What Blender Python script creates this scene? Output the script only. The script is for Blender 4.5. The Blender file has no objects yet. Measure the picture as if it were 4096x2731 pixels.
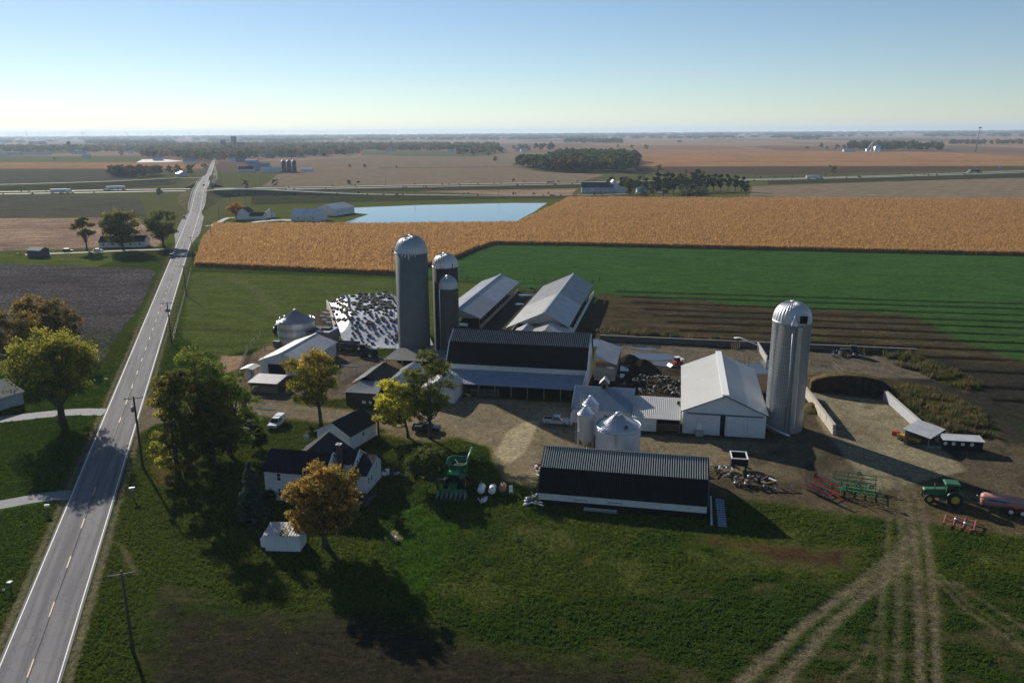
import bpy, math, random
import numpy as np
from mathutils import Matrix, Vector, noise as mnoise
random.seed(11); rng = np.random.default_rng(11)
SC = bpy.context.scene
COL = SC.collection
R = math.radians
AZR = math.radians(11.7)
# ------------------------------------------------------------------ camera
CAM_H = 58.0; FPX = 3185.2; CX0, CY0 = 2048.0, 1365.5
PITCH = math.atan(.2624); ROLL = .0064
_cp, _sp = math.cos(PITCH), math.sin(PITCH)
_r0, _u0, _f0 = Vector((1, 0, 0)), Vector((0, _sp, _cp)), Vector((0, _cp, -_sp))
_cr, _sr = math.cos(ROLL), math.sin(ROLL)
CR = _r0*_cr - _u0*_sr; CU = _r0*_sr + _u0*_cr
cd = bpy.data.cameras.new('camera'); cam = bpy.data.objects.new('camera', cd); COL.objects.link(cam)
cd.sensor_width = 36; cd.lens = FPX/4096*36; cd.clip_start = 1; cd.clip_end = 80000
m = Matrix.Identity(4)
for i in range(3):
    m[i][0] = CR[i]; m[i][1] = CU[i]; m[i][2] = -_f0[i]
m[2][3] = CAM_H
cam.matrix_world = m
SC.camera = cam
# ------------------------------------------------------------------ light
SUN_AZ = R(-34.3); SUN_EL = R(22.9)           # azimuth from +Y, clockwise positive
world = bpy.data.worlds.new('World'); SC.world = world; world.use_nodes = True
wn = world.node_tree; bg = wn.nodes['Background']
sky = wn.nodes.new('ShaderNodeTexSky'); sky.sky_type = 'NISHITA'; sky.sun_disc = False
sky.sun_elevation = SUN_EL; sky.sun_rotation = SUN_AZ
sky.altitude = 250; sky.air_density = .85; sky.dust_density = .05; sky.ozone_density = 2.4
wn.links.new(sky.outputs[0], bg.inputs[0]); bg.inputs[1].default_value = .068
sd = bpy.data.lights.new('sun', 'SUN'); sd.energy = 5.0; sd.angle = R(.5); sd.color = (1, .93, .82)
sun = bpy.data.objects.new('sun', sd); COL.objects.link(sun)
sdir = Vector((math.sin(SUN_AZ)*math.cos(SUN_EL), math.cos(SUN_AZ)*math.cos(SUN_EL), math.sin(SUN_EL)))
sun.rotation_euler = sdir.to_track_quat('Z', 'Y').to_euler(); sun.location = (0, 0, 150)
SC.view_settings.view_transform = 'Standard'; SC.view_settings.look = 'None'
SC.view_settings.gamma = 1; SC.view_settings.exposure = .5; SC.view_settings.use_curve_mapping = False

# ------------------------------------------------------------------ measuring helpers (photo pixel -> point on the ground plane)
def ray(x, y):
    return _f0 + CR*((x-CX0)/FPX) + CU*(-(y-CY0)/FPX)
def GS(x, y, z=0):
    d = ray(x, y); t = (z-CAM_H)/d.z
    return (d.x*t, d.y*t)
def GD(x, y, z=0):
    return GS(x*1.7415, y*1.7415, z)
ZZ = dict(A=(1500,880,.42534),B=(2300,1180,.42534),C=(900,1050,.34014),D=(3072,1180,.43537),E=(900,1500,.42534),F=(2000,1500,.34014),H=(2600,1700,.34014),I=(3296,1700,.34014),J=(1600,1700,.29787),K=(0,480,.43537),L=(1024,480,.43537),M=(2048,480,.43537),N=(3072,480,.43537),O=(0,1100,.43537),Q=(0,1700,.43537),U=(0,520,.2551),V=(600,520,.2551))
def g(n, x, y, z=0):
    a, b, k = ZZ[n]; return GS(a+x*k, b+y*k, z)
AZ = R(11.7); VX = (math.cos(AZ), -math.sin(AZ)); UX = (math.sin(AZ), math.cos(AZ))
def fr(a, b): return (a*VX[0]+b*UX[0], a*VX[1]+b*UX[1])
def toF(q): return (q[0]*VX[0]+q[1]*VX[1], q[0]*UX[0]+q[1]*UX[1])

# ------------------------------------------------------------------ materials
class NT:
    def __init__(s, name):
        s.m = bpy.data.materials.new(name); s.m.use_nodes = True
        s.t = s.m.node_tree; s.b = s.t.nodes['Principled BSDF']; s.o = s.t.nodes['Material Output']
        s.geo = None
    def n(s, t, **k):
        nd = s.t.nodes.new(t)
        for a, v in k.items():
            if a.startswith('i_'): nd.inputs[a[2:].replace('_', ' ')].default_value = v
            else: setattr(nd, a, v)
        return nd
    def l(s, a, b): s.t.links.new(a, b)
    def pos(s, obj=False):
        if obj: return s.n('ShaderNodeTexCoord').outputs['Object']
        if not s.geo: s.geo = s.n('ShaderNodeNewGeometry')
        return s.geo.outputs['Position']
    def map(s, v, scale=(1, 1, 1), rot=0):
        q = s.n('ShaderNodeMapping'); s.l(v, q.inputs[0]); q.inputs['Scale'].default_value = scale; q.inputs['Rotation'].default_value = (0, 0, rot); return q.outputs[0]
    def noise(s, v, sc, det=4, rough=.6):
        q = s.n('ShaderNodeTexNoise'); s.l(v, q.inputs['Vector']); q.inputs['Scale'].default_value = sc; q.inputs['Detail'].default_value = det; q.inputs['Roughness'].default_value = rough
        return q.outputs['Fac']
    def ramp(s, f, stops):
        q = s.n('ShaderNodeValToRGB'); s.l(f, q.inputs[0]); e = q.color_ramp.elements
        while len(e) < len(stops): e.new(.5)
        for i, (p, c) in enumerate(stops):
            e[i].position = p; e[i].color = (c, c, c, 1) if isinstance(c, (int, float)) else (*c, 1)
        return q.outputs[0]
    def mix(s, f, a, b, mode='MIX'):
        q = s.n('ShaderNodeMix', data_type='RGBA', blend_type=mode)
        for sock, v in ((q.inputs[0], f), (q.inputs[6], a), (q.inputs[7], b)):
            if isinstance(v, (int, float)): sock.default_value = v
            elif isinstance(v, tuple): sock.default_value = (*v, 1)
            else: s.l(v, sock)
        return q.outputs[2]
    def bump(s, h, st=.5, d=.1):
        q = s.n('ShaderNodeBump'); s.l(h, q.inputs['Height']); q.inputs['Strength'].default_value = st; q.inputs['Distance'].default_value = d
        s.l(q.outputs[0], s.b.inputs['Normal'])
    def fin(s, col=None, rough=.8, metal=0, spec=.3):
        if col is not None:
            if isinstance(col, tuple): s.b.inputs['Base Color'].default_value = (*col, 1)
            else: s.l(col, s.b.inputs['Base Color'])
        s.b.inputs['Roughness'].default_value = rough; s.b.inputs['Metallic'].default_value = metal
        s.b.inputs['Specular IOR Level'].default_value = spec
        return s.m
MATS = {}
def surf(name, c, rough=.75, metal=0, spec=.3, var=.18, sc=1.2, dirt=None, streak=0, bump=0, bsc=20):
    """plain painted / weathered surface: colour, large blotches, fine grain, optional vertical streaks"""
    if name in MATS: return MATS[name]
    t = NT(name); p = t.pos(True)
    f = t.noise(p, sc, 5); g2 = t.noise(p, sc*9, 3)
    dk = tuple(v*(1-var*1.6) for v in c); lt = tuple(min(1, v*(1+var)) for v in c)
    col = t.mix(t.ramp(f, [(.3, 0.), (.7, 1.)]), dk, lt)
    col = t.mix(.3, col, t.mix(g2, tuple(v*.6 for v in c), tuple(min(1, v*1.3) for v in c)))
    if streak or dirt:
        d = dirt or tuple(v*.4 for v in c)
        s1 = t.noise(t.map(p, (1.6, 1.6, .12)), 1.4, 5, .7)
        col = t.mix(t.ramp(s1, [(.5, 0.), (.78, streak or .5)]), col, d)
    if bump: t.bump(g2 if bsc == 20 else t.noise(p, bsc, 3), bump, .05)
    MATS[name] = t.fin(col, rough, metal, spec); return MATS[name]
def field(name, stops, sc=.5, big=.02, bigc=None, stripe=None, rough=.95, bump=0, fine=6.0, aniso=(1,1,1), rot=0):
    """field surface: fine clods or stubble between the stop colours, large tone drift, optional row lines (period, rot, colour, amount)"""
    if name in MATS: return MATS[name]
    t = NT(name); p = t.pos()
    a = t.noise(t.map(p, aniso, rot), sc, 6, .75)
    col = t.ramp(a, stops)
    b = t.noise(p, big, 4)
    if bigc: col = t.mix(t.ramp(b, [(.42, 0.), (.62, .8)]), col, bigc)
    col = t.mix(.6, col, t.mix(t.ramp(t.noise(p, 1.1, 3, .8), [(.38, 0.), (.62, 1.)]), (.35, .35, .35), (1.6, 1.6, 1.6)), 'MULTIPLY')
    col = t.mix(.6, col, t.mix(t.ramp(t.noise(t.map(p, (.3, 1, 1), -AZR), .13, 5, .7), [(.4, 0.), (.6, 1.)]), (.6, .6, .62), (1.35, 1.33, 1.3)), 'MULTIPLY')
    if stripe:
        per, ro, c2, am = stripe
        w = t.n('ShaderNodeTexWave', wave_type='BANDS', bands_direction='X'); w.inputs['Scale'].default_value = 6.2832/per/20*1.0
        w.inputs['Distortion'].default_value = .6; w.inputs['Detail'].default_value = 2; w.inputs['Detail Scale'].default_value = .5
        t.l(t.map(p, (1, 1, 1), ro), w.inputs['Vector'])
        q = t.mix(t.ramp(w.outputs['Fac'], [(.3, 0.), (.9, am)]), col, c2); col = q
    if bump: t.bump(a, bump, .6)
    MATS[name] = t.fin(col, 1, 0, 0); return MATS[name]

# ------------------------------------------------------------------ mesh builder
class MB:
    def __init__(s): s.v = []; s.f = []; s.s = []
    def add(s, vs, fs, sm=False):
        o = len(s.v); s.v += [tuple(v) for v in vs]; s.f += [tuple(i+o for i in f) for f in fs]; s.s += [sm]*len(fs); return s
    def box(s, c, d, rz=0, rx=0, ry=0, taper=1):
        x, y, z = d[0]/2, d[1]/2, d[2]/2
        M = Matrix.Translation(c) @ Matrix.Rotation(rz, 4, 'Z') @ Matrix.Rotation(ry, 4, 'Y') @ Matrix.Rotation(rx, 4, 'X')
        vs = [M @ Vector((a*x*(taper if k > 0 else 1), b*y*(taper if k > 0 else 1), k*z)) for k in (-1, 1) for a, b in ((-1, -1), (1, -1), (1, 1), (-1, 1))]
        return s.add(vs, [(3, 2, 1, 0), (4, 5, 6, 7), (0, 1, 5, 4), (1, 2, 6, 5), (2, 3, 7, 6), (3, 0, 4, 7)])
    def bar(s, a, b, w=.1, h=None):
        a, b = Vector(a), Vector(b); d = b-a; L = d.length
        if L < 1e-6: return s
        z = d/L; x = z.cross(Vector((0, 0, 1)))
        if x.length < 1e-3: x = Vector((1, 0, 0))
        x.normalize(); y = x.cross(z); h = h or w
        vs = [p + x*(i*w/2) + y*(j*h/2) for p in (a, b) for i, j in ((-1, -1), (1, -1), (1, 1), (-1, 1))]
        return s.add(vs, [(3, 2, 1, 0), (4, 5, 6, 7), (0, 1, 5, 4), (1, 2, 6, 5), (2, 3, 7, 6), (3, 0, 4, 7)])
    def tube(s, pts, rad, n=8, cap=True, sm=True):
        pts = [Vector(p) for p in pts]; k = len(pts)
        if isinstance(rad, (int, float)): rad = [rad]*k
        vs = []; px = None
        for i, p in enumerate(pts):
            d = (pts[min(i+1, k-1)] - pts[max(i-1, 0)]).normalized()
            x = (px - d*px.dot(d)) if px is not None else d.cross(Vector((0, 0, 1)))
            if x.length < 1e-3: x = d.cross(Vector((0, 1, 0)))
            x.normalize(); px = x; y = d.cross(x)
            for j in range(n):
                a = 2*math.pi*j/n; vs.append(p + (x*math.cos(a)+y*math.sin(a))*rad[i])
        fs = [(i*n+j, i*n+(j+1) % n, (i+1)*n+(j+1) % n, (i+1)*n+j) for i in range(k-1) for j in range(n)]
        s.add(vs, fs, sm)
        if cap:
            o = len(s.v)-len(vs)
            s.f += [tuple(o+j for j in range(n))[::-1], tuple(o+(k-1)*n+j for j in range(n))]; s.s += [False]*2
        return s
    def lathe(s, prof, n=24, c=(0, 0, 0), axis='z', a0=0, a1=2*math.pi, sm=True):
        full = abs(a1-a0-2*math.pi) < 1e-4; m_ = n if full else n+1; vs = []
        for r, z in prof:
            for j in range(m_):
                a = a0+(a1-a0)*j/n; p = (r*math.cos(a), r*math.sin(a), z)
                if axis == 'x': p = (p[2], p[0], p[1])
                if axis == 'y': p = (p[0], p[2], p[1])
                vs.append((p[0]+c[0], p[1]+c[1], p[2]+c[2]))
        fs = []
        for i in range(len(prof)-1):
            for j in range(n):
                j2 = (j+1) % m_ if full else j+1
                fs.append((i*m_+j, i*m_+j2, (i+1)*m_+j2, (i+1)*m_+j))
        return s.add(vs, fs, sm)
    def slab(s, pts, th):
        """polygon (3D points, planar) given thickness th along +normal (points anticlockwise seen from outside)"""
        P = [Vector(p) for p in pts]; nrm = Vector((0, 0, 0))
        for i in range(len(P)):
            a, b = P[i], P[(i+1) % len(P)]; nrm += Vector(((a.y-b.y)*(a.z+b.z), (a.z-b.z)*(a.x+b.x), (a.x-b.x)*(a.y+b.y)))
        nrm.normalize(); n = len(P); Q = [p+nrm*th for p in P]
        return s.add(P+Q, [tuple(range(n))[::-1], tuple(range(n, 2*n))]+[(i, (i+1) % n, n+(i+1) % n, n+i) for i in range(n)])
    def prism(s, poly, axis, a, b):
        """2D polygon extruded along axis: 'x' -> poly in (y,z), 'y' -> poly in (x,z), 'z' -> poly in (x,y)"""
        def P(q, t): return {'x': (t, q[0], q[1]), 'y': (q[0], t, q[1]), 'z': (q[0], q[1], t)}[axis]
        n = len(poly)
        return s.add([P(q, a) for q in poly]+[P(q, b) for q in poly], [tuple(range(n))[::-1], tuple(range(n, 2*n))]+[(i, (i+1) % n, n+(i+1) % n, n+i) for i in range(n)])
    def mesh(s, name, mats):
        me = bpy.data.meshes.new(name); me.from_pydata(s.v, [], s.f)
        if any(s.s): me.polygons.foreach_set('use_smooth', s.s)
        for q in (mats if isinstance(mats, (list, tuple)) else [mats]): me.materials.append(q)
        me.update(); return me
    def build(s, name, mat, parent=None, kind=None, loc=None, rot=None, label=None):
        return put(name, s.mesh(name, mat), parent, kind, loc, rot, label)
def put(name, me, parent=None, kind=None, loc=None, rot=None, label=None):
    o = bpy.data.objects.new(name, me); COL.objects.link(o)
    if parent: o.parent = parent
    if kind: o['kind'] = kind
    if loc is not None: o.location = loc
    if rot is not None: o.rotation_euler = rot
    if label: o['label'] = label
    return o
def tag(o, label, cat, group=None, kind=None):
    if label: o['label'] = label
    if cat: o['category'] = cat
    if group: o['group'] = group
    if kind: o['kind'] = kind
    return o
def thing(name, label, cat, loc=(0, 0), rz=0, group=None, z=0):
    o = bpy.data.objects.new(name, None); COL.objects.link(o); o.empty_display_size = .5
    o.location = (loc[0], loc[1], loc[2] if len(loc) > 2 else z); o.rotation_euler = (0, 0, rz)
    return tag(o, label, cat, group)
def fthing(name, label, cat, a, b, rz=0, group=None, z=0):     # placed on the farm's own grid
    q = fr(a, b); return thing(name, label, cat, q, rz-AZ, group, z)
KIDS = {}
def copy_tree(o, loc, rz, label=None, group=None, scale=None, z=0):
    def rec(src, par):
        c = src.copy(); COL.objects.link(c); c.parent = par
        for ch in src.children: rec(ch, c)
        return c
    bpy.context.view_layer.update() if False else None
    r = rec(o, None); r.location = (loc[0], loc[1], z); r.rotation_euler = (0, 0, rz)
    if scale: r.scale = scale if isinstance(scale, tuple) else (scale,)*3
    if label: r['label'] = label
    if group: r['group'] = group
    return r
def heading(p, q): return math.atan2(q[1]-p[1], q[0]-p[0])

# --- node-instanced stuff (points with per-point rotation, scale and variant)
def scatter(name, pts, objs, label=None, cat=None, rot=None, scl=None, idx=None):
    n = len(pts); me = bpy.data.meshes.new(name); me.vertices.add(n)
    me.vertices.foreach_set('co', np.asarray(pts, dtype=np.float32).ravel())
    rt = np.zeros((n, 3), np.float32); rt[:, 2] = rng.uniform(0, 6.283, n) if rot is None else rot
    at = me.attributes.new('rt', 'FLOAT_VECTOR', 'POINT'); at.data.foreach_set('vector', rt.ravel())
    at = me.attributes.new('sc', 'FLOAT_VECTOR', 'POINT')
    s_ = np.asarray(rng.uniform(.8, 1.2, n) if scl is None else scl, np.float32)
    if s_.ndim == 1: s_ = np.repeat(s_[:, None], 3, 1)
    at.data.foreach_set('vector', s_.astype(np.float32).ravel())
    at = me.attributes.new('ix', 'INT', 'POINT'); at.data.foreach_set('value', (rng.integers(0, len(objs), n) if idx is None else np.asarray(idx)).astype(np.int32))
    o = put(name, me, None, 'stuff'); tag(o, label, cat)
    c = bpy.data.collections.new(name+'_kinds')
    for q in objs: c.objects.link(q)
    ng = bpy.data.node_groups.new(name+'_spread', 'GeometryNodeTree')
    ng.interface.new_socket('Geometry', in_out='INPUT', socket_type='NodeSocketGeometry'); ng.interface.new_socket('Geometry', in_out='OUTPUT', socket_type='NodeSocketGeometry')
    N = ng.nodes.new; gi = N('NodeGroupInput'); go = N('NodeGroupOutput'); iop = N('GeometryNodeInstanceOnPoints'); ci = N('GeometryNodeCollectionInfo')
    ci.inputs['Collection'].default_value = c; ci.inputs['Separate Children'].default_value = True; ci.inputs['Reset Children'].default_value = True
    def attr(nm, ty):
        q = N('GeometryNodeInputNamedAttribute'); q.data_type = ty; q.inputs['Name'].default_value = nm; return q.outputs['Attribute']
    e2r = N('FunctionNodeEulerToRotation'); L = ng.links.new
    L(attr('rt', 'FLOAT_VECTOR'), e2r.inputs[0]); L(e2r.outputs[0], iop.inputs['Rotation'])
    L(gi.outputs[0], iop.inputs['Points']); L(ci.outputs[0], iop.inputs['Instance']); iop.inputs['Pick Instance'].default_value = True
    L(attr('ix', 'INT'), iop.inputs['Instance Index']); L(attr('sc', 'FLOAT_VECTOR'), iop.inputs['Scale'])
    L(iop.outputs[0], go.inputs[0])
    md = o.modifiers.new('spread', 'NODES'); md.node_group = ng
    return o
def loose(name, me):                      # a source shape for scatter(), not linked into the scene
    return bpy.data.objects.new(name, me)
def inpoly(x, y, poly):
    x = np.asarray(x); y = np.asarray(y); r = np.zeros(x.shape, bool); n = len(poly)
    for i in range(n):
        x1, y1 = poly[i]; x2, y2 = poly[(i+1) % n]
        if y1 == y2: continue
        c = ((y1 > y) != (y2 > y)) & (x < (x2-x1)*(y-y1)/(y2-y1)+x1); r ^= c
    return r
def seg_dist(x, y, pl):
    d = np.full(np.shape(x), 1e9)
    for (x1, y1), (x2, y2) in zip(pl[:-1], pl[1:]):
        vx, vy = x2-x1, y2-y1; t = np.clip(((x-x1)*vx+(y-y1)*vy)/(vx*vx+vy*vy+1e-9), 0, 1)
        d = np.minimum(d, np.hypot(x-x1-t*vx, y-y1-t*vy))
    return d
def soft(x, y, poly, w):                  # 1 inside, falling to 0 over w metres across the edge
    d = seg_dist(x, y, list(poly)+[poly[0]]); s = np.where(inpoly(x, y, poly), d, -d)
    return np.clip(.5+s/w, 0, 1)
def vnoise(x, y, sc, seed=0, oct=4):
    """value noise in numpy, 0..1"""
    out = np.zeros(np.shape(x)); amp = 1; tot = 0
    for k in range(oct):
        xs, ys = np.asarray(x)/sc+seed*17.3+k*5.1, np.asarray(y)/sc+seed*9.7+k*3.7
        xi, yi = np.floor(xs).astype(np.int64), np.floor(ys).astype(np.int64); fx, fy = xs-xi, ys-yi
        fx = fx*fx*(3-2*fx); fy = fy*fy*(3-2*fy)
        def h(a, b):
            q = (a*374761393+b*668265263+seed*1013+k*7919) & 0x7fffffff; q = ((q ^ (q >> 13))*1274126177) & 0x7fffffff
            return ((q ^ (q >> 16)) & 0xffff)/65535.
        v = (h(xi, yi)*(1-fx)+h(xi+1, yi)*fx)*(1-fy)+(h(xi, yi+1)*(1-fx)+h(xi+1, yi+1)*fx)*fy
        out += v*amp; tot += amp; amp *= .5; sc /= 2
    return out/tot
# ================================================================== GROUND
def ZP(n, *pts): return [g(n, *p) for p in pts]
FP = lambda *ps: [fr(*p) for p in ps]
def road_x(Y): return -27.4-.349*Y
def road_z(Y):
    def sm(t): t = max(0, min(1, t)); return t*t*(3-2*t)
    return .03+6.2*(sm((Y-610)/170)-sm((Y-1000)/230))
def tracks(pl, gap=1.9): return pl
T1 = [GD(2052, 1092), GD(2085, 1150), GD(2098, 1230), GD(2105, 1310), GD(2110, 1400), GD(2112, 1568)]
T2 = [GD(2098, 1220), GD(2060, 1270), GD(1990, 1325), GD(1850, 1430), GD(1700, 1568)]
T2b = [GD(2080, 1280), GD(2010, 1345), GD(1900, 1440), GD(1790, 1568)]
T3 = [GD(2052, 1092), GD(2070, 1170), GD(2065, 1300), GD(2060, 1568)]
T4 = [GD(2150, 1330), GD(2220, 1400), GD(2352, 1490)]
T5 = [GD(2190, 1335), GD(2290, 1400), GD(2352, 1440)]
DRIVE = [g('O', 1250, 1330), g('O', 1560, 1290), g('E', 250, 300), g('E', 900, 370), g('E', 1500, 420), fr(-52, 150), fr(-30, 150)]
WEEDY = [g('D', 1090, 850), g('D', 1500, 880), g('D', 1800, 1000), g('D', 2030, 1180), g('D', 2060, 1320), g('D', 1700, 1275), g('D', 1420, 1120), g('D', 1150, 950)]
YARD = [g('E', 1480, 420), g('E', 1500, 330), fr(-62, 162), fr(-55, 166), fr(-20, 166), fr(-19, 150), fr(20, 150), fr(31, 160), fr(34, 170), fr(45, 168), fr(62, 165), fr(64, 130), fr(38, 132), fr(22, 133), fr(-6, 137), fr(-21, 136), fr(-22, 122), fr(-27, 124), fr(-30, 130), fr(-33, 138), g('J', 560, 100), g('E', 1500, 520)]
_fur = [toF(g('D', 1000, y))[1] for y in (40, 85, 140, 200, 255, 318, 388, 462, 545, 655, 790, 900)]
def ground_at(x, y):
    """albedo and height of the farm's ground at x, y (arrays)"""
    fa = x*VX[0]+y*VX[1]; fb = x*UX[0]+y*UX[1]
    n1 = vnoise(x, y, 14, 1); n2 = vnoise(x, y, 2.2, 2, 3); n3 = vnoise(x, y, 45, 3); n4 = vnoise(fa, fb*3, 6, 4, 3)
    C = np.zeros(x.shape+(3,)); H = np.zeros(x.shape); Gm = np.ones(x.shape)     # Gm: how much grass stands here
    def P(mask, col, rag=0, gr=None, k=None):
        nonlocal C, Gm
        if rag: mask = np.clip((mask-.5)*1.6+.5+(n1-.5)*rag+(n2-.5)*rag*.8, 0, 1)*(mask > 0)
        c = np.array(col, float)
        if k is not None: c = c*(1+(k-.5)*.7)[..., None]
        C = C*(1-mask[..., None])+c*mask[..., None] if c.ndim == 1 or k is not None else C*(1-mask[..., None])+c*mask[..., None]
        if gr is not None: Gm = Gm*(1-mask)+gr*mask
        return mask
    lawn = np.array((.076, .122, .019)); past = np.array((.095, .125, .036)); dk = np.array((.052, .075, .014)); dry = np.array((.125, .105, .04))
    C[:] = lawn
    C = C*(.72+.55*n1)[..., None]
    P(np.clip((n3-.45)*3, 0, 1)*.5, dry*.9)
    full = np.ones(x.shape)
    # pasture north of the yard
    pas = [GD(452, 624), GD(910, 640), fr(-62, 300), fr(-47, 226), fr(-76, 222), fr(-96, 214), fr(-112, 200), g('O', 2280, 690), g('O', 2000, 760), g('O', 1660, 560), g('O', 1740, 0)]
    P(soft(x, y, pas, 3), past, .3, .5, n4)
    # rough meadow south of the barns
    mead = [fr(-26, 118), fr(-20, 112), fr(8, 114), fr(40, 136), fr(62, 128), fr(95, 128), GD(2450, 1290), GD(2060, 1350), GD(1700, 1330), GD(1200, 1420), GD(960, 1400), GD(1030, 1260), GD(1060, 1180)]
    P(soft(x, y, mead, 3), (.088, .132, .026), .5, 1.0, n2)
    P(soft(x, y, mead, 6)*np.clip((vnoise(x, y, 5, 9, 5)-.52)*5, 0, 1)*.5, (.115, .10, .05), 0, .4)
    P(soft(x, y, mead, 6)*np.clip((vnoise(x, y, 10, 12)-.52)*5, 0, 1)*.8, (.05, .085, .016))
    P(soft(x, y, [GD(895, 1150), GD(1000, 1165), GD(1065, 1200), GD(1030, 1280), GD(985, 1375), GD(930, 1370), GD(895, 1260)], 4), (.055, .125, .014), .3, .8, n2)
    # dark green cover crop at the bottom of the frame
    cov = [GD(345, 1372), GD(380, 1335), GD(600, 1400), GD(950, 1402), GD(1200, 1415), GD(1450, 1380), GD(1700, 1325), GD(2060, 1345), GD(2250, 1330), GD(2600, 1310), GD(2700, 1750), GD(300, 1750), GD(310, 1480)]
    cm = P(soft(x, y, cov, 3), (.040, .066, .014), .4, .8, n4)
    P(cm*np.clip((vnoise(fa, fb*2.5, 5, 21)-.5)*6, 0, 1)*.6, (.075, .062, .042), 0, .1)
    P(soft(x, y, [GD(960, 1400), GD(1500, 1372), GD(1500, 1480), GD(1000, 1500)], 5)*.8, (.05, .082, .016), .7, 1.0)
    P(soft(x, y, [GD(1500, 1372), GD(2050, 1350), GD(2040, 1420), GD(1800, 1500), GD(1500, 1470)], 5)*.8, (.035, .085, .014), .7, 1.0)
    P(soft(x, y, [GD(345, 1372), GD(900, 1420), GD(1200, 1500), GD(1500, 1530), GD(1550, 1750), GD(300, 1750)], 8)*.85, (.034, .031, .024), .8, .25)
    P(soft(x, y, [GD(1740, 1255), GD(1960, 1262), GD(1950, 1310), GD(1760, 1300)], 5)*.7, (.065, .042, .028), .9, .2)
    P(soft(x, y, [fr(6, 112), fr(20, 109), fr(20, 106), fr(4, 107)], 4)*.6, (.075, .038, .028), .8, .2)
    P(soft(x, y, FP((-20, 128), (110, 112), (110, 236), (-20, 236)), 3), (.10, .082, .06), .3, .2, n2)
    # beyond the barns: green wheat, worked soil with furrows
    gf = [GD(910, 640), GD(1128, 560), GD(2500, 590), (300, 300), fr(60, 200), fr(-25, 262), fr(-60, 262), fr(-64, 300)]
    P(soft(x, y, [GD(900, 625), GD(1128, 545), GD(2600, 560), (340, 250), (240, 120), fr(60, 160), fr(20, 200), fr(-28, 262), fr(-62, 300)], 2), (.046, .108, .034), 0, .35, n4)
    br = [fr(-27, 292), g('D', 0, 108), g('D', 1200, 165), g('D', 1480, 250), g('D', 1700, 420), g('D', 2352, 610), (300, 170), (220, 95), fr(110, 112), fr(98, 142), fr(62, 180), fr(50, 212), fr(-20, 214), fr(-28, 228)]
    bm = P(soft(x, y, br, 7), (.062, .050, .036), 1.2, .05, n4)
    P(bm*np.clip((vnoise(fa, fb*3, 9, 31)-.5)*4, 0, 1)*.6, (.13, .10, .062))
    P(bm*np.clip((vnoise(fa, fb*3, 16, 33)-.6)*6, 0, 1)*.5, (.06, .075, .028), 0, .3)
    P(soft(x, y, [g('D', 300, 400), g('D', 1000, 480), g('D', 2000, 640), (300, 150), (240, 90), fr(112, 112), fr(100, 140), g('D', 2060, 1320), g('D', 1950, 1120), g('D', 1500, 880), g('D', 700, 640)], 8)*.9, (.036, .035, .034), 1.0, 0, n2)
    wheat = soft(x, y, gf, 3)
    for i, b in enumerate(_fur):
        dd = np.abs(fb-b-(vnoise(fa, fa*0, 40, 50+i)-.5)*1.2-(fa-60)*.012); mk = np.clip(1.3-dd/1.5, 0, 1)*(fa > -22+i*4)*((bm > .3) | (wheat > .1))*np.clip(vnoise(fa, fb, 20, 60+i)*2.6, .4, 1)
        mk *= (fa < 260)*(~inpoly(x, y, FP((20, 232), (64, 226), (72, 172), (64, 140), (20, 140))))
        P(mk*.95, (.008, .007, .006), 0, 0); H -= mk*.2  # furrow shade painted as near-black lines over a shallow dip
    P(soft(x, y, [g('D', 420, 560), g('D', 900, 640), g('D', 1500, 850), g('D', 2100, 1150), g('D', 2200, 1380), g('D', 1400, 1300), g('D', 1080, 850), g('D', 420, 740)], 5), (.062, .052, .038), .8, .3, n2)
    # weedy bank right of the bunker
    P(soft(x, y, WEEDY, 4), (.085, .085, .04), .6, 1.2, n2)
    P(soft(x, y, FP((46, 224), (64, 222), (72, 196), (66, 190), (60, 205)), 4), (.09, .09, .045), .6, 1., n2)
    # mud heaps lower right
    mm = P(soft(x, y, FP((78, 139), (100, 138), (104, 152), (96, 150), (92, 141)), 4), (.048, .044, .04), .7, 0, n2)
    # yard: bare trodden earth
    ym = P(soft(x, y, YARD, 2.5), (.235, .195, .15), .35, 0, n1)
    P(ym*np.clip((vnoise(x, y, 8, 41)-.5)*4, 0, 1)*.5, (.15, .125, .10))
    P(ym*np.clip((fa-12)/14, 0, 1)*.85, (.10, .082, .065), 0, .1)
    P(ym*np.clip((vnoise(fa, fb, 5, 43)-.52)*6, 0, 1)*np.clip((fa-5)/14, 0, 1)*.7, (.055, .046, .038))
    P(soft(x, y, FP((30, 124), (60, 118), (64, 132), (34, 136)), 6)*.8, (.13, .105, .065), 1.0, .5, n2)
    rt = P(soft(x, y, FP((62, 134), (110, 112), (112, 128), (92, 137), (84, 140), (64, 150)), 3), (.105, .088, .072), .6, 0, n2)
    for pl in ([fr(30, 150), fr(62, 140), fr(86, 130), fr(120, 118)], [fr(30, 153), fr(62, 143), fr(86, 133), fr(120, 121)]):
        P(np.clip(1-seg_dist(x, y, pl)/.8, 0, 1)*.5, (.10, .085, .07))
    P(soft(x, y, FP((-112, 199), (-112, 214), (-106, 222), (-96, 216), (-93, 200), (-84, 197), (-62, 188), (-62, 172), (-70, 175), (-72, 160), (-88, 152), (-97, 158), (-104, 168), (-112, 180)), 3), (.16, .125, .105), .5, .05, n2)
    P(soft(x, y, [g('O', 2040, 740), g('O', 2260, 740), g('O', 2230, 850), g('O', 2080, 900), g('O', 1980, 810)], 2.5), (.36, .25, .19), .9, .1, n2)
    P(soft(x, y, FP((-112, 199), (-106, 212), (-101, 206), (-98, 195), (-106, 186)), 3), (.34, .24, .19), .8, 0, n2)
    P(soft(x, y, FP((-120, 222), (-96, 216), (-100, 232), (-117, 246)), 4)*.85, (.10, .08, .065), .8, .1)
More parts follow.
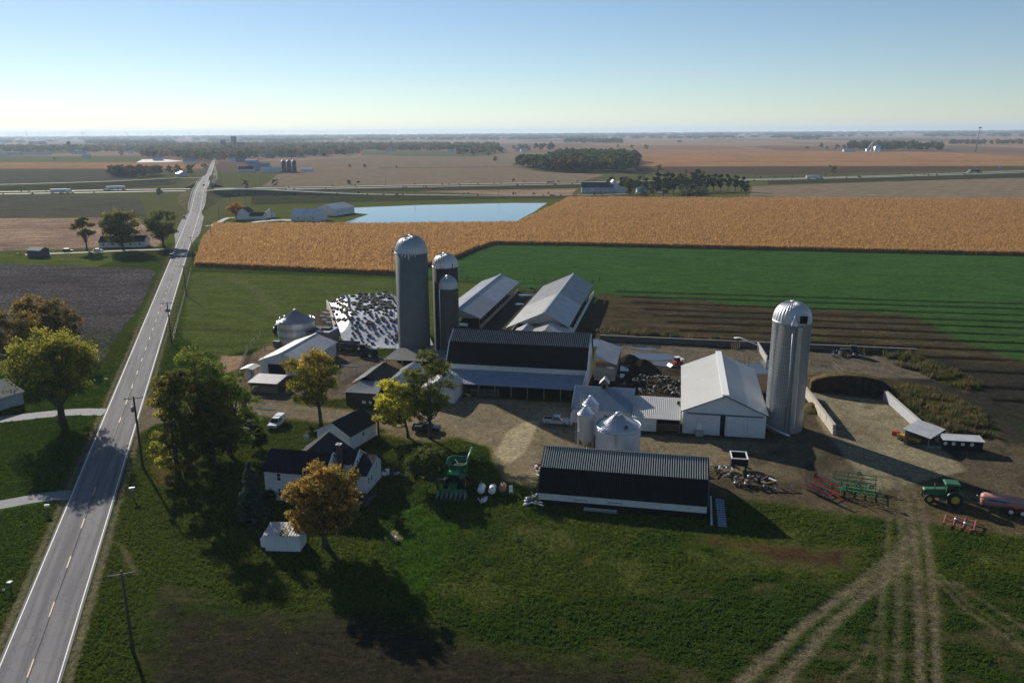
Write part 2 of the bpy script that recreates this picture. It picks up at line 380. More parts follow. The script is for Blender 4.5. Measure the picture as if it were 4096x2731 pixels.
    P(soft(x, y, [g('B', 0, 0), *FP((-20, 288), (-19, 228), (-29, 225), (-29, 290))], 3)*.6, (.08, .065, .045), .7, .3)
    P(soft(x, y, FP((-64, 285), (-47, 292), (-47, 222), (-64, 222)), 2), (.085, .072, .062), .4, 0, n2)
    # gravel lane in from the road, track by the calf sheds
    P(np.clip(1.5-seg_dist(x, y, DRIVE)/4.2, 0, 1), (.24, .20, .16), .25, 0, n1)
    P(soft(x, y, [g('O', 1200, 1120), g('O', 1420, 1100), g('O', 1500, 1180), g('O', 1500, 1330), g('O', 1420, 1370), g('O', 1230, 1480)], 2), (.23, .19, .155), .3, 0, n1)
    for s_ in (-1.2, 0, 1.2):
        P(np.clip(1-seg_dist(x, y, [(p[0], p[1]+s_) for p in DRIVE])/.5, 0, 1)*.4, (.15, .125, .10))
    # concrete apron crossing the yard
    P(soft(x, y, [g('J', 1430, 95), g('J', 1640, -40), g('J', 1880, -60), g('J', 1760, 190), g('J', 1650, 390), g('J', 1440, 530), g('J', 1275, 385), g('J', 1360, 230)], .5), (.40, .345, .265), .25, 0, n1)
    # cow lot and slurry floor behind the long wall
    P(soft(x, y, FP((-19, 221), (63, 221), (64, 200), (40, 198), (4, 198), (-19, 202)), 1.5), (.15, .13, .115), .1, 0, n2)
    P(soft(x, y, FP((-19, 200), (4, 200), (22, 190), (22, 160), (-7, 160), (-19, 165)), 1.5), (.055, .045, .038), .2, 0, n2)
    P(soft(x, y, FP((20, 198), (48, 198), (50, 180), (20, 184)), 2.5), (.10, .078, .06), .3, .1)
    # bunker floor, strewn with old silage
    bf = P(soft(x, y, FP((31, 184), (48, 180.5), (50, 160), (52, 143), (34, 131), (30.5, 160)), 1.5), (.27, .24, .185), .1, 0, n1)
    P(bf*np.clip((vnoise(x, y, 3, 71)-.55)*6, 0, 1)*.6, (.15, .12, .08))
    # wheel tracks
    for pl, w, a in ((T1, .55, .8), ([(p[0]+1.9, p[1]) for p in T1], .55, .8), (T2, .8, .85), (T2b, .8, .85), (T3, .6, .45), ([(p[0]-2, p[1]) for p in T3], .5, .35), (T4, .4, .5), ([(p[0]+1, p[1]+1.6) for p in T4], .4, .35), (T5, .4, .45), ([GD(2040, 1290), GD(1990, 1500), GD(1920, 1568)], .35, .35)):
        mk = np.clip(1.4-seg_dist(x, y, pl)/w, 0, 1)*np.clip(.55+n2*.9, 0, 1); P(mk*a, (.17, .145, .115), 0, 0); H -= mk*.07
        P(np.clip(1.2-seg_dist(x, y, pl)/(w*3.2), 0, 1)*a*.42, (.12, .10, .07), .5, .3)
    tr = [g('C', 60, 170), g('C', 330, 330), g('C', 520, 540), g('C', 590, 620)]
    for o in (0, 2.6): P(np.clip(1.3-seg_dist(x, y, [(p[0]+o, p[1]) for p in tr])/.7, 0, 1)*.55, (.19, .175, .12))
    P(np.clip(1.3-seg_dist(x, y, [g('O', 1760, 380), g('O', 1800, 200), g('O', 2100, 30), g('O', 2352, 40)])/5, 0, 1)*.3, (.13, .13, .06), 1)
    P(np.clip(1.2-seg_dist(x, y, [g('O', 1640, 500), g('O', 1900, 500), g('O', 2352, 520)])/3, 0, 1)*.55, (.07, .065, .035), 1)
    for dl in ([(-84, 163), (-96, 163.5), (-109, 158.5), (-150, 143)], [(-72, 122.3), (-78, 121.5), (-84, 118.2), (-110, 105)]): Gm = Gm*(seg_dist(x, y, dl) > 2.4)
    # garden path and worn earth by the house
    P(np.clip(1.4-seg_dist(x, y, [g('J', 0, 655), g('J', 300, 685), g('J', 480, 710), g('J', 640, 740)])/.6, 0, 1)*.9, (.3, .27, .2), .2, 0)
    P(soft(x, y, [g('J', -80, 1390), g('J', 40, 1500), g('J', -60, 1560), g('J', -160, 1500)], 1.5)*.9, (.28, .23, .17), .5, 0)
    P(soft(x, y, [g('E', 700, 560), g('E', 900, 440), g('E', 900, 500), g('E', 780, 560)], 2)*.6, (.2, .16, .12), .7, .2)
    P(soft(x, y, [g('E', 1480, 560), g('E', 1900, 640), g('E', 2150, 600), g('E', 2100, 470), g('E', 1500, 520)], 3)*.75, (.2, .165, .115), .9, .2)
    # road verges
    rd = np.abs(x+27.4+.349*y)*.944
    P(np.clip(1.2-np.abs(rd-4.4)/.75, 0, 1)*.8, (.19, .17, .15), .6, .1)
    P(np.clip((7.2-rd)/2, 0, 1)*.35*(rd > 3), (.12, .11, .04), .4)
    P(np.clip(1-seg_dist(x, y, [g('Q', 1000, 1060), g('Q', 1120, 1090), g('Q', 1180, 1230), g('Q', 1250, 1360)])/.9, 0, 1)*.7, (.13, .11, .075), 1, .2)
    P(soft(x, y, [g('Q', 1430, 250), g('Q', 1600, 350), g('Q', 1640, 560), g('Q', 1500, 590), g('Q', 1380, 420)], 3)*.6, (.14, .085, .045), .9, .2)
    # relief
    soil = np.clip(1-Gm, 0, 1)
    H += (n2-.5)*.10*(.4+Gm)+(vnoise(x, y, 1.0, 81, 2)-.5)*.13*Gm
    H += bm*(vnoise(fa, fb*1.6, 1.6, 82, 3)-.5)*.35
    H += mm*np.clip(vnoise(x, y, 3.2, 83)-.42, 0, 1)*4.0
    H += cm*(vnoise(fa, fb*2, 1.2, 84, 2)-.5)*.22
    H += soft(x, y, WEEDY, 6)*.9*n1
    # flat near the road and in the yard
    k = np.clip((rd-4)/3, 0, 1); H = H*k-.02
    H *= 1-.8*np.clip(ym+rt, 0, 1)
    H = np.where((fa > -27) & (fa < 14) & (fb > 108) & (fb < 140), np.minimum(H, .02), H)
    C = C*(1-.38*np.clip((Gm-.4)*1.8, 0, 1))[..., None]  # turf base darkened under the tufts: shade between blades put into the colour
    return C, H, Gm
def mat_ground():
    t = NT('farm_soil_and_turf'); p = t.pos()
    a = t.mix(1.0, t.n('ShaderNodeVertexColor', layer_name='Col').outputs[0], (.84, .84, .72), 'MULTIPLY')
    f = t.noise(p, 1.5, 5, .85); f2 = t.noise(p, .45, 5, .7); f3 = t.noise(p, 4.5, 2, .8)
    c = t.mix(.85, a, t.mix(t.ramp(f, [(.32, 0.), (.68, 1.)]), (.28, .28, .28), (1.8, 1.75, 1.65)), 'MULTIPLY')
    c = t.mix(.7, c, t.mix(t.ramp(f2, [(.35, 0.), (.65, 1.)]), (.68, .70, .72), (1.32, 1.27, 1.2)), 'MULTIPLY')
    c = t.mix(.6, c, t.mix(t.ramp(f3, [(.36, 0.), (.64, 1.)]), (.55, .55, .55), (1.5, 1.5, 1.5)), 'MULTIPLY')
    t.bump(t.mix(.5, f, f3), 1.0, .5)
    return t.fin(c, 1, 0, 0)
MG = mat_ground()
def grid_ground(name, x0, x1, dx, ys):
    xs = np.arange(x0, x1+dx/2, dx); X, Y = np.meshgrid(xs, ys)
    C, H, Gm = ground_at(X, Y); H = H.copy(); H[0, :] = H[-1, :] = -.02; H[:, 0] = H[:, -1] = -.14
    nx, ny = len(xs), len(ys)
    co = np.stack([X, Y, H], -1).reshape(-1, 3).astype(np.float32)
    i = (np.arange(ny-1)[:, None]*nx+np.arange(nx-1)).ravel()
    q = np.stack([i, i+1, i+nx+1, i+nx], 1)
    me = bpy.data.meshes.new(name); me.vertices.add(len(co)); me.vertices.foreach_set('co', co.ravel())
    me.loops.add(q.size); me.loops.foreach_set('vertex_index', q.ravel().astype(np.int32))
    me.polygons.add(len(q)); me.polygons.foreach_set('loop_start', (np.arange(len(q))*4).astype(np.int32)); me.polygons.foreach_set('use_smooth', np.ones(len(q), bool))
    me.update(calc_edges=True)
    at = me.color_attributes.new('Col', 'FLOAT_COLOR', 'POINT')
    at.data.foreach_set('color', np.concatenate([C.reshape(-1, 3), np.ones((len(co), 1))], 1).astype(np.float32).ravel())
    me.materials.append(MG); put(name, me, None, 'structure')
ys1 = [62.]
while ys1[-1] < 236: ys1.append(ys1[-1]+.0036*ys1[-1])
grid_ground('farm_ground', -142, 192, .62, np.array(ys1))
ys2 = [ys1[-1]]
while ys2[-1] < 440: ys2.append(ys2[-1]+.006*ys2[-1])
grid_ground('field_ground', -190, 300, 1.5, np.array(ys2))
YJ = ys1[-1]

def sheet(name, poly, mat, z, jit=.8, step=12, kind='structure'):
    pts = []
    for i in range(len(poly)):
        a, b = poly[i], poly[(i+1) % len(poly)]; L = math.dist(a, b); st = max(step, L/40); n = max(1, int(L/st))
        for k in range(n):
            t = k/n; pts.append((a[0]+(b[0]-a[0])*t+random.uniform(-jit, jit)*(k > 0), a[1]+(b[1]-a[1])*t+random.uniform(-jit, jit)*(k > 0), 0))
    me = bpy.data.meshes.new(name); me.from_pydata(pts, [], [tuple(range(len(pts)))]); me.materials.append(mat)
    return put(name, me, None, kind, (0, 0, z))
# base sheet: rough grass close by, a patchwork of fields out to the horizon
def mat_base():
    t = NT('plain_patchwork'); p = t.pos()
    mp = t.map(p, (.0016, .0011, 0), R(11.7))
    v = t.n('ShaderNodeTexVoronoi', distance='CHEBYCHEV'); v.inputs['Scale'].default_value = 1; v.inputs['Randomness'].default_value = .75; t.l(mp, v.inputs['Vector'])
    sep = t.n('ShaderNodeSeparateColor'); t.l(v.outputs['Color'], sep.inputs[0])
    q = t.n('ShaderNodeValToRGB'); q.color_ramp.interpolation = 'CONSTANT'; t.l(sep.outputs[0], q.inputs[0]); e = q.color_ramp.elements
    cs = [(.0, (.20, .125, .08)), (.22, (.155, .105, .072)), (.4, (.26, .165, .10)), (.55, (.11, .08, .06)), (.68, (.23, .155, .105)), (.82, (.09, .11, .045)), (.9, (.25, .17, .12))]
    while len(e) < len(cs): e.new(.5)
    for i, (a, c) in enumerate(cs): e[i].position = a; e[i].color = (*c, 1)
    far = t.mix(.5, q.outputs[0], t.mix(t.noise(t.map(p, (.002, .012, 0)), 1, 5), (.55, .55, .6), (1.5, 1.45, 1.4)), 'MULTIPLY')
    nr = t.mix(t.noise(p, .03, 6, .7), (.055, .068, .018), (.12, .11, .045))
    nr = t.mix(.6, nr, t.mix(t.noise(p, .5, 5, .8), (.5, .5, .5), (1.5, 1.5, 1.5)), 'MULTIPLY')
    sx = t.n('ShaderNodeSeparateXYZ'); t.l(p, sx.inputs[0])
    mr = t.n('ShaderNodeMapRange'); t.l(sx.outputs[1], mr.inputs[0]); mr.inputs[1].default_value = 1290; mr.inputs[2].default_value = 1330
    return t.fin(t.mix(mr.outputs[0], nr, far), 1, 0, 0)
mb = MB(); S = 34000
for (x0_, x1_, y0_, y1_) in ((-S, S, -2000, 62), (-S, -142, 62, YJ), (192, S, 62, YJ), (-S, -190, YJ, 440), (300, S, YJ, 440), (-S, S, 440, S)):
    mb.add([(x0_, y0_, 0), (x1_, y0_, 0), (x1_, y1_, 0), (x0_, y1_, 0)], [(0, 1, 2, 3)])
mb.build('ground', mat_base(), None, 'structure', (0, 0, -.14))
M_clod = field('ploughed_clods', [(.34, (.024, .021, .022)), (.5, (.075, .068, .067)), (.6, (.14, .128, .12)), (.70, (.60, .56, .50))], .8, .02, (.06, .052, .05), bump=.9, fine=5)
M_stub = field('maize_stubble', [(.3, (.15, .10, .07)), (.5, (.30, .21, .145)), (.7, (.48, .37, .25))], .8, .015, (.20, .13, .095), bump=.6, aniso=(.35, 1, 1), rot=.3)
M_dark = field('dark_tilled', [(.3, (.055, .05, .042)), (.6, (.098, .09, .07)), (.75, (.2, .18, .13))], .9, .012, (.075, .075, .045), bump=.5)
M_taupe = field('bean_stubble', [(.3, (.15, .11, .075)), (.6, (.24, .18, .125)), (.8, (.31, .245, .17))], .35, .006, (.19, .155, .10), stripe=(14, R(35), (.15, .12, .10), .35), aniso=(.3, 1, 1))
M_orng = field('ripe_maize_far', [(.3, (.19, .095, .045)), (.55, (.33, .19, .09)), (.75, (.40, .25, .12))], .3, .008, (.24, .13, .065), aniso=(.4, 1, 1))
M_brnS = field('brown_strip', [(.3, (.055, .034, .026)), (.6, (.095, .06, .045)), (.8, (.14, .1, .07))], .3, .01, (.07, .06, .03), aniso=(.3, 1, 1))
M_grn = field('green_field_far', [(.3, (.07, .09, .035)), (.6, (.12, .135, .055)), (.8, (.16, .15, .075))], .3, .008, (.11, .10, .05))
M_dkgr = field('ditch_grass', [(.3, (.022, .032, .012)), (.6, (.05, .058, .024)), (.8, (.085, .08, .04))], .8, .02, (.055, .045, .028))
M_lawn = field('mown_lawn', [(.3, (.05, .07, .013)), (.6, (.085, .11, .022)), (.8, (.12, .13, .04))], .8, .02, (.09, .092, .022))
k = [0]
def fs(name, poly, mat, **kw):
    k[0] += 1; return sheet(name, poly, mat, -.12+.012*k[0], **kw)
fs('lawn', [GD(-80, 574), GD(362, 566), GD(430, 500), GD(470, 500), GD(455, 600), (-142, 240), (-142, 60), (-240, 60), (-300, 330)], M_lawn)
sheet('ploughed_field', [GD(-80, 604), GD(345, 617), GD(357, 626), GD(330, 690), GD(270, 772), GD(232, 832), GD(205, 852), GD(150, 862), GD(-80, 866)], M_clod, .09, jit=.5, step=4)
fs('stubble_field', [GD(-60, 502), GD(312, 499), GD(372, 556), GD(360, 566), GD(0, 576), GD(-60, 578)], M_stub)
fs('tilled_field', [GD(-60, 450), GD(320, 451), GD(337, 497), GD(-60, 500)], M_dark)
fs('tilled_field', ZP('K', (-100, 450), (1000, 450), (1250, 470), (1250, 535), (500, 578), (-100, 612)), M_dark)
fs('maize_field_strip', ZP('K', (-100, 388), (1700, 388), (1930, 408), (1870, 448), (-100, 448)), M_orng)
fs('meadow', ZP('K', (-100, 332), (1250, 330), (1500, 386), (-100, 386)), M_grn)
fs('ditch_verge', ZP('K', (-100, 618), (500, 590), (1700, 540), (1560, 600), (1000, 632), (-100, 650)), M_dkgr)
fs('stubble_field', ZP('L', (60, 612), (200, 500), (620, 448), (2352, 436))+ZP('M', (300, 478), (870, 500), (640, 562), (0, 586)), M_taupe)
fs('stubble_field', ZP('L', (450, 482), (0, 480), (-30, 400), (500, 365), (1100, 330), (2000, 335), (2352, 300))+ZP('M', (380, 300), (380, 340), (0, 395))+ZP('L', (2352, 430), (620, 442)), M_taupe)
fs('maize_field', ZP('M', (1100, 430), (1160, 290), (2352, 282))+ZP('N', (1600, 295), (2500, 345), (2500, 420), (0, 424)), M_orng)
fs('brown_field', ZP('M', (1115, 432), (2352, 428))+ZP('N', (2500, 424), (2500, 455), (1800, 462), (0, 505))+ZP('M', (1150, 478)), M_brnS)
fs('stubble_field', ZP('M', (2210, 610), (2180, 710))+ZP('N', (0, 713), (2500, 752), (2500, 530), (1600, 550), (800, 575)), M_taupe)
fs('stubble_field', ZP('L', (1450, 655), (2352, 640))+ZP('M', (600, 632), (545, 688), (0, 692)), M_stub)
fs('ditch_verge', ZP('L', (-40, 692), (600, 690), (2352, 708))+ZP('M', (500, 706), (460, 722), (0, 722))+ZP('L', (1500, 738), (-40, 778)), M_dkgr)
fs('ditch_verge', ZP('L', (0, 632), (700, 622), (2352, 588))+ZP('M', (1250, 566), (1250, 590), (600, 622), (0, 640))+ZP('L', (700, 660), (0, 668)), M_dkgr, jit=2)
fs('ditch_verge', ZP('N', (0, 560), (1000, 530), (2500, 480), (2500, 525), (1000, 570), (0, 592)), M_dkgr, jit=2)
fs('lawn', ZP('L', (0, 785), (1500, 742), (2352, 725))+ZP('M', (330, 735), (520, 715), (200, 880), (60, 962))+ZP('L', (2352, 975), (700, 952), (-100, 948), (-330, 900), (-330, 860)), M_lawn)
fs('meadow', ZP('L', (1000, 285), (2000, 285), (1900, 330), (960, 325)), M_grn)
# pond
tw = NT('pond_water'); nz = tw.noise(tw.map(tw.pos(), (1, 1.6, 1)), 1.4, 3, .6); tw.bump(nz, .35, .02)
mW = tw.fin((.06, .13, .17), .09, 0, .5)
SH = ZP('L', (815, 806), (1500, 777), (2352, 758))+ZP('M', (338, 760), (240, 830), (30, 960))+ZP('L', (2310, 980), (780, 953), (880, 915), (1055, 866), (900, 850), (815, 856))
fs('pond_shore', SH, field('shore_stone', [(.3, (.09, .08, .055)), (.7, (.2, .18, .13))], .8), jit=.8)
fs('pond_water', ZP('L', (830, 812), (1500, 784), (2352, 765))+ZP('M', (320, 766), (225, 830), (15, 952))+ZP('L', (2330, 972), (815, 945), (900, 912), (1040, 868), (900, 856), (830, 852)), mW, jit=.5)

# ------------------------------------------------------------------ roads
def mat_road():
    t = NT('worn_asphalt'); p = t.pos(); pr_ = t.map(p, (1, 1, 1), -math.atan(.349))
    base = t.mix(t.noise(pr_, .15, 5), (.17, .165, .17), (.25, .24, .235))
    st = t.noise(t.map(pr_, (1.1, .03, 1)), 1, 4, .6)
    base = t.mix(t.ramp(st, [(.42, 0.), (.62, .75)]), base, (.125, .12, .125))
    cr = t.n('ShaderNodeTexVoronoi', feature='DISTANCE_TO_EDGE'); cr.inputs['Scale'].default_value = .33
    wp = t.n('ShaderNodeVectorMath', operation='ADD'); nn = t.n('ShaderNodeTexNoise'); nn.inputs['Scale'].default_value = .8; t.l(pr_, nn.inputs['Vector'])
    t.l(pr_, wp.inputs[0]); t.l(nn.outputs['Color'], wp.inputs[1]); t.l(wp.outputs[0], cr.inputs['Vector'])
    base = t.mix(t.ramp(cr.outputs['Distance'], [(.0, .5), (.02, 0.)]), base, (.09, .088, .09))
    base = t.mix(.5, base, t.mix(t.noise(p, 9, 3, .8), (.6, .6, .6), (1.4, 1.4, 1.4)), 'MULTIPLY')
    return t.fin(base, .9, 0, .05)
M_road = mat_road()
M_conc = surf('road_concrete', (.42, .40, .36), .8, sc=.3, var=.15)
M_white = surf('road_paint', (.74, .73, .70), .7, sc=2, var=.12)
M_yel = surf('worn_yellow_paint', (.62, .45, .25), .7, sc=2, var=.2)
def strip(name, pts, w, mat, z=None, parent=None, kind='structure'):
    """ribbon along pts [(x,y)] or [(x,y,z)] with width w (number or list)"""
    m_ = MB(); n = len(pts); L = []
    for i in range(n):
        a, b = pts[max(i-1, 0)], pts[min(i+1, n-1)]; dx, dy = b[0]-a[0], b[1]-a[1]; l = math.hypot(dx, dy) or 1; nx, ny = -dy/l, dx/l
        ww = w[i]/2 if isinstance(w, (list, tuple)) else w/2; zz = pts[i][2] if len(pts[i]) > 2 else z
        L += [(pts[i][0]-nx*ww, pts[i][1]-ny*ww, zz), (pts[i][0]+nx*ww, pts[i][1]+ny*ww, zz)]
    m_.add(L, [(2*i, 2*i+2, 2*i+3, 2*i+1) for i in range(n-1)]); return m_.build(name, mat, parent, kind)
RY = list(range(40, 600, 20))+list(range(600, 1260, 12))+list(range(1260, 4200, 120))
def rw(Y):
    w = 7.4
    if 430 < Y < 620: w += 7.0*min(1, (Y-430)/50, (620-Y)/40)
    if 600 <= Y < 960: w += 4.5*min(1, (Y-600)/60, (960-Y)/50)
    return w
RC = [(road_x(Y), Y, road_z(Y)+.02) for Y in RY]
road = strip('road', RC, [rw(Y) for Y in RY], M_road)
ndir = (.944, .3295)
def off(o, Ys, dz=.03): return [(road_x(Y)+o*ndir[0], Y+o*ndir[1], road_z(Y)+dz) for Y in Ys]
for o in (-3.35, 3.35):
    strip('edge_line', off(o, RY, .032), .13, M_white, parent=road, kind=None)
strip('tar_joint', off(.12, RY, .028), .09, surf('tar', (.07, .07, .07), .95, spec=0), parent=road, kind=None)
dash = MB().box((0, 0, 0), (.16, 3.4, .008)).mesh('centre_dash', M_yel)
Y = 66.0
while Y < 600:
    if not (128 < Y < 150): put('centre_dash', dash, road, None, (road_x(Y), Y, road_z(Y)+.038), (0, 0, math.atan(.349)))
    Y += 11.5
# embankments carrying the road over the motorway
def bank(name, pts, top, mat, slope=2.2, kind='structure'):
    m_ = MB(); V = []
    for i, (x, y, z) in enumerate(pts):
        a, b = pts[max(i-1, 0)], pts[min(i+1, len(pts)-1)]; dx, dy = b[0]-a[0], b[1]-a[1]; l = math.hypot(dx, dy); nx, ny = dy/l, -dx/l
        t_ = top[i]/2 if isinstance(top, list) else top/2
        for o, h in ((-t_-z*slope-.5, -.2), (-t_, z-.04), (t_, z-.04), (t_+z*slope+.5, -.2)): V.append((x+nx*o, y+ny*o, h))
    n = len(pts); m_.add(V, [(4*i+j, 4*i+j+1, 4*i+j+5, 4*i+j+4) for i in range(n-1) for j in range(3)])
    m_.add([V[0], V[1], V[2], V[3]], [(0, 3, 2, 1)]); m_.add(V[-4:], [(0, 1, 2, 3)])
    return m_.build(name, mat, None, kind)
M_bank = field('bank_grass', [(.3, (.075, .075, .032)), (.6, (.13, .125, .06)), (.8, (.18, .16, .09))], .6, .02, (.11, .085, .05), bump=.5)
by1 = [y for y in RY if 604 <= y <= 838]; by2 = [y for y in RY if 912 <= y <= 1250]
bank('embankment', [(road_x(y), y, max(road_z(y), .0)) for y in by1], [rw(y)+2.5 for y in by1], M_bank)
bank('embankment', [(road_x(y), y, max(road_z(y), .0)) for y in by2], [rw(y)+2.5 for y in by2], M_bank)
br = thing('road_bridge', 'concrete overpass carrying the country road above the motorway', 'bridge', (0, 0))
_bc = lambda y, o, z: (road_x(y)+o*ndir[0], y+o*ndir[1], z)
for nm, prof in (('deck', (5.3, 6.18, 6.8)), ):
    m_ = MB(); V = []
    for y in (836, 914):
        V += [_bc(y, -6.8, 5.2), _bc(y, 6.8, 5.2), _bc(y, 6.8, 6.19), _bc(y, -6.8, 6.19)]
    m_.add(V, [(0, 1, 2, 3), (7, 6, 5, 4), (0, 4, 5, 1), (1, 5, 6, 2), (2, 6, 7, 3), (3, 7, 4, 0)]); m_.build('bridge_deck', M_conc, br)
for o in (-6.6, 6.6):
    MB().bar(_bc(836, o, 6.7), _bc(914, o, 6.7), .35, 1.0).build('parapet', M_conc, br)
for yy in (850, 874, 900):
    for o in (-5, 0, 5): MB().tube([_bc(yy, o, -.1), _bc(yy, o, 5.25)], .5, 10).build('pier', M_conc, br)
# motorway, service roads, drives
hwN = [(-1500, 700), (-900, 770)]+ZP('K', (0, 683), (1565, 656))+ZP('L', (0, 645), (2352, 601))+ZP('M', (640, 590), (1250, 575))+ZP('N', (0, 553), (1000, 528), (2352, 485))+[(1500, 1480)]
hwF = [(-1500, 740), (-900, 805)]+ZP('K', (0, 663), (1640, 636))+ZP('L', (0, 629), (2352, 584))+ZP('M', (640, 575), (1250, 561))+ZP('N', (0, 546), (1000, 518), (2352, 470))+[(1500, 1530)]
def smooth(pl, n=4):
    for _ in range(2):
        q = [pl[0]]
        for a, b in zip(pl[:-1], pl[1:]): q += [(a[0]*.75+b[0]*.25, a[1]*.75+b[1]*.25), (a[0]*.25+b[0]*.75, a[1]*.25+b[1]*.75)]
        pl = q+[pl[-1]]
    return pl
hwN, hwF = smooth(hwN), smooth(hwF)
strip('motorway', hwN, 8, M_conc, .33); strip('motorway', hwF, 8, M_conc, .33)
strip('median', [((a[0]+b[0])/2, (a[1]+b[1])/2) for a, b in zip(hwN, hwF)], 15, field('median_grass', [(.3, (.06, .045, .025)), (.7, (.14, .10, .06))], .3, .02, (.07, .07, .03)), .29)
M_asp = surf('side_road_asphalt', (.26, .25, .24), .85, sc=.2)
SRY = 768
srd = [(road_x(SRY)+2, SRY, road_z(SRY)), (-275, 790, 6.1), (-250, 801, 5.2), (-200, 797, 2.6), (-142, 785, .6), (-60, 772, .35), (1, 759, .35), (62, 761, .35), (96, 768, .35), (150, 790, .33)]
def sm3(pl):
    for _ in range(2):
        q = [pl[0]]
        for a, b in zip(pl[:-1], pl[1:]): q += [tuple(a[i]*.75+b[i]*.25 for i in range(3)), tuple(a[i]*.25+b[i]*.75 for i in range(3))]
        pl = q+[pl[-1]]
    return pl
srd = sm3(srd)
bank('embankment', [(p[0], p[1], max(p[2]-.02, 0)) for p in srd if p[0] < -100], 9.5, M_bank)
strip('side_road', [(p[0], p[1], p[2]+.06) for p in srd], 6.5, M_asp)
sld = sm3([(road_x(1000), 1000, road_z(1000)), (-400, 1030, 5.2), (-441, 1050, 3.2), (-500, 1040, .8), (-569, 1011, .4), (-650, 975, .4), (-760, 930, .4), (-1500, 820, .4)])
bank('embankment', [(p[0], p[1], max(p[2]-.02, 0)) for p in sld if p[0] > -560], 9.5, M_bank)
strip('side_road', [(p[0], p[1], p[2]+.06) for p in sld], 6.5, M_asp)
M_drv = surf('drive_asphalt', (.17, .175, .19), .85, sc=.4)
strip('driveway', smooth([(road_x(163)-3.6, 163), (-96, 163.5), (-109, 158.5), (-150, 143)]), 4.4, M_drv, .03)
strip('driveway', smooth([(road_x(122)-3.2, 122.3), (-78, 121.5), (-84, 118.2), (-110, 105)]), [6]*2+[4]*40, M_drv, .035) if False else strip('driveway', smooth([(road_x(122)-3.2, 122.3), (-78, 121.5), (-84, 118.2), (-110, 105)]), 3.6, M_drv, .03)
strip('driveway', smooth([(road_x(414)-3, 414.5), g('K', 1400, 1192), g('K', 1050, 1205), g('K', 700, 1222), g('K', 380, 1230), g('K', 230, 1240)]), 4, M_drv, .12)
strip('driveway', smooth([g('K', 1890, 975), g('K', 1960, 975), g('K', 2080, 900), g('K', 2160, 900)]), 4, M_asp, .2)
strip('driveway', smooth([g('L', -60, 945), g('L', 90, 930), g('L', 220, 918), g('L', 345, 925)]), 8, M_asp, .2)
# ================================================================== BUILDING TOOLS
M_wwall = surf('white_siding', (.60, .62, .63), .6, sc=.6, var=.1, streak=.35, dirt=(.32, .31, .29), bump=.3)
M_wroof = surf('white_metal_roof', (.52, .51, .48), .45, metal=0, sc=.25, var=.06, spec=.4, streak=.15, dirt=(.38, .36, .33))
M_galv = surf('galvanised_sheet', (.55, .57, .58), .34, metal=.75, sc=.7, var=.12, streak=.3, dirt=(.30, .30, .30))
M_groof = surf('weathered_metal_roof', (.33, .33, .335), .42, metal=.35, sc=.3, var=.18, streak=.45, dirt=(.22, .21, .20))
M_broof = surf('blue_grey_metal_roof', (.24, .29, .34), .45, metal=.15, sc=.4, var=.12, streak=.3)
M_black = surf('black_metal_roof', (.022, .022, .023), .6, spec=.12, sc=.4, var=.2, streak=.3, dirt=(.045, .042, .036))
M_shing = surf('dark_shingles', (.032, .032, .034), .9, spec=.1, sc=1.5, var=.3, bump=.5)
M_rib = surf('bright_rib_metal', (.50, .50, .48), .35, metal=.5, sc=.5, var=.1)
M_drib = surf('dark_rib_metal', (.10, .10, .10), .4, metal=.4)
M_trim = surf('white_trim', (.72, .72, .70), .55, sc=2, var=.06)
M_dtrim = surf('dark_trim', (.06, .08, .08), .55)
M_wood = surf('weathered_timber', (.20, .16, .12), .85, sc=2, var=.25, streak=.5)
M_pole = surf('creosoted_pole', (.085, .068, .055), .85, sc=2, streak=.5)
M_conc2 = surf('farm_concrete', (.36, .345, .31), .88, sc=.7, var=.18, streak=.5, dirt=(.17, .15, .13), bump=.4)
M_block = surf('cast_concrete_block', (.44, .40, .33), .9, sc=.8, var=.2, streak=.4, dirt=(.25, .19, .12), bump=.4)
M_dark = MATS['dark_tilled']; M_void = surf('painted_dark', (.012, .012, .012), .95)  # near-black paint standing in for the shade inside openings and bays
M_glass = surf('window_glass', (.03, .04, .05), .08, spec=.6, var=.02)
M_steel = surf('steel_tube', (.34, .35, .36), .4, metal=.6)
M_rust = surf('rusty_steel', (.20, .10, .06), .8, sc=3, var=.3)
def nrm(a, b, c): return (Vector(b)-Vector(a)).cross(Vector(c)-Vector(a)).normalized()
def slope(root, r0, r1, e1, e0, mat, name='roof_slope', th=.10, rib=None, ribm=None, rw_=.09, rh=.055, lip=.004, cap=None):
    """one roof plane: ridge edge r0->r1, eave edge e0->e1 (r0 above e0); ribs run ridge to eave"""
    P = [Vector(q) for q in (r0, e0, e1, r1)]; n = nrm(P[0], P[1], P[2])
    if n.z < 0: P = [Vector(q) for q in (r1, e1, e0, r0)]; n = nrm(P[0], P[1], P[2])
    P = [q+n*lip for q in P]
    o = MB().slab(P, th).build(name, mat, root)
    if rib:
        m_ = MB(); A, B, C_, D_ = P          # A ridge start, B eave start, C eave end, D ridge end
        k_ = max(2, int((D_-A).length/rib)); al = (D_-A).normalized()
        for i in range(k_):
            t = (i+.5)/k_; a = A.lerp(D_, t)+n*th; b = B.lerp(C_, t)+n*th
            w1, w2 = al*(rw_/2), al*(rw_*.28); u = n*rh; lo = n*-.002
            m_.add([a-w1+lo, a+w1+lo, a+w2+u, a-w2+u, b-w1+lo, b+w1+lo, b+w2+u, b-w2+u], [(0, 4, 7, 3), (3, 7, 6, 2), (2, 6, 5, 1), (0, 3, 2, 1), (4, 5, 6, 7)])
        q = m_.build('roof_ribs', ribm or mat, o, 'stuff')
    return o
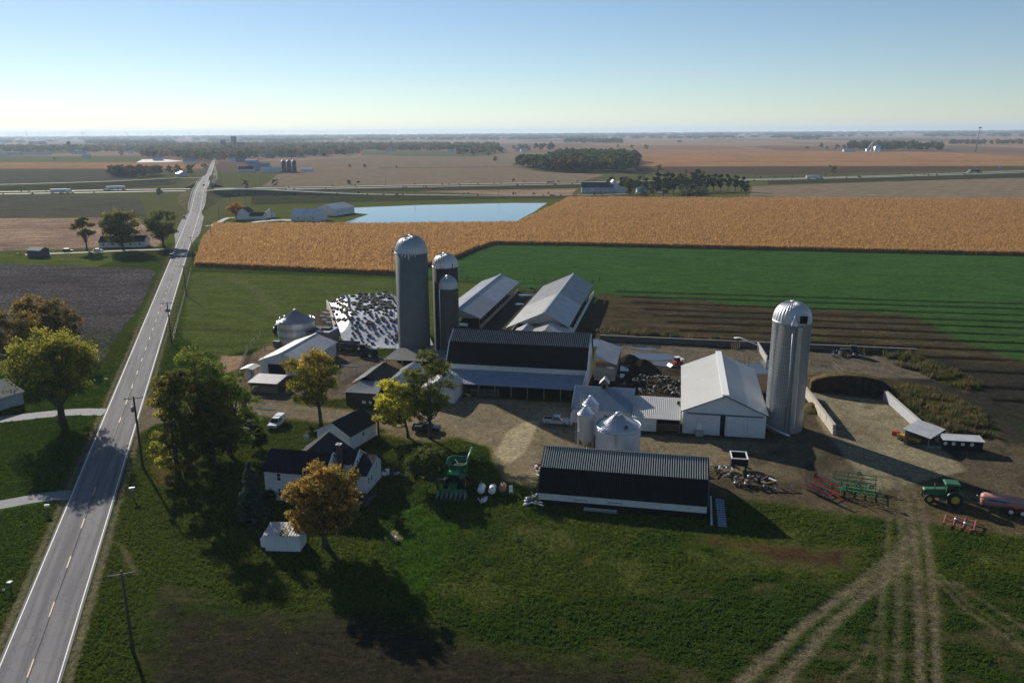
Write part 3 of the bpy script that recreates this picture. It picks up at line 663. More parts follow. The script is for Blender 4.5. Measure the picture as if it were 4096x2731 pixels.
def ridge_cap(root, a, b, mat, w=.45, h=.1):
    return MB().bar((a[0], a[1], a[2]+h*.6), (b[0], b[1], b[2]+h*.6), w, h).build('ridge_cap', mat, root)
def body(root, sec, axis, a, b, mat, name='wall'):
    return MB().prism(sec, axis, a, b).build(name, mat, root)
def opening(root, c, d, rz=0, name='doorway', mat=None):
    """dark of a doorway painted on as a near-black panel: thin box set 4 mm proud of the wall"""
    return MB().box(c, d, rz).build(name, mat or M_void, root)
def window(root, c, w=.9, h=1.4, face='y-', name='window'):
    """framed sash window on a wall face, with pane, meeting rail and sill"""
    rz = {'y-': 0, 'x+': R(90), 'y+': R(180), 'x-': R(-90)}[face]
    f = MB()
    for s in (-1, 1): f.box((s*w/2, 0, 0), (.09, .1, h+.09)); f.box((0, 0, s*h/2), (w-.09, .1, .09))
    f.box((0, -.01, 0), (w-.09, .06, .06))
    o = f.build('window', M_trim, root, loc=c, rot=(0, 0, rz))
    MB().box((0, .02, 0), (w-.08, .03, h-.08)).build('pane', M_glass, o)
    MB().box((0, -.05, -h/2-.09), (w+.2, .14, .07)).build('sill', M_trim, o)
    return o
def gable(root, x0, x1, y0, y1, ev, rd, axis, wm, rm, over=.35, ridge=None, ev2=None, rib=None, ribm=None, cap=None, rh=.05, z0=0, th=.1, rw_=.09, wall=True):
    """gabled block; axis = direction of the ridge; ev/ev2 eave heights on the low/high side"""
    ev2 = ev if ev2 is None else ev2
    if axis == 'y':
        rx = (x0+x1)/2 if ridge is None else ridge
        if wall: body(root, [(x0, z0), (x1, z0), (x1, ev2), (rx, rd), (x0, ev)], 'y', y0, y1, wm)
        s0, s1 = (rd-ev)/(rx-x0), (rd-ev2)/(x1-rx)
        for (xe, ze, s_) in ((x0-over, ev-over*s0, 0), (x1+over, ev2-over*s1, 1)):
            slope(root, (rx, y0-over, rd), (rx, y1+over, rd), (xe, y1+over, ze), (xe, y0-over, ze), rm, th=th, rib=rib, ribm=ribm, rh=rh, rw_=rw_)
        if cap: ridge_cap(root, (rx, y0-over, rd+th), (rx, y1+over, rd+th), cap)
    else:
        ry = (y0+y1)/2 if ridge is None else ridge
        if wall: body(root, [(y0, z0), (y1, z0), (y1, ev2), (ry, rd), (y0, ev)][::-1], 'x', x0, x1, wm)
        s0, s1 = (rd-ev)/(ry-y0), (rd-ev2)/(y1-ry)
        for (ye, ze) in ((y0-over, ev-over*s0), (y1+over, ev2-over*s1)):
            slope(root, (x0-over, ry, rd), (x1+over, ry, rd), (x1+over, ye, ze), (x0-over, ye, ze), rm, th=th, rib=rib, ribm=ribm, rh=rh, rw_=rw_)
        if cap: ridge_cap(root, (x0-over, ry, rd+th), (x1+over, ry, rd+th), cap)
# ------------------------------------------------------------------ silos
def gores(root, n, rad, base, top, mat, shape='dome', gap=.012, hub=.0, seam=None, lift=.05):
    """roof of separate sheet-metal gores with raised seams"""
    prof = []
    if shape == 'dome':
        for i in range(9):
            a = i/8*math.pi/2*.97; prof.append((rad*math.cos(a)**.9, base+(top-base)*math.sin(a)))
    else: prof = [(rad, base), (rad*.5, base+(top-base)*.5), (max(hub, .12), top)]
    m_ = MB(); da = 2*math.pi/n; vs = []; k_ = len(prof)
    for j, (a, dr) in enumerate(((-da/2+.004, lift*.0), (-da*.40, 0), (da*.40, 0), (da/2-.004, 0))):
        for r_, z in prof:
            up = lift if j in (0, 3) else 0
            vs.append(((r_+up*.6)*math.cos(a), (r_+up*.6)*math.sin(a), z+up))
    m_.add(vs, [(j*k_+i, (j+1)*k_+i, (j+1)*k_+i+1, j*k_+i+1) for j in range(3) for i in range(k_-1)], shape == 'dome')
    me = m_.mesh('dome_panel', mat)
    for j in range(n): put('dome_panel' if shape == 'dome' else 'roof_panel', me, root, None, (0, 0, 0), (0, 0, j*da))
def silo(name, label, q, r, hs, ht, shaft, dome, ng, hoops=None, stave=None, hoopm=None, hz=.05):
    t = thing(name, label, 'silo', q, -AZ)
    MB().lathe([(r, 0), (r, hs), (r-.12, hs), (0.01, hs-.02)], 56).build('shaft', shaft, t)
    if stave:
        m_ = MB()
        for i in range(stave):
            a = 2*math.pi*i/stave; m_.box((r*math.cos(a), r*math.sin(a), hs/2), (.07, .10, hs-.1), a)
        m_.build('vertical_ribs', hoopm or shaft, t, 'stuff')
    if hoops:
        m_ = MB(); z = .5
        while z < hs-.2: m_.lathe([(r+.002, z-hz/2), (r+hz*1.1, z-hz/2), (r+hz*1.1, z+hz/2), (r+.002, z+hz/2)], 48, sm=False); z += hoops(z)
        m_.build('steel_hoops', hoopm or M_steel, t, 'stuff')
    MB().lathe([(r+.07, hs-.25), (r+.09, hs+.02), (r-.05, hs+.05)], 48).build('rim_band', dome, t)
    gores(t, ng, r+.04, hs+.03, ht-.12, dome)
    MB().lathe([(.7, ht-.30), (.6, ht-.08), (.05, ht+.12)], 20).build('dome_cap', dome, t)
    return t
M_sil1 = surf('grey_stave_concrete', (.13, .145, .14), .85, sc=.35, var=.1, streak=.5, dirt=(.11, .115, .115), bump=.2)
M_sil2 = surf('black_stave_concrete', (.055, .052, .048), .85, sc=.5, var=.2, streak=.4)
M_sil3 = surf('dark_stave_concrete', (.085, .08, .073), .85, sc=.5, var=.2, streak=.5, dirt=(.05, .045, .04))
M_sil4 = surf('pale_stave_concrete', (.24, .235, .22), .85, sc=.4, var=.12, streak=.5, dirt=(.15, .15, .145))
M_dome = surf('ribbed_dome_metal', (.40, .43, .45), .45, metal=.5, sc=.8, var=.1)
M_dome2 = surf('pale_dome_metal', (.55, .55, .55), .45, metal=.45, sc=.6, var=.06)
BS = (-26.0, 205.5)
s1 = silo('silo', 'tallest of the grey silos, broad shaft with a dark ribbed dome beside the tyre-covered heap', BS, 4.2, 28.3, 32.7, M_sil1, M_dome, 36, lambda z: .75, None, M_sil1, .03)
def ladder(root, x, y, z0, z1, w=.45, mat=None, name='ladder', cage=False):
    m_ = MB()
    for s in (-1, 1): m_.bar((x+s*w/2, y, z0), (x+s*w/2, y, z1), .06)
    z = z0+.2
    while z < z1: m_.bar((x-w/2, y, z), (x+w/2, y, z), .035); z += .33
    if cage:
        z = z1-2.4
        while z < z1+1.1:
            m_.lathe([(.36, z), (.36, z+.05)], 10, (x, y-.3, 0)); z += .55
        for a in (200, 270, 340): m_.bar((x+.36*math.cos(R(a)), y-.3+.36*math.sin(R(a)), z1-2.4), (x+.36*math.cos(R(a)), y-.3+.36*math.sin(R(a)), z1+1.1), .04)
    return m_.build(name, mat or M_steel, root)
# filler pipe and its bracket on the left edge
m_ = MB(); m_.tube([(-4.75, 1.0, .3), (-4.75, 1.0, 28.6), (-4.3, .9, 29.3)], .12, 8); m_.build('filler_pipe', M_steel, s1)
m_ = MB(); m_.bar((-5.1, -.6, 0), (-5.1, -.6, 28.0), .09); m_.bar((-4.2, -.6, 27.6), (-5.2, -.6, 27.6), .1)
for i in range(12): m_.bar((-4.15, -.6, 2+i*2.3), (-5.1, -.6, 2+i*2.3), .05)
m_.build('hoist_rail', M_pole, s1)
m_ = MB(); m_.bar((-4.3, -.3, 28.9), (-5.3, -.3, 28.9), .12); m_.box((-4.9, -.3, 28.4), (.35, .5, .5)); m_.build('hoist_bracket', M_dtrim, s1)
m_ = MB()
for i in range(16): a = -1.9+random.random()*.9; z = 27.9-abs(random.gauss(0, .9)); m_.box((4.215*math.cos(a), 4.215*math.sin(a), z), (.03, .12+random.random()*.15, .12+random.random()*.3), a)
m_.build('lime_spots', M_trim, s1, 'stuff')
s2 = silo('silo', 'black silo with bright steel dome and small roof hatch, behind the narrow dark silo', (-17.5, 208.0), 3.35, 24.2, 27.6, M_sil2, M_dome2, 30, lambda z: .62, None, M_drib, .05)
MB().lathe([(.75, 23.9), (.6, 24.4), (.04, 25.5)], 14, (-1.0, -3.2, 0)).build('chute_cap', M_dome2, s2)
MB().box((2.6, -2.2, 24.4), (.25, .25, 1.1)).build('vent_pipe', M_dtrim, s2)
s3 = silo('silo', 'narrow short dark silo with pale filler pipe, nearest the black barn roof', (-16.2, 200.5), 2.4, 19.9, 22.9, M_sil3, M_dome, 26, lambda z: .6, 44, M_drib, .04)
MB().tube([(-1.85, -1.75, 1.5), (-1.85, -1.75, 19.3), (-1.2, -1.1, 20.4)], .13, 8).build('filler_pipe', M_galv, s3)
SR = (54.6, 151.0)
s4 = silo('silo', 'lone pale ribbed silo standing beyond the big white barn, with round chute and cone cap', SR, 3.62, 22.4, 26.2, M_sil4, M_dome2, 34, lambda z: .42+z*.022, 72, M_galv, .045)
s4.rotation_euler = (0, 0, R(-20))
MB().tube([(.35, -4.05, 1.0), (.35, -4.05, 21.6)], .14, 10).build('filler_pipe', M_galv, s4)
MB().lathe([(.78, 22.2), (.70, 22.6), (.05, 24.0)], 18, (.5, -3.9, 0)).build('chute_cap', M_dome2, s4)
MB().lathe([(.55, .6), (.55, 21.9)], 14, (1.6, -3.7, 0)).build('unloading_chute', M_galv, s4)
m_ = MB(); m_.box((2.1, -3.2, 23.3), (1.35, .9, 1.5)); m_.build('roof_hatch', M_void, s4)
m_ = MB(); m_.box((2.1, -3.3, 24.15), (1.7, 1.3, .1)); m_.box((1.3, -3.3, 23.3), (.1, 1.1, 1.6)); m_.box((2.9, -3.3, 23.3), (.1, 1.1, 1.6)); m_.build('hatch_frame', M_dome2, s4)
m_ = MB(); m_.tube([(-4.4, -3.2, 2.0), (-.2, -5.2, .8), (1.4, -5.8, .55)], .28, 8); m_.build('conveyor_tube', M_galv, s4)

# ------------------------------------------------------------------ long black-roofed shed in front
pb = fthing('poultry_barn', 'long low barn with black ribbed gambrel roof and blue-white skirt, nearest the camera', 'barn', -6.4, 123.6)
X0, X1 = -13.6, 13.1
body(pb, [(-7.3, .75), (7.3, .75), (7.3, 2.2), (4, 4.85), (0, 6.85), (-4, 4.85), (-7.3, 2.2)][::-1], 'x', X0+.15, X1-.15, M_wwall)
MB().box((-.25, 0, .37), (26, 14.1, .75)).build('shaded_base', M_void, pb)  # near-black box: shade under the open foot of the barn, put into the colour
Mst = surf('black_steel_sheet', (.014, .015, .014), .65, spec=.1, var=.25, sc=.4, streak=.3, dirt=(.035, .03, .024)); Mribw = surf('sunlit_rib_crest', (.58, .57, .50), .55, metal=0, var=.06)  # pale crest colour paints in the sun caught by the upper ribs
for s in (-1, 1):
    slope(pb, (X0, 0, 6.87), (X1, 0, 6.87), (X1, s*4.05, 4.85), (X0, s*4.05, 4.85), Mst, 'upper_roof', .08, .372, Mribw, .19, .12)
    slope(pb, (X0, s*4.02, 4.83), (X1, s*4.02, 4.83), (X1, s*7.6, 1.98), (X0, s*7.6, 1.98), Mst, 'lower_roof', .08, .372, Mst, .13, .07)
ridge_cap(pb, (X0, 0, 6.96), (X1, 0, 6.96), M_drib, .4, .1)
MB().bar((X0-.05, 0, 6.95), (X0-.05, -4.1, 4.9), .18).bar((X0-.05, -4.1, 4.9), (X0-.05, -7.6, 2.0), .18).build('rake_trim', M_dtrim, pb)
MB().bar((X1+.05, 0, 6.95), (X1+.05, -4.1, 4.9), .14).bar((X1+.05, -4.1, 4.9), (X1+.05, -7.6, 2.0), .14).build('rake_trim', M_dtrim, pb)
for x_ in (-6.6, -1.2): 
    f = MB(); f.box((x_, -7.45, 1.25), (2.0, .08, .05)).box((x_-1, -7.45, .8), (.05, .08, .9)).box((x_+1, -7.45, .8), (.05, .08, .9)); f.build('door_frame', M_dtrim, pb)
MB().box((-3.4, -8.6, .35), (5.2, .5, .35)).build('water_trough', M_galv, pb)

# ------------------------------------------------------------------ big dairy barn
bb = fthing('dairy_barn', 'large gambrel barn with black roof, white wall and long blue-grey lean-to', 'barn', -35.2, 181)
X0, X1 = -16.7, 16.7
sec = [(-6.8, 0), (7, 0), (7, 5.6), (3.75, 9.8), (0, 12), (-3.75, 9.8), (-6.8, 5.8)]
body(bb, sec[::-1], 'x', X0+.3, X1-.3, M_wwall)
Mbk = surf('barn_black_sheet', (.017, .017, .016), .65, spec=.1, var=.25, sc=.3, streak=.35, dirt=(.04, .034, .027)); Mbr = surf('barn_sunlit_crest', (.40, .385, .34), .55, metal=0)  # crest paler than the sheet: sunlight on the upper ribs painted in
for s in (-1, 1):
    slope(bb, (X0, 0, 12.02), (X1, 0, 12.02), (X1, s*3.8, 9.82), (X0, s*3.8, 9.82), Mbk, 'upper_roof', .1, .45, Mbr, .2, .13)
    slope(bb, (X0, s*3.78, 9.8), (X1, s*3.78, 9.8), (X1, s*7.2, 5.35), (X0, s*7.2, 5.35), Mbk, 'lower_roof', .1, .45, Mbk, .12, .05)
for x_ in (X0-.06, X1+.06):
    MB().bar((x_, 0, 12.1), (x_, -3.85, 9.9), .22).bar((x_, -3.85, 9.9), (x_, -7.25, 5.4), .22).build('rake_trim', M_trim, bb)
ridge_cap(bb, (X0, 0, 12.14), (X1, 0, 12.14), Mbk, .5)
slope(bb, (X0+.9, -6.82, 3.95), (X1-.2, -6.82, 3.95), (X1-.2, -14.2, 2.75), (X0+.9, -14.2, 2.75), M_broof, 'lean_to_roof', .1, .9, M_broof, .1, .05)
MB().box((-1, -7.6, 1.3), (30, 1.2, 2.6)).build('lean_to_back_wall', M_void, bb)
for i in range(9): MB().box((X0+2+i*3.75, -13.9, 1.36), (.22, .22, 2.72)).build('post', M_wood, bb)
m_ = MB()
for i in range(6): m_.bar((-9, -13.95, .4+i*.26), (-2.5, -13.95, .4+i*.26), .05)
for i in range(5): m_.bar((-9+i*1.6, -13.97, .1), (-9+i*1.6, -13.97, 1.9), .06)
m_.build('pen_gate', M_steel, bb)
m_ = MB(); m_.prism([(-14.2, 2.6), (-6.82, 3.9), (-6.82, 5.5), (-7, 5.2)], 'x', X1-.42, X1-.3); m_.build('gable_shoulder', M_wwall, bb)
rl = fthing('lean_to_shed', 'grey monopitch roof against the right end of the large gambrel barn', 'shed', -18.1, 191)
slope(rl, (0, -7.4, 5.9), (0, 9, 5.9), (5.5, 9, 4.1), (5.5, -7.4, 4.1), M_groof, 'roof', .12, .9, M_groof, .08, .04)
MB().box((2.6, -6.9, 1.6), (4.8, .2, 3.2)).build('front_wall', M_conc2, rl)
MB().box((5.1, 1, 1.95), (.2, 15, 3.9)).build('side_wall', M_wood, rl)
MB().box((3.0, -6.85, 3.9), (4.9, .14, .9)).build('fascia_board', M_wood, rl)
for y_ in (-7, 8.6): MB().box((5.3, y_, 2.05), (.2, .2, 4.1)).build('post', M_wood, rl)

# ------------------------------------------------------------------ white machine barn
wb = fthing('machine_barn', 'big white gabled barn with pale roof and double sliding doors, left of the lone silo', 'barn', 10.8, 152.4)
gable(wb, -7.9, 7.9, 0, 31.6, 4.7, 8.15, 'y', M_wwall, M_wroof, .4, rib=.6, ribm=M_wroof, rh=.035, cap=None)
MB().box((0, 15.8, 8.42), (1.3, 32.5, .3)).build('ridge_vent', M_trim, wb)
for x_, w_ in ((-6.35, 2.9), (-2.75, 4.1), (2.35, 4.1), (6.05, 3.1)):
    dd = MB().box((x_, -.12 if abs(x_) < 4 else -.06, 2.05), (w_-.06, .1, 4.1))
    for i in range(int(w_/.45)): dd.box((x_-w_/2+.25+i*.45, -.17 if abs(x_) < 4 else -.11, 2.05), (.05, .03, 4.0))
    dd.build('sliding_door' if abs(x_) < 4 else 'front_panel', M_wwall, wb)
MB().box((-.28, -.11, 2.1), (.9, .16, 4.2)).build('door_gap', M_void, wb)
MB().box((0, -.2, 4.3), (14.5, .16, .18)).build('door_track', M_dtrim, wb)
MB().box((-4.7, -.2, 1.2), (.9, .05, 2.1)).build('side_door', M_trim, wb)
MB().bar((-8.35, -.45, 4.6), (0, -.45, 8.25), .16).bar((0, -.45, 8.25), (8.35, -.45, 4.6), .16).build('rake_trim', M_dtrim, wb)
MB().box((-4.6, -.9, .5), (1.5, 1.0, 1.0), .1).build('feed_bin', M_conc2, wb)

# ------------------------------------------------------------------ milking parlour with dormer tower, and link roof
mp = fthing('milking_parlour', 'white building with steep blue-grey roof and little cupola tower, behind the feed bins', 'building', -13.3, 156.8)
gable(mp, -6.0, 6.0, -2.6, 5.6, 3.15, 6.0, 'x', M_wwall, M_broof, .35, ridge=3.6, ev2=4.6, rib=.42, ribm=M_broof, rh=.05)
MB().box((-6.05, -3.4, 1.25), (.2, 1.9, 2.5)).build('corner_wall', M_trim, mp)
cu = MB().box((-.1, 3.8, 6.15), (1.25, 1.5, 1.9)).build('cupola', M_wood, mp)
slope(cu, (-.1, 2.7, 8.0), (-.1, 4.9, 8.0), (-1.1, 4.9, 6.9), (-1.1, 2.7, 6.9), M_groof, 'cupola_roof', .06)
slope(cu, (-.1, 2.7, 8.0), (-.1, 4.9, 8.0), (.9, 4.9, 6.9), (.9, 2.7, 6.9), M_groof, 'cupola_roof', .06)
MB().prism([(-.72, 7.05), (.52, 7.05), (-.1, 7.9)], 'y', 3.06, 4.5).build('cupola_gable', M_wood, cu)
MB().box((-.1, 3.03, 6.2), (.7, .05, 1.0)).build('louvre', M_void, cu)
MB().box((3.0, -2.66, 1.6), (.5, .06, .7)).build('vent', M_dtrim, mp)
window(mp, (0.8, -2.66, 1.7), .8, .8)
lk = fthing('link_building', 'low white building with ribbed pale roof joining the parlour to the white barn', 'building', -2.2, 156.2)
slope(lk, (-4.9, 5.2, 4.15), (4.75, 5.2, 4.15), (4.75, -4.5, 2.75), (-4.9, -4.5, 2.75), M_wroof, 'roof', .1, .38, M_wroof, .12, .06)
MB().box((-2.35, .2, 1.32), (4.6, 8.6, 2.64)).build('wall', M_wwall, lk)
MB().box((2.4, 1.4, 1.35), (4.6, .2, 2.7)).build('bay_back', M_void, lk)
for x_ in (.1, 4.5): MB().box((x_, -4.0, 1.32), (.18, .18, 2.64)).build('post', M_wood, lk)
for z_ in (.5, 1.0, 1.5): MB().box((2.3, -3.9, z_), (4.2, .06, .16)).build('gate_board', M_wood, lk)
MB().lathe([(.0, 0), (.32, .05), (.32, .55), (.2, .7), (0, .72)], 12, (4.2, 2.1, 3.9)).build('roof_fan', M_dtrim, lk)

# ------------------------------------------------------------------ free-stall sheds behind
l1 = fthing('freestall_shed', 'long open-sided cattle shed with grey metal roof, left of the pair behind the silos', 'shed', -64.3, 228.5)
def freestall(t, xl, xr, L, ev_l, ev_r, rd, m1, m2, split):
    for (a, b, mt) in ((0, split, m1), (split, L, m2)):
        for xe, ze in ((xl, ev_l), (xr, ev_r)):
            slope(t, (0, a, rd), (0, b, rd), (xe, b, ze), (xe, a, ze), mt, 'roof_section', .1, 1.0, mt, .07, .035)
    ridge_cap(t, (0, 0, rd+.12), (0, L, rd+.12), M_rib, .6, .14)
    n = int(L/4.6)
    for xe, ze in ((xl+.4, ev_l), (xr-.4, ev_r)):
        for i in range(n+1): MB().box((xe, .2+i*(L-.4)/n, ze/2), (.2, .2, ze)).build('post', M_wood, t)
        MB().box((xe, L/2, .55), (.16, L-.4, 1.1)).build('side_curb', M_conc2, t)
        MB().box((xe+.01, L/2, ze-.32), (.12, L-.2, .55)).build('eave_board', M_wood, t)
freestall(l1, -7.2, 7.3, 61, 3.4, 3.4, 6.2, surf('shed_roof_a', (.30, .29, .29), .42, metal=.35, sc=.3, streak=.4), surf('shed_roof_b', (.34, .35, .37), .40, metal=.35, sc=.3, streak=.5), 24)
MB().prism([(-7, 3.45), (7, 3.45), (0, 6.1)], 'y', .1, .25).build('gable_panel', surf('dull_grey_sheet', (.2, .21, .22), .6), l1)
MB().tube([(-1.5, -.6, 1.6), (3.4, -.7, 1.5)], .5, 10).build('white_tank', M_trim, l1)
l2 = fthing('freestall_shed', 'wider cattle shed with two-tone grey roof, right of the pair, green field behind', 'shed', -36.2, 219.5)
freestall(l2, -11.0, 7.3, 66, 3.1, 4.0, 8.0, surf('shed_roof_c', (.40, .385, .37), .42, metal=.3, sc=.3, streak=.35), surf('shed_roof_d', (.25, .24, .245), .42, metal=.3, sc=.3, streak=.5), 30)
MB().prism([(-8.2, 4.5), (5.5, 5.0), (0, 7.85)], 'y', .1, .25).build('gable_panel', M_groof, l2)
MB().box((7.9, 33, 1.7), (.15, 60, 1.6)).build('side_curtain', M_wwall, l2)
an = fthing('holding_pen_roof', 'pale gabled annex roof in front of the wider cattle shed', 'shed', -34.2, 209.0)
gable(an, -6.2, 6.4, .3, 12.5, 3.2, 5.5, 'y', M_conc2, MATS['shed_roof_c'], .3, rib=1.0)
an2 = fthing('holding_pen_roof', 'smaller low pale roof left of the annex, just over the black barn ridge', 'shed', -40.2, 211.0)
gable(an2, -3.2, 2.6, 0, 7, 3.6, 5.0, 'y', M_conc2, M_groof, .3, rib=1.0)

# ------------------------------------------------------------------ buildings left of the silos
lw = fthing('cattle_barn', 'white gabled barn with pale roof and dark doorway, in front of the striped grain bin', 'barn', -94.3, 174.2)
gable(lw, -5.9, 5.6, 0, 19.6, 3.6, 5.6, 'y', M_wwall, surf('milky_metal_roof', (.42, .42, .41), .45, metal=.2, sc=.3, streak=.35), .4, rib=.9, rh=.04, cap=M_trim)
opening(lw, (-1.6, -.02, 1.35), (4.6, .06, 2.7))
MB().box((-.2, -.06, 4.15), (11.6, .05, .12)).build('trim_board', M_trim, lw)
cs = fthing('calf_shed', 'small open-front shed with ribbed pale roof, left under the orange tree', 'shed', -95.6, 160)
slope(cs, (-.2, 5.4, 2.9), (7.2, 5.4, 2.9), (7.2, 0, 2.35), (-.2, 0, 2.35), surf('pale_roof_sheet', (.46, .44, .44), .5, metal=.2), 'roof', .08, .5, None, .12, .06)
MB().box((3.5, 5, 1.4), (7, .15, 2.8)).build('back_wall', M_wood, cs); MB().box((3.5, .6, .7), (6.8, .12, 1.4)).build('front_boards', M_wood, cs)
for x_ in (.1, 2.4, 4.7, 6.9): MB().box((x_, .5, 1.17), (.16, .16, 2.34)).build('post', M_wood, cs)
st = fthing('hay_feeder', 'little white-roofed feeder stand by the corral fence, leftmost of the yard', 'feeder', -101.2, 171)
slope(st, (0, 2, 2.9), (0, -2, 2.9), (-1.7, -2, 2.5), (-1.7, 2, 2.5), M_wroof, 'roof_slope', .05); slope(st, (0, 2, 2.9), (0, -2, 2.9), (1.7, -2, 2.5), (1.7, 2, 2.5), M_wroof, 'roof_slope', .05)
MB().box((.1, -.3, 1.2), (1.1, 1.6, 1.7)).build('hopper', M_wwall, st)
for x_ in (-1.1, 1.1):
    for y_ in (-1.5, 1.5): MB().box((x_, y_, 1.3), (.1, .1, 2.6)).build('post', M_dtrim, st)
bk = fthing('block_shed', 'flat-roofed grey block shed between the striped grain bin and the tyre heap', 'shed', -97.4, 204.4)
MB().box((0, 0, 2.05), (7, 6.2, 4.1)).build('wall', surf('grey_block', (.17, .165, .155), .9, streak=.4, sc=.5), bk)
for i in range(5): MB().box((-2.84+i*1.43, 0, 4.2), (1.41, 6.6, .12), ry=.01*(i % 2)).build('roof_sheet', [M_black, M_black, M_groof, M_groof, M_galv][i], bk)
MB().box((1.2, .6, 4.5), (2.4, 2.6, .5)).build('roof_bundle', M_black, bk)
ds = fthing('machine_shed', 'dark shed with steep lit roof edge and ribbed low front roof, facing the drive', 'shed', -66.2, 161)
slope(ds, (-.8, 11.4, 5.2), (-.8, -.2, 5.2), (-4.0, -.2, 3.6), (-4.0, 11.4, 3.6), M_groof, 'roof_slope', .08, .5, None, .08, .04)
slope(ds, (-.8, 11.4, 5.2), (-.8, -.2, 5.2), (3.6, -.2, 3.35), (3.6, 11.4, 3.35), M_black, 'roof_slope', .08, .5, None, .08, .04)  # sunlit slope paler, shaded slope black: light and shade put into the colours
slope(ds, (-1.7, -.1, 4.2), (3.9, -.1, 4.2), (4.0, -5.3, 3.0), (-3.9, -5.3, 3.0), surf('zinc_roof', (.30, .32, .31), .42, metal=.5), 'front_roof', .06, .36, MATS['zinc_roof'], .12, .07)
Mbw = surf('brown_boards', (.055, .042, .032), .9, sc=2, streak=.5)
MB().box((0, 5.6, 1.65), (7, 11, 3.3)).build('wall', Mbw, ds); MB().box((0, -2.6, 1.45), (7.2, 5, 2.9)).build('front_wall', Mbw, ds)
for x_, w_ in ((.6, .9), (2.1, .6)): MB().box((x_, -5.14, .9), (w_, .05, .6)).build('window', M_trim, ds)
lr = fthing('lean_to_roof', 'low grey ribbed roof at the foot of the silos', 'shed', -61.5, 186)
slope(lr, (-8.2, 4.6, 3.7), (7.7, 4.6, 3.7), (8.0, -4.4, 3.1), (-9, -4.4, 3.1), surf('lean_roof_sheet', (.26, .26, .25), .45, metal=.4), 'roof', .08, .42, None, .14, .07)
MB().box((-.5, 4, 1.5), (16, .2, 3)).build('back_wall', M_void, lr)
for x_ in (-8.4, -4.3, 0, 4, 7.6): MB().box((x_, -4, 1.5), (.2, .2, 3)).build('post', M_wood, lr)
for i in range(4): MB().box((-2.5+i*.3, -3.9, .6+i*.35), (3.2, .08, .2), ry=.1*i).build('rail_board', M_wood, lr)
w1 = fthing('white_shed', 'white gabled shed with bright snow-pale roof, between dark shed and yellow tree', 'shed', -60.3, 163.8)
gable(w1, -3.2, 3.4, 0, 11, 3.0, 4.9, 'y', M_wwall, M_wroof, .3, rib=.5); window(w1, (-.6, -.06, 2.0), 1.4, 1.2)
w2 = fthing('milk_house', 'small white building with pale gabled roof, left of the large lean-to', 'building', -50.4, 161.2)
gable(w2, -3.9, 3.9, 0, 7.4, 3.0, 4.9, 'y', M_wwall, surf('pale_grey_roof', (.5, .49, .47), .5, metal=.2, streak=.5, sc=.6), .3, rib=.6)
# ------------------------------------------------------------------ bins
def striped():
    t = NT('striped_galvanised'); p = t.pos(True); sx = t.n('ShaderNodeSeparateXYZ'); t.l(p, sx.inputs[0])
    q = t.n('ShaderNodeMath', operation='FLOORED_MODULO') if False else t.n('ShaderNodeMath', operation='PINGPONG'); t.l(sx.outputs[2], q.inputs[0]); q.inputs[1].default_value = 1.15
    c = t.mix(t.ramp(q.outputs[0], [(.48, 0.), (.52, 1.)]), (.36, .39, .42), (.56, .57, .58))
    c = t.mix(.5, c, t.mix(t.noise(t.map(p, (2, 2, .2)), 1, 5), (.6, .6, .6), (1.3, 1.3, 1.3)), 'MULTIPLY'); return t.fin(c, .4, .6, .4)
def grain_bin(t, r, he, ha, n, wallm, roofm, rings=.9):
    prof = []; z = 0; c = .03
    while z < he-.01: prof += [(r, z), (r+c, z+rings*.25), (r, z+rings*.5), (r+c, z+rings*.75)]; z += rings
    prof.append((r, he)); MB().lathe(prof, 56).build('bin_wall', wallm, t)
    gores(t, n, r+.22, he-.08, ha, roofm, 'cone', hub=.55, lift=.075)
    MB().lathe([(.62, ha-.05), (.6, ha+.25), (.35, ha+.45), (.02, ha+.5)], 16).build('peak_cap', roofm, t)
gb = fthing('grain_bin', 'wide steel grain bin with conical ribbed roof, just behind the black-roofed front barn', 'grain bin', -8.9, 138.9)
M_gbr = surf('bright_bin_roof', (.60, .61, .62), .3, metal=.75, var=.05)
grain_bin(gb, 4.1, 5.5, 7.9, 40, surf('bin_wall_galv', (.56, .61, .66), .45, metal=.25, sc=.5, var=.1, streak=.3), M_gbr)
ladder(gb, 0, -4.35, .3, 5.6)
MB().box((1.6, -2.6, 6.45), (.6, .45, .35), rx=.5).build('roof_hatch', M_dtrim, gb)
lb = fthing('grain_bin', 'older grain bin with banded wall and rust-streaked cone roof, beside the white cattle barn', 'grain bin', -105.2, 204.2)
grain_bin(lb, 5.2, 6.6, 9.4, 36, striped(), surf('rusty_bin_roof', (.38, .37, .37), .5, metal=.4, sc=1.2, var=.2, streak=.6, dirt=(.25, .13, .09)))
for a in (160, 200, 250, 20, 40): MB().lathe([(.42, 0), (.45, .4), (.2, .62), (0, .64)], 12, (4.3*math.cos(R(a)), 4.3*math.sin(R(a)), 6.9)).build('roof_vent', M_galv, lb)
MB().box((-4.0, -4.6, .75), (1.9, 1.1, 1.5)).build('fan_housing', M_dtrim, lb)
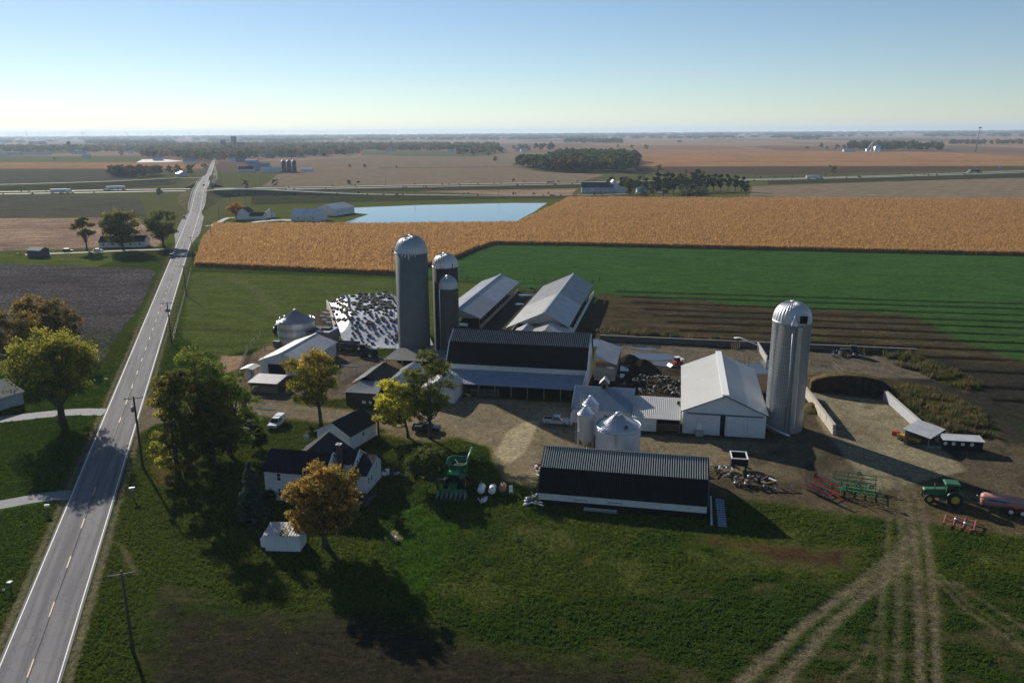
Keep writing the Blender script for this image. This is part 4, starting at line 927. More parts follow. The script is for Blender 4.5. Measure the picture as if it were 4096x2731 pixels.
def feed_bin(a, b, label, h0, he, ht):
    t = fthing('feed_bin', label, 'feed bin', a, b)
    MB().lathe([(.28, h0-1.4), (1.5, h0), (1.52, h0+.05), (1.5, he), (1.55, he+.02)], 32).build('hopper_body', surf('bin_white_metal', (.62, .66, .70), .38, metal=.2, var=.06), t)
    MB().lathe([(1.6, he-.05), (.35, ht), (.35, ht+.2), (0, ht+.25)], 32).build('cone_roof', M_gbr, t)
    for i in range(6): a_ = R(30+60*i); MB().bar((1.62*math.cos(a_), 1.62*math.sin(a_), -.05), (1.56*math.cos(a_), 1.56*math.sin(a_), h0+1.4), .13).build('leg', M_galv, t)
    m_ = MB()
    for i in range(6):
        a_, b_ = R(30+60*i), R(90+60*i); m_.bar((1.6*math.cos(a_), 1.6*math.sin(a_), .2), (1.6*math.cos(b_), 1.6*math.sin(b_), h0-.1), .05)
    m_.build('bracing', M_galv, t); MB().lathe([(.4, .2), (.5, .9)], 12).build('outlet', M_galv, t)
    return t
f1 = feed_bin(-15.1, 140.9, 'nearer of the two slender feed bins on legs, left of the wide grain bin', 2.2, 7.0, 8.3)
ladder(f1, -1.75, .3, .2, 8.0, .4)
f2 = feed_bin(-14.6, 144.4, 'farther and taller of the two slender feed bins, with caged ladder', 2.2, 7.7, 9.1)
ladder(f2, -1.6, -.5, .2, 8.7, .45, cage=True)

# ------------------------------------------------------------------ house, garage, garden shed
ho = fthing('farmhouse', 'white two-storey farmhouse with dark ribbed roofs, behind the orange maple', 'house', -58.8, 112.6)
gable(ho, -5.2, 5.2, -3.3, 3.3, 5.3, 7.55, 'x', M_wwall, M_black, .35, rib=.42, ribm=M_black, rh=.07)
for x_ in (-2.6,): window(ho, (x_, -3.36, 4.2), .75, 1.3); window(ho, (x_+.05, -3.36, 1.5), .75, 1.4)
window(ho, (1.6, -3.36, 4.2), .75, 1.3); window(ho, (1.6, -3.36, 1.5), .75, 1.4); window(ho, (5.26, 0, 4.4), .7, 1.2, 'x+')
MB().bar((5.6, 0, 7.7), (5.6, -3.7, 5.15), .16).bar((5.6, 0, 7.7), (5.6, 3.7, 5.15), .16).build('rake_trim', M_trim, ho)
gable(ho, -4.9, 3.6, 3.4, 11.6, 3.3, 6.3, 'y', M_wwall, M_shing, .3, ridge=-.5, ev2=3.5)
MB().bar((-5.25, 11.95, 3.15), (-.5, 11.95, 6.5), .14).build('rake_trim', M_trim, ho)
gable(ho, 3.6, 8.0, 2.0, 6.6, 5.1, 6.5, 'x', M_wwall, M_black, .3, rib=.42, ribm=M_black, rh=.07)
MB().bar((8.35, 4.3, 6.65), (8.35, 1.65, 4.95), .16).bar((8.35, 4.3, 6.65), (8.35, 6.9, 4.95), .16).build('rake_trim', M_trim, ho)
for y_ in (3.7, 4.9): window(ho, (8.06, y_, 4.5), .75, 1.3, 'x+')
gable(ho, 6.4, 10.3, 1.6, 8.6, 3.4, 5.0, 'x', M_wwall, M_shing, .3, ridge=6.4)
window(ho, (10.36, 6.4, 3.4), .6, .8, 'x+')
for y_ in (2.7, 3.9): window(ho, (10.36, y_, 2.0), .7, 1.1, 'x+')
ch = MB().box((6.1, 1.2, 5.2), (.75, .75, 7.0)).build('chimney', surf('dark_brick', (.07, .05, .045), .9, sc=4), ho)
f = MB(); f.box((6.1, .84, 8.75), (.85, .12, .12)).box((6.1, 1.56, 8.75), (.85, .12, .12)).box((5.74, 1.2, 8.75), (.12, .6, .12)).box((6.46, 1.2, 8.75), (.12, .6, .12)); f.build('chimney_rim', M_trim, ch)
MB().box((9.2, -1.6, .55), (6.6, 4.4, .12)).build('deck_floor', surf('dark_decking', (.05, .045, .04), .85), ho)
m_ = MB()
for i in range(24): m_.bar((6+i*.28, -3.75, .6), (6+i*.28, -3.75, 1.45), .05)
m_.bar((5.95, -3.75, 1.5), (12.5, -3.75, 1.5), .09); m_.bar((12.5, -3.75, 1.5), (12.5, .6, 1.5), .09)
for i in range(15): m_.bar((12.5, -3.75+i*.29, .6), (12.5, -3.75+i*.29, 1.45), .05)
m_.build('deck_railing', surf('dark_rail', (.09, .08, .075), .8), ho)
ga = thing('garage', 'white detached garage with dark shingled roof behind the farmhouse', 'garage', (-33.9, 142.0), R(-25+90-90))
gable(ga, -3.9, 3.6, -.2, 8.6, 3.0, 5.0, 'y', M_wwall, M_shing, .35)
MB().box((1.0, -.26, 1.05), (.95, .06, 2.1)).build('door', M_void, ga); window(ga, (3.66, 4.2, 1.9), .8, .9, 'x+')
MB().bar((-4.3, -.6, 2.9), (-.15, -.6, 5.1), .14).bar((-.15, -.6, 5.1), (4, -.6, 2.9), .14).build('rake_trim', M_trim, ga)
gs = thing('garden_shed', 'small white shed with pale metal roof below the orange maple, nearest building to the camera', 'shed', (-32.9, 104.2), -AZ+R(8))
slope(gs, (-2.8, 1.9, 3.0), (2.6, 1.9, 3.0), (2.6, -1.3, 2.55), (-2.8, -1.3, 2.55), M_wroof, 'roof', .06, .4, None, .1, .05)
MB().box((-.1, .3, 1.28), (5.1, 2.9, 2.5)).build('wall', M_wwall, gs)
MB().box((-3.3, .6, .7), (.8, 1.6, 1.4)).build('gas_tank_cover', M_trim, gs)
nb = thing('neighbour_house', 'corner of a pale house at the left picture edge behind the big yellow-green tree', 'house', (-111.5, 164.5), R(-28))
gable(nb, -12, 0, -4, 5, 2.9, 5.0, 'y', surf('pale_blue_siding', (.35, .4, .45), .7), surf('blue_grey_shingle', (.12, .14, .16), .8), .4)
# extra pieces leaning by the front barn
fn = fthing('metal_panel', 'blue-white sheet metal panel leaning on the right end of the front barn', 'panel', 7.1, 116.5)
MB().slab([(0, -2.6, 0), (.3, -2.6, .02), (.25, 3, 2.2), (0, 3, 2.2)], .05).build('sheet', M_galv, fn)
fn = fthing('glazed_panel', 'tall gridded translucent frame leaning at the right end of the front barn', 'panel', 8.2, 116.3)
fo = MB().slab([(0, -2.8, .05), (1.3, -2.8, .05), (1.0, 3.0, 1.9), (-.3, 3.0, 1.9)], .05).build('sheet', surf('blue_plastic_sheet', (.20, .30, .42), .3), fn)
m_ = MB()
for i in range(13): t_ = i/12; m_.bar((0-.3*t_, -2.8+5.8*t_, .13+1.85*t_), (1.3-.3*t_, -2.8+5.8*t_, .13+1.85*t_), .06)
for s in (0, .45, .9, 1.3): m_.bar((s, -2.8, .13), (s-.3, 3.0, 1.98), .06)
m_.build('frame_bars', M_dtrim, fo)
# ================================================================== TREES
def leafmat(name, sat=1.0):
    if name in MATS: return MATS[name]
    t = NT(name); c = t.n('ShaderNodeVertexColor', layer_name='Col').outputs[0]
    oi = t.n('ShaderNodeObjectInfo'); c2 = t.mix(1.0, c, t.mix(oi.outputs['Random'], (.8, .8, .8), (1.2, 1.15, 1.1)), 'MULTIPLY')
    d = t.n('ShaderNodeBsdfDiffuse'); tr = t.n('ShaderNodeBsdfTranslucent'); mx = t.n('ShaderNodeMixShader'); mx.inputs[0].default_value = .45
    t.l(c2, d.inputs[0]); t.l(c2, tr.inputs[0]); t.l(d.outputs[0], mx.inputs[1]); t.l(tr.outputs[0], mx.inputs[2]); t.l(mx.outputs[0], t.o.inputs['Surface'])
    MATS[name] = t.m; return t.m
ML = leafmat('foliage'); MBK = surf('bark', (.06, .05, .042), .9, sc=3, var=.25)
def leaf_cloud(name, cen, rad, n, size, cols, flat=.75, mats=None, rngl=None):
    """n leaf quads scattered in each cluster; cols: per-cluster base colours"""
    q = rngl or rng; K = len(cen); N = K*n
    d = q.normal(size=(N, 3)); d /= np.linalg.norm(d, axis=1, keepdims=True)
    rr = np.repeat(rad, n)*q.uniform(0, 1, N)**.45
    p = np.repeat(cen, n, 0)+d*rr[:, None]*np.array([1, 1, flat])
    a = q.normal(size=(N, 3)); a /= np.linalg.norm(a, axis=1, keepdims=True); b = np.cross(a, q.normal(size=(N, 3))); b /= np.linalg.norm(b, axis=1, keepdims=True)
    s_ = (size*q.uniform(.6, 1.35, N))[:, None]; a *= s_*.62; b *= s_*.42
    co = np.stack([p-a, p+b, p+a, p-b], 1).reshape(-1, 3)
    me = bpy.data.meshes.new(name); me.vertices.add(4*N); me.vertices.foreach_set('co', co.astype(np.float32).ravel())
    me.loops.add(4*N); me.loops.foreach_set('vertex_index', np.arange(4*N, dtype=np.int32)); me.polygons.add(N); me.polygons.foreach_set('loop_start', (np.arange(N)*4).astype(np.int32)); me.update(calc_edges=True)
    c = np.repeat(cols, n, 0)*1.4*q.uniform(.5, 1.5, (N, 1)); c = np.clip(c, 0, 1); c = np.repeat(c, 4, 0)
    at = me.color_attributes.new('Col', 'FLOAT_COLOR', 'POINT'); at.data.foreach_set('color', np.concatenate([c, np.ones((4*N, 1))], 1).astype(np.float32).ravel())
    me.materials.append(mats or ML); return me
def tree_meshes(name, seed, H, Rr, cb, lobes, ncl, nleaf, leaf, pal, trunk=.35, lean=(0, 0), limbs=True, shape='round', colfn=None, fork=.32, sides=6):
    """pal = [(colour, weight by height 0 low..1 high)]; returns trunk and crown meshes with the base at the origin"""
    q = np.random.default_rng(seed); zc = H*(1+cb)/2; hz = H*(1-cb)/2; L = []
    for i in range(lobes):
        for _ in range(30):
            d = q.normal(size=3); d /= np.linalg.norm(d)
            if shape == 'col': pos = np.array([d[0]*Rr*.5, d[1]*Rr*.5, (i/(lobes-1)*2-1)*hz*.82])
            else: pos = d*np.array([Rr, Rr, hz])*q.uniform(.5, .72)
            if shape == 'vase' and pos[2] < 0: pos[:2] *= .75
            if all(np.linalg.norm((pos-l)/np.array([1, 1, .8])) > Rr*.42 for l in L) or _ == 29: break
        L.append(pos)
    L = np.array(L)+np.array([lean[0], lean[1], zc])
    lr = Rr*q.uniform(.30, .46, lobes)
    K = lobes*ncl; d = q.normal(size=(K, 3)); d /= np.linalg.norm(d, axis=1, keepdims=True); d[:, 2] = np.where(d[:, 2] < -.3, -d[:, 2]*.6, d[:, 2])
    cen = np.repeat(L, ncl, 0)+d*np.repeat(lr, ncl)[:, None]*q.uniform(.35, 1.05, (K, 1))*np.array([1.1, 1.1, .8])
    cen[:, 2] = np.clip(cen[:, 2], max(H*cb*.85, .5), H*.985)
    rad = Rr*q.uniform(.09, .17, K)*(1.5 if ncl < 10 else 1.25 if ncl < 15 else 1)
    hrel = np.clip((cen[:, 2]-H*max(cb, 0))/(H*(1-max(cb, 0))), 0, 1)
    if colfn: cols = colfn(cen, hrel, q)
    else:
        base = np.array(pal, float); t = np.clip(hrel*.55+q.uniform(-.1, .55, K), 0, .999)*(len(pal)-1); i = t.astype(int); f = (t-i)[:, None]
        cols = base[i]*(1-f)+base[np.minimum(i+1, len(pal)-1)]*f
    crown = leaf_cloud(name+'_crown', cen, rad, nleaf, leaf, cols, .8, rngl=q)
    m_ = MB(); top = np.array([lean[0]*.8, lean[1]*.8, H*(cb+(1-cb)*(.85 if shape == 'col' else .45))])
    tp = [np.array([0, 0, -.15])]+[np.array([top[0]*t*t, top[1]*t*t, top[2]*t])+np.append(q.normal(size=2)*.12*trunk*3*t, 0) for t in (.08, .3, .55, .8, 1)]
    m_.tube(tp, [trunk*1.5, trunk*1.05, trunk*.85, trunk*.65, trunk*.4, trunk*.15], sides+2)
    if limbs:
        for l in L:
            t0 = q.uniform(fork, .75); s0 = np.array([top[0]*t0*t0, top[1]*t0*t0, top[2]*t0])
            if s0[2] > l[2]-.5: s0 *= (l[2]-.5)/max(s0[2], .1)*.8 if l[2] > 1 else .5
            mid = s0*.5+l*.5+np.array([0, 0, -.06*H])+q.normal(size=3)*.15
            m_.tube([s0, s0*.7+mid*.3, mid, mid*.4+l*.6, l+(l-mid)*.3], [trunk*.5, trunk*.38, trunk*.28, trunk*.17, .04], sides, False)
        if ncl > 9:
            for j in range(0, K, 2):
                l = L[j//ncl]; c = cen[j]; m_.tube([l*.85+c*.15, (l+c)/2+np.array([0, 0, -.15]), c], [trunk*.14, trunk*.09, .02], 3, False)
    return m_.mesh(name+'_trunk', MBK), crown
def tree(label, q, mesh, rz=0, cat='tree', name='tree', group=None, s=1, z=0):
    t = thing(name, label, cat, q, rz, group, z); t.scale = (s,)*3 if not isinstance(s, tuple) else s
    put('trunk', mesh[0], t); put('crown', mesh[1], t); return t
def top_h(q, yD):
    d = ray(CX0+FPX*q[0]/math.hypot(q[1], CAM_H)*1.0, yD*1.7415); return CAM_H+d.z/d.y*q[1]
G1, G2, G3 = (.040, .066, .014), (.085, .125, .022), (.17, .20, .036)
YG, YL, OR, BR = (.24, .21, .035), (.50, .36, .03), (.32, .15, .03), (.15, .085, .035)
# --- the trees by the road and in the farmyard
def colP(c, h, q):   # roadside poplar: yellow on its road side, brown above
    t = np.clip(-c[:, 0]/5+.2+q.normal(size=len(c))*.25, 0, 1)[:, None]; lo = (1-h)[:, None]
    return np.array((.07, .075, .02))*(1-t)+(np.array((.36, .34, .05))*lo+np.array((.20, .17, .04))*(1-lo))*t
tree('roadside poplar with yellow leaves down its road side, front of the big clump', (-58.6, 129), tree_meshes('poplar', 1, 20.5, 4.8, -.06, 24, 20, 46, .28, None, .42, colfn=colP, shape='col'))
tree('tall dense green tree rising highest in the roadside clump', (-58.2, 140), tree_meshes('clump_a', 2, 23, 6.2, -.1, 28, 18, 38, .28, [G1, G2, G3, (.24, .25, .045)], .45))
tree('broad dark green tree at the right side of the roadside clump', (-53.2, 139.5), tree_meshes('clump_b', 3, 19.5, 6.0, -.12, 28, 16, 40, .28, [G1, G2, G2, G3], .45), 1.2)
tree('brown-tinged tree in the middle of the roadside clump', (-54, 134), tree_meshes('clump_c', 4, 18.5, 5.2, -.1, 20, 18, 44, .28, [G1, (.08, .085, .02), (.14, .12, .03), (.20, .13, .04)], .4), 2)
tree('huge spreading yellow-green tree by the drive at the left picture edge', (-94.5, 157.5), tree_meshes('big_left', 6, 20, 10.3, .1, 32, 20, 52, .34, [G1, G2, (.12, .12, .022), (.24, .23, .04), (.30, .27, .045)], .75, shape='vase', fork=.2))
for i, (x, y, h, r, lab) in enumerate(((-121, 208, 17.5, 6, 'brown autumn tree behind the big yellow-green one, rightmost of its row'), (-131, 212, 18.5, 6.2, 'russet autumn tree at the left picture edge, tallest of its row'), (-128, 198, 17, 6.5, 'dull orange tree behind the big yellow-green one, middle of its row'))):
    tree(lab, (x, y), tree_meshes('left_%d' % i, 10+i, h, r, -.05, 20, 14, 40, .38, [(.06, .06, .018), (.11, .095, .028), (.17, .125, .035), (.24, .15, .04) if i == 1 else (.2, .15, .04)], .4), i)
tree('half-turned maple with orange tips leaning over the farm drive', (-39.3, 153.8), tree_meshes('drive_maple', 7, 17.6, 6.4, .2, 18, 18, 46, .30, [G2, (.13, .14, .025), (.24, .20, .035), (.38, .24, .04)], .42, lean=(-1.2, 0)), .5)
def colY(c, h, q): t = np.clip(.35+h*.3+q.normal(size=len(c))*.2, 0, 1)[:, None]; return np.array((.28, .27, .045))*(1-t)+np.array((.58, .50, .05))*t
tree('bright yellow leafing tree beside the yard pole, left of two trunks', (-20.6, 147.2), tree_meshes('yellow_tree', 8, 12.6, 5.2, .04, 18, 20, 60, .28, None, .3, colfn=colY, lean=(-2.2, 0)), 0)
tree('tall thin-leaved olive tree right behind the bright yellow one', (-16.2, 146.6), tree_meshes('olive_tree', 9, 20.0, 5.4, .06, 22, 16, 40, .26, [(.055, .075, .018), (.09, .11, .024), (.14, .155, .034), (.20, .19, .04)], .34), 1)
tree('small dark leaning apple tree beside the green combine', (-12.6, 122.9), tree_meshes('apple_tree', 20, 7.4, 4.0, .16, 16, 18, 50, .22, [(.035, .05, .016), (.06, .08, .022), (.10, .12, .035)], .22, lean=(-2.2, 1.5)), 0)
def colM(c, h, q): t = np.clip(.4+q.normal(size=len(c))*.3, 0, 1)[:, None]; return np.array((.10, .095, .025))*(1-t)+np.array((.34, .20, .055))*t
tree('big orange and gold maple in front of the farmhouse', (-27.4, 104.6), tree_meshes('orange_maple', 21, 13.6, 5.9, .03, 24, 22, 58, .28, None, .42, colfn=colM), 0)
def spruce(name, seed, H, Rr, n=26, col=((.028, .045, .03), (.07, .10, .075))):
    q = np.random.default_rng(seed); cen = []; 
    for i in range(n):
        t = i/(n-1); z = H*(.06+.93*t); r = Rr*(1-t)**.85*q.uniform(.85, 1.1)+.12; k_ = max(4, int(14*(1-t))+3)
        for j in range(k_):
            a = q.uniform(0, 6.28)
            for f in (1, .72, .42): cen.append((r*f*math.cos(a), r*f*math.sin(a), z-.16*r*f+.12*(1-f)))
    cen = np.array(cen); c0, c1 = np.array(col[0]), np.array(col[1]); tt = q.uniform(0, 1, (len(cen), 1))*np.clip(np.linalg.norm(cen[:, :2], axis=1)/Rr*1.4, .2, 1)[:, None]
    m_ = MB().tube([(0, 0, -.1), (0, 0, H*.97)], [.2, .03], 7)
    return m_.mesh(name+'_trunk', MBK), leaf_cloud(name+'_crown', cen, np.full(len(cen), Rr*.13), 9 if n > 20 else 4, Rr*.10, c0*(1-tt)+c1*tt, .5, rngl=q)
tree('blue-green spruce left of the farmhouse', (-40.2, 112.5), spruce('blue_spruce', 30, 9.8, 2.5), cat='spruce tree', name='spruce_tree')
BUSH = tree_meshes('bush', 31, 2.4, 1.5, .05, 9, 12, 30, .16, [(.02, .03, .01), (.035, .05, .015), (.06, .07, .02)], .08)
for (q, s, l) in ((g('E', 860, 600), 1.15, 'dark round bush at the corner of the garage'), (g('E', 470, 1160), .9, 'dark clipped bush under the farmhouse window'), (g('E', 330, 690), 1.6, 'spreading dark shrub left of the farmhouse roof'),
                  (g('E', 1640, 1430), .8, 'small round shrub on the sunny lawn edge'), (g('J', -60, 1330), .6, 'tiny pale shrub by the worn garden patch'), (g('E', 430, 1180), .8, 'low bush against the farmhouse wall, left of the clipped one')):
    tree(l, q, BUSH, random.random()*6, 'shrub', 'shrub', None, s)
# --- trees of the middle distance
T_A = tree_meshes('mid_a', 40, 22, 11, .04, 30, 14, 32, .62, [(.06, .075, .022), (.12, .125, .035), (.20, .185, .05)], .6)
T_B = tree_meshes('mid_b', 41, 21.5, 8.2, .06, 22, 13, 32, .55, [(.04, .055, .018), (.08, .095, .028), (.13, .14, .04)], .6)
T_C = tree_meshes('mid_c', 42, 18, 6.0, .24, 14, 11, 30, .5, [(.06, .065, .02), (.10, .10, .03), (.15, .13, .035)], .4)
tree('wide golden-green tree over the far left farmhouse', (-202.3, 413.5), T_A); tree('dark tree between the left farmhouse and the road', (-186, 425), T_B); tree('thin forked tree left of the far farmhouse', (-221.4, 414.3), T_C)
tree('round bright orange tree by the farmhouse near the pond', g('K', 2170, 912), tree_meshes('mid_o', 43, 12.3, 6.4, .04, 12, 12, 26, .6, [(.20, .10, .02), (.32, .15, .03), (.40, .22, .03)], .3))
SPR = spruce('far_spruce', 44, 21, 5.8, 16, ((.014, .022, .012), (.04, .055, .028)))
PIN = tree_meshes('far_pine', 45, 19, 4.6, .03, 13, 8, 14, 1.1, [(.016, .024, .012), (.03, .04, .018), (.045, .055, .026)], .4)
DEC = tree_meshes('far_round', 46, 18, 8, .04, 10, 8, 14, 1.2, [(.02, .028, .012), (.04, .048, .02), (.07, .07, .028)], .4)
cf = [(1085, 692, DEC, .95, 'olive round tree leftmost in front of the evergreen group'), (1205, 694, SPR, .85, 'slim lone spruce beside the olive round tree'), (1300, 700, DEC, .85, ''), (1390, 700, DEC, 1.0, ''), (1590, 703, SPR, 1.1, ''), (1680, 706, SPR, 1.15, ''), (1750, 700, SPR, 1.05, ''), (1480, 690, PIN, 1.15, ''), (1420, 670, PIN, 1.1, ''), (1330, 665, PIN, 1.1, ''), (1560, 665, DEC, 1.1, ''), (1640, 660, DEC, 1.15, ''), (1720, 650, PIN, 1.2, ''),
      (1790, 655, PIN, .95, ''), (1850, 655, PIN, 1.0, ''), (1915, 657, PIN, .95, ''), (1985, 650, PIN, .95, ''), (2050, 655, PIN, .9, ''), (2110, 660, PIN, .85, ''), (2150, 690, PIN, .75, ''), (1160, 660, PIN, .9, ''), (1010, 655, PIN, .8, ''), (900, 640, DEC, .8, ''), (1060, 640, DEC, .8, ''), (1240, 665, PIN, .8, '')]
ORD = ['leftmost', 'second', 'third', 'fourth', 'fifth', 'sixth', 'seventh', 'eighth', 'ninth', 'tenth', 'eleventh', 'twelfth', 'thirteenth', 'fourteenth', 'fifteenth', 'sixteenth']; cn = {}
for i, (x, y, mm, s, l) in enumerate(sorted(cf, key=lambda c: c[0])):
    cn[id(mm)] = cn.get(id(mm), -1)+(0 if l else 1)
    kd = {id(SPR): 'dark pointed spruce', id(PIN): 'dark ragged pine', id(DEC): 'dark broad-crowned tree'}[id(mm)]
    tree(l or kd+', '+ORD[cn[id(mm)]]+(' from the left' if cn[id(mm)] else ' of its kind')+' in the windbreak', g('M', x, y), mm, i*1.3, 'tree', 'windbreak_tree', 'trees in the windbreak by the blue-roofed barn', s)
# --- far trees: source shapes
FAR = []
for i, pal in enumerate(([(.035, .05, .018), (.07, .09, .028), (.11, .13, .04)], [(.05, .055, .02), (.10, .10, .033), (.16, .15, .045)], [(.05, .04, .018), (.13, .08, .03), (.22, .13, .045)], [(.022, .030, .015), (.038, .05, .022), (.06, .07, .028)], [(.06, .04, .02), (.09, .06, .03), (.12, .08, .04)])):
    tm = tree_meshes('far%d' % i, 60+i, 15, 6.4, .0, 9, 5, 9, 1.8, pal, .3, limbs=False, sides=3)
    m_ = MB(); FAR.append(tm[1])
def belt(name, label, poly, n, h=(.9, 1.35), kinds=(0, 1, 2, 3, 4), z=0, cat='wood'):
    pts = []; xs = [p[0] for p in poly]; ys = [p[1] for p in poly]
    while len(pts) < n:
        x, y = rng.uniform(min(xs), max(xs), n*4), rng.uniform(min(ys), max(ys), n*4); k_ = inpoly(x, y, poly); pts += list(zip(x[k_], y[k_]))
    pts = np.array([(a, b, z) for a, b in pts[:n]]); hh = rng.uniform(h[0], h[1], n); sc = np.stack([hh*rng.uniform(.85, 1.2, n)]*2+[hh], 1)
    src = [loose('leafy_crown', FAR[k_]) for k_ in kinds]
    return scatter(name, pts, src, label, cat, scl=sc)
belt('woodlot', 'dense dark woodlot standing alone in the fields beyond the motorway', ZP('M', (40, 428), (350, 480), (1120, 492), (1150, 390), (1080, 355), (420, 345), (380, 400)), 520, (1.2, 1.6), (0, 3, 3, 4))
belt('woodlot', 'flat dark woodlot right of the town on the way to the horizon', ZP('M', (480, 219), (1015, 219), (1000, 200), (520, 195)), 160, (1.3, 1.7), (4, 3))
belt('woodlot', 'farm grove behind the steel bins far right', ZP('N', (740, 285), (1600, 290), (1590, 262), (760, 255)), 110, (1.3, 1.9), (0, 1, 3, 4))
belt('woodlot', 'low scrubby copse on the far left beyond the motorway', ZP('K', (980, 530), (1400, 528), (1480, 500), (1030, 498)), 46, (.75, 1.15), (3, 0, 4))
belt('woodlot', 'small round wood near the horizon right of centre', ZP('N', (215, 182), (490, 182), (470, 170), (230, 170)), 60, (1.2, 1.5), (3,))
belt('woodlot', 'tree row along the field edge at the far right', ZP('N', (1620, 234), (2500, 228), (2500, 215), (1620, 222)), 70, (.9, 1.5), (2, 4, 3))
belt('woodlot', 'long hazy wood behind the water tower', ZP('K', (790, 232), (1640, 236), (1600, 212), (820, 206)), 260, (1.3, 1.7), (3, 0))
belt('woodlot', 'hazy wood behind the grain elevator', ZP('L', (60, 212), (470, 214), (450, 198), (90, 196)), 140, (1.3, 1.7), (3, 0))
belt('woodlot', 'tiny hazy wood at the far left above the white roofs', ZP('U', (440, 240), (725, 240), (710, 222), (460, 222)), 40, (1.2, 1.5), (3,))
# town trees: the nearest ones one by one, the rest as a belt
TOWN = [ZP('K', (1350, 360), (1880, 385), (2352, 370), (2352, 262), (1340, 262)), ZP('L', (0, 350), (900, 330), (920, 250), (0, 245)), ZP('L', (900, 290), (1800, 300), (1850, 262), (900, 258)), ZP('L', (1820, 335), (2250, 338), (2260, 290), (1830, 285)), ZP('K', (0, 300), (500, 300), (1300, 290), (1300, 262), (0, 268)), ZP('M', (0, 290), (430, 285), (430, 262), (0, 262))]
roadgap = lambda x, y: abs(x+27.4+.349*y) > 16
k_ = 0
for pi, (poly, n) in enumerate(zip(TOWN, (90, 60, 40, 26, 40, 16))):
    xs = [p[0] for p in poly]; ys = sorted(p[1] for p in poly); c = 0
    while c < n:
        x, y = random.uniform(min(xs), max(xs)), ys[0]+(ys[-1]-ys[0])*random.random()**1.7
        if not inpoly(np.array([x]), np.array([y]), poly)[0] or not roadgap(x, y): continue
        v = random.choice((0, 0, 1, 1, 2, 3)); s = random.uniform(1.0, 1.6)
        o = put('town_tree', FAR[v], None, None, (x, y, 0), (0, 0, random.random()*6.28)); o.scale = (s*random.uniform(.9, 1.3), s, s*random.uniform(.9, 1.2))
        tag(o, ('small green', 'small olive', 'small russet', 'small dark green')[v]+' tree among the roofs of the distant town', 'tree', 'trees of the distant town'); c += 1; k_ += 1
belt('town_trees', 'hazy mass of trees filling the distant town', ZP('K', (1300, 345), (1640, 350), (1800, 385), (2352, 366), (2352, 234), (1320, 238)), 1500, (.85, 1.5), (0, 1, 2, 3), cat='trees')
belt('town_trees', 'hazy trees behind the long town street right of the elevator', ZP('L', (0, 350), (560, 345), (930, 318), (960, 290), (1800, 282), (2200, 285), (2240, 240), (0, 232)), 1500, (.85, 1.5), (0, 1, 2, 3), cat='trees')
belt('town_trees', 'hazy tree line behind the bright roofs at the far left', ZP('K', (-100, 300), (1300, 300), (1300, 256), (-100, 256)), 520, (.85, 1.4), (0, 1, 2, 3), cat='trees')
# horizon woods: long bands of real crowns, many kilometres out
def horizon(name, label, x0, x1, y0, y1, n, s=(2.0, 3.2)):
    """wide low band of woods between bearings x0..x1 (photo px) at distance y0..y1 metres"""
    t = rng.uniform(0, 1, n); cl = vnoise(t*40, t*0, 1.0, 7, 3); keep = rng.uniform(0, 1, n) < np.clip((cl-.30)*5, .15 if y0 < 9000 else .5, 1); t = t[keep]; n = len(t)
    Yv = rng.uniform(y0, y1, n); X = (x0+(x1-x0)*t-CX0)/FPX*np.hypot(Yv, 0)*1.033
    sz = rng.uniform(s[0], s[1], n); return scatter(name, np.stack([X, Yv, np.zeros(n)], 1), [loose('leafy_crown', FAR[3]), loose('leafy_crown', FAR[4])], label, 'wood', scl=np.stack([sz*2.2, sz*1.4, sz*.62], 1))
for i, (y0, y1, n) in enumerate(((6200, 7400, 700), (8800, 10500, 1800), (12500, 15500, 3200))):
    horizon('horizon_woods', ('nearest', 'middle', 'farthest')[i]+' band of blue hazy woods along the horizon', -500, 4600, y0, y1, n, (2.0+i*.8, 3.0+i*.9))
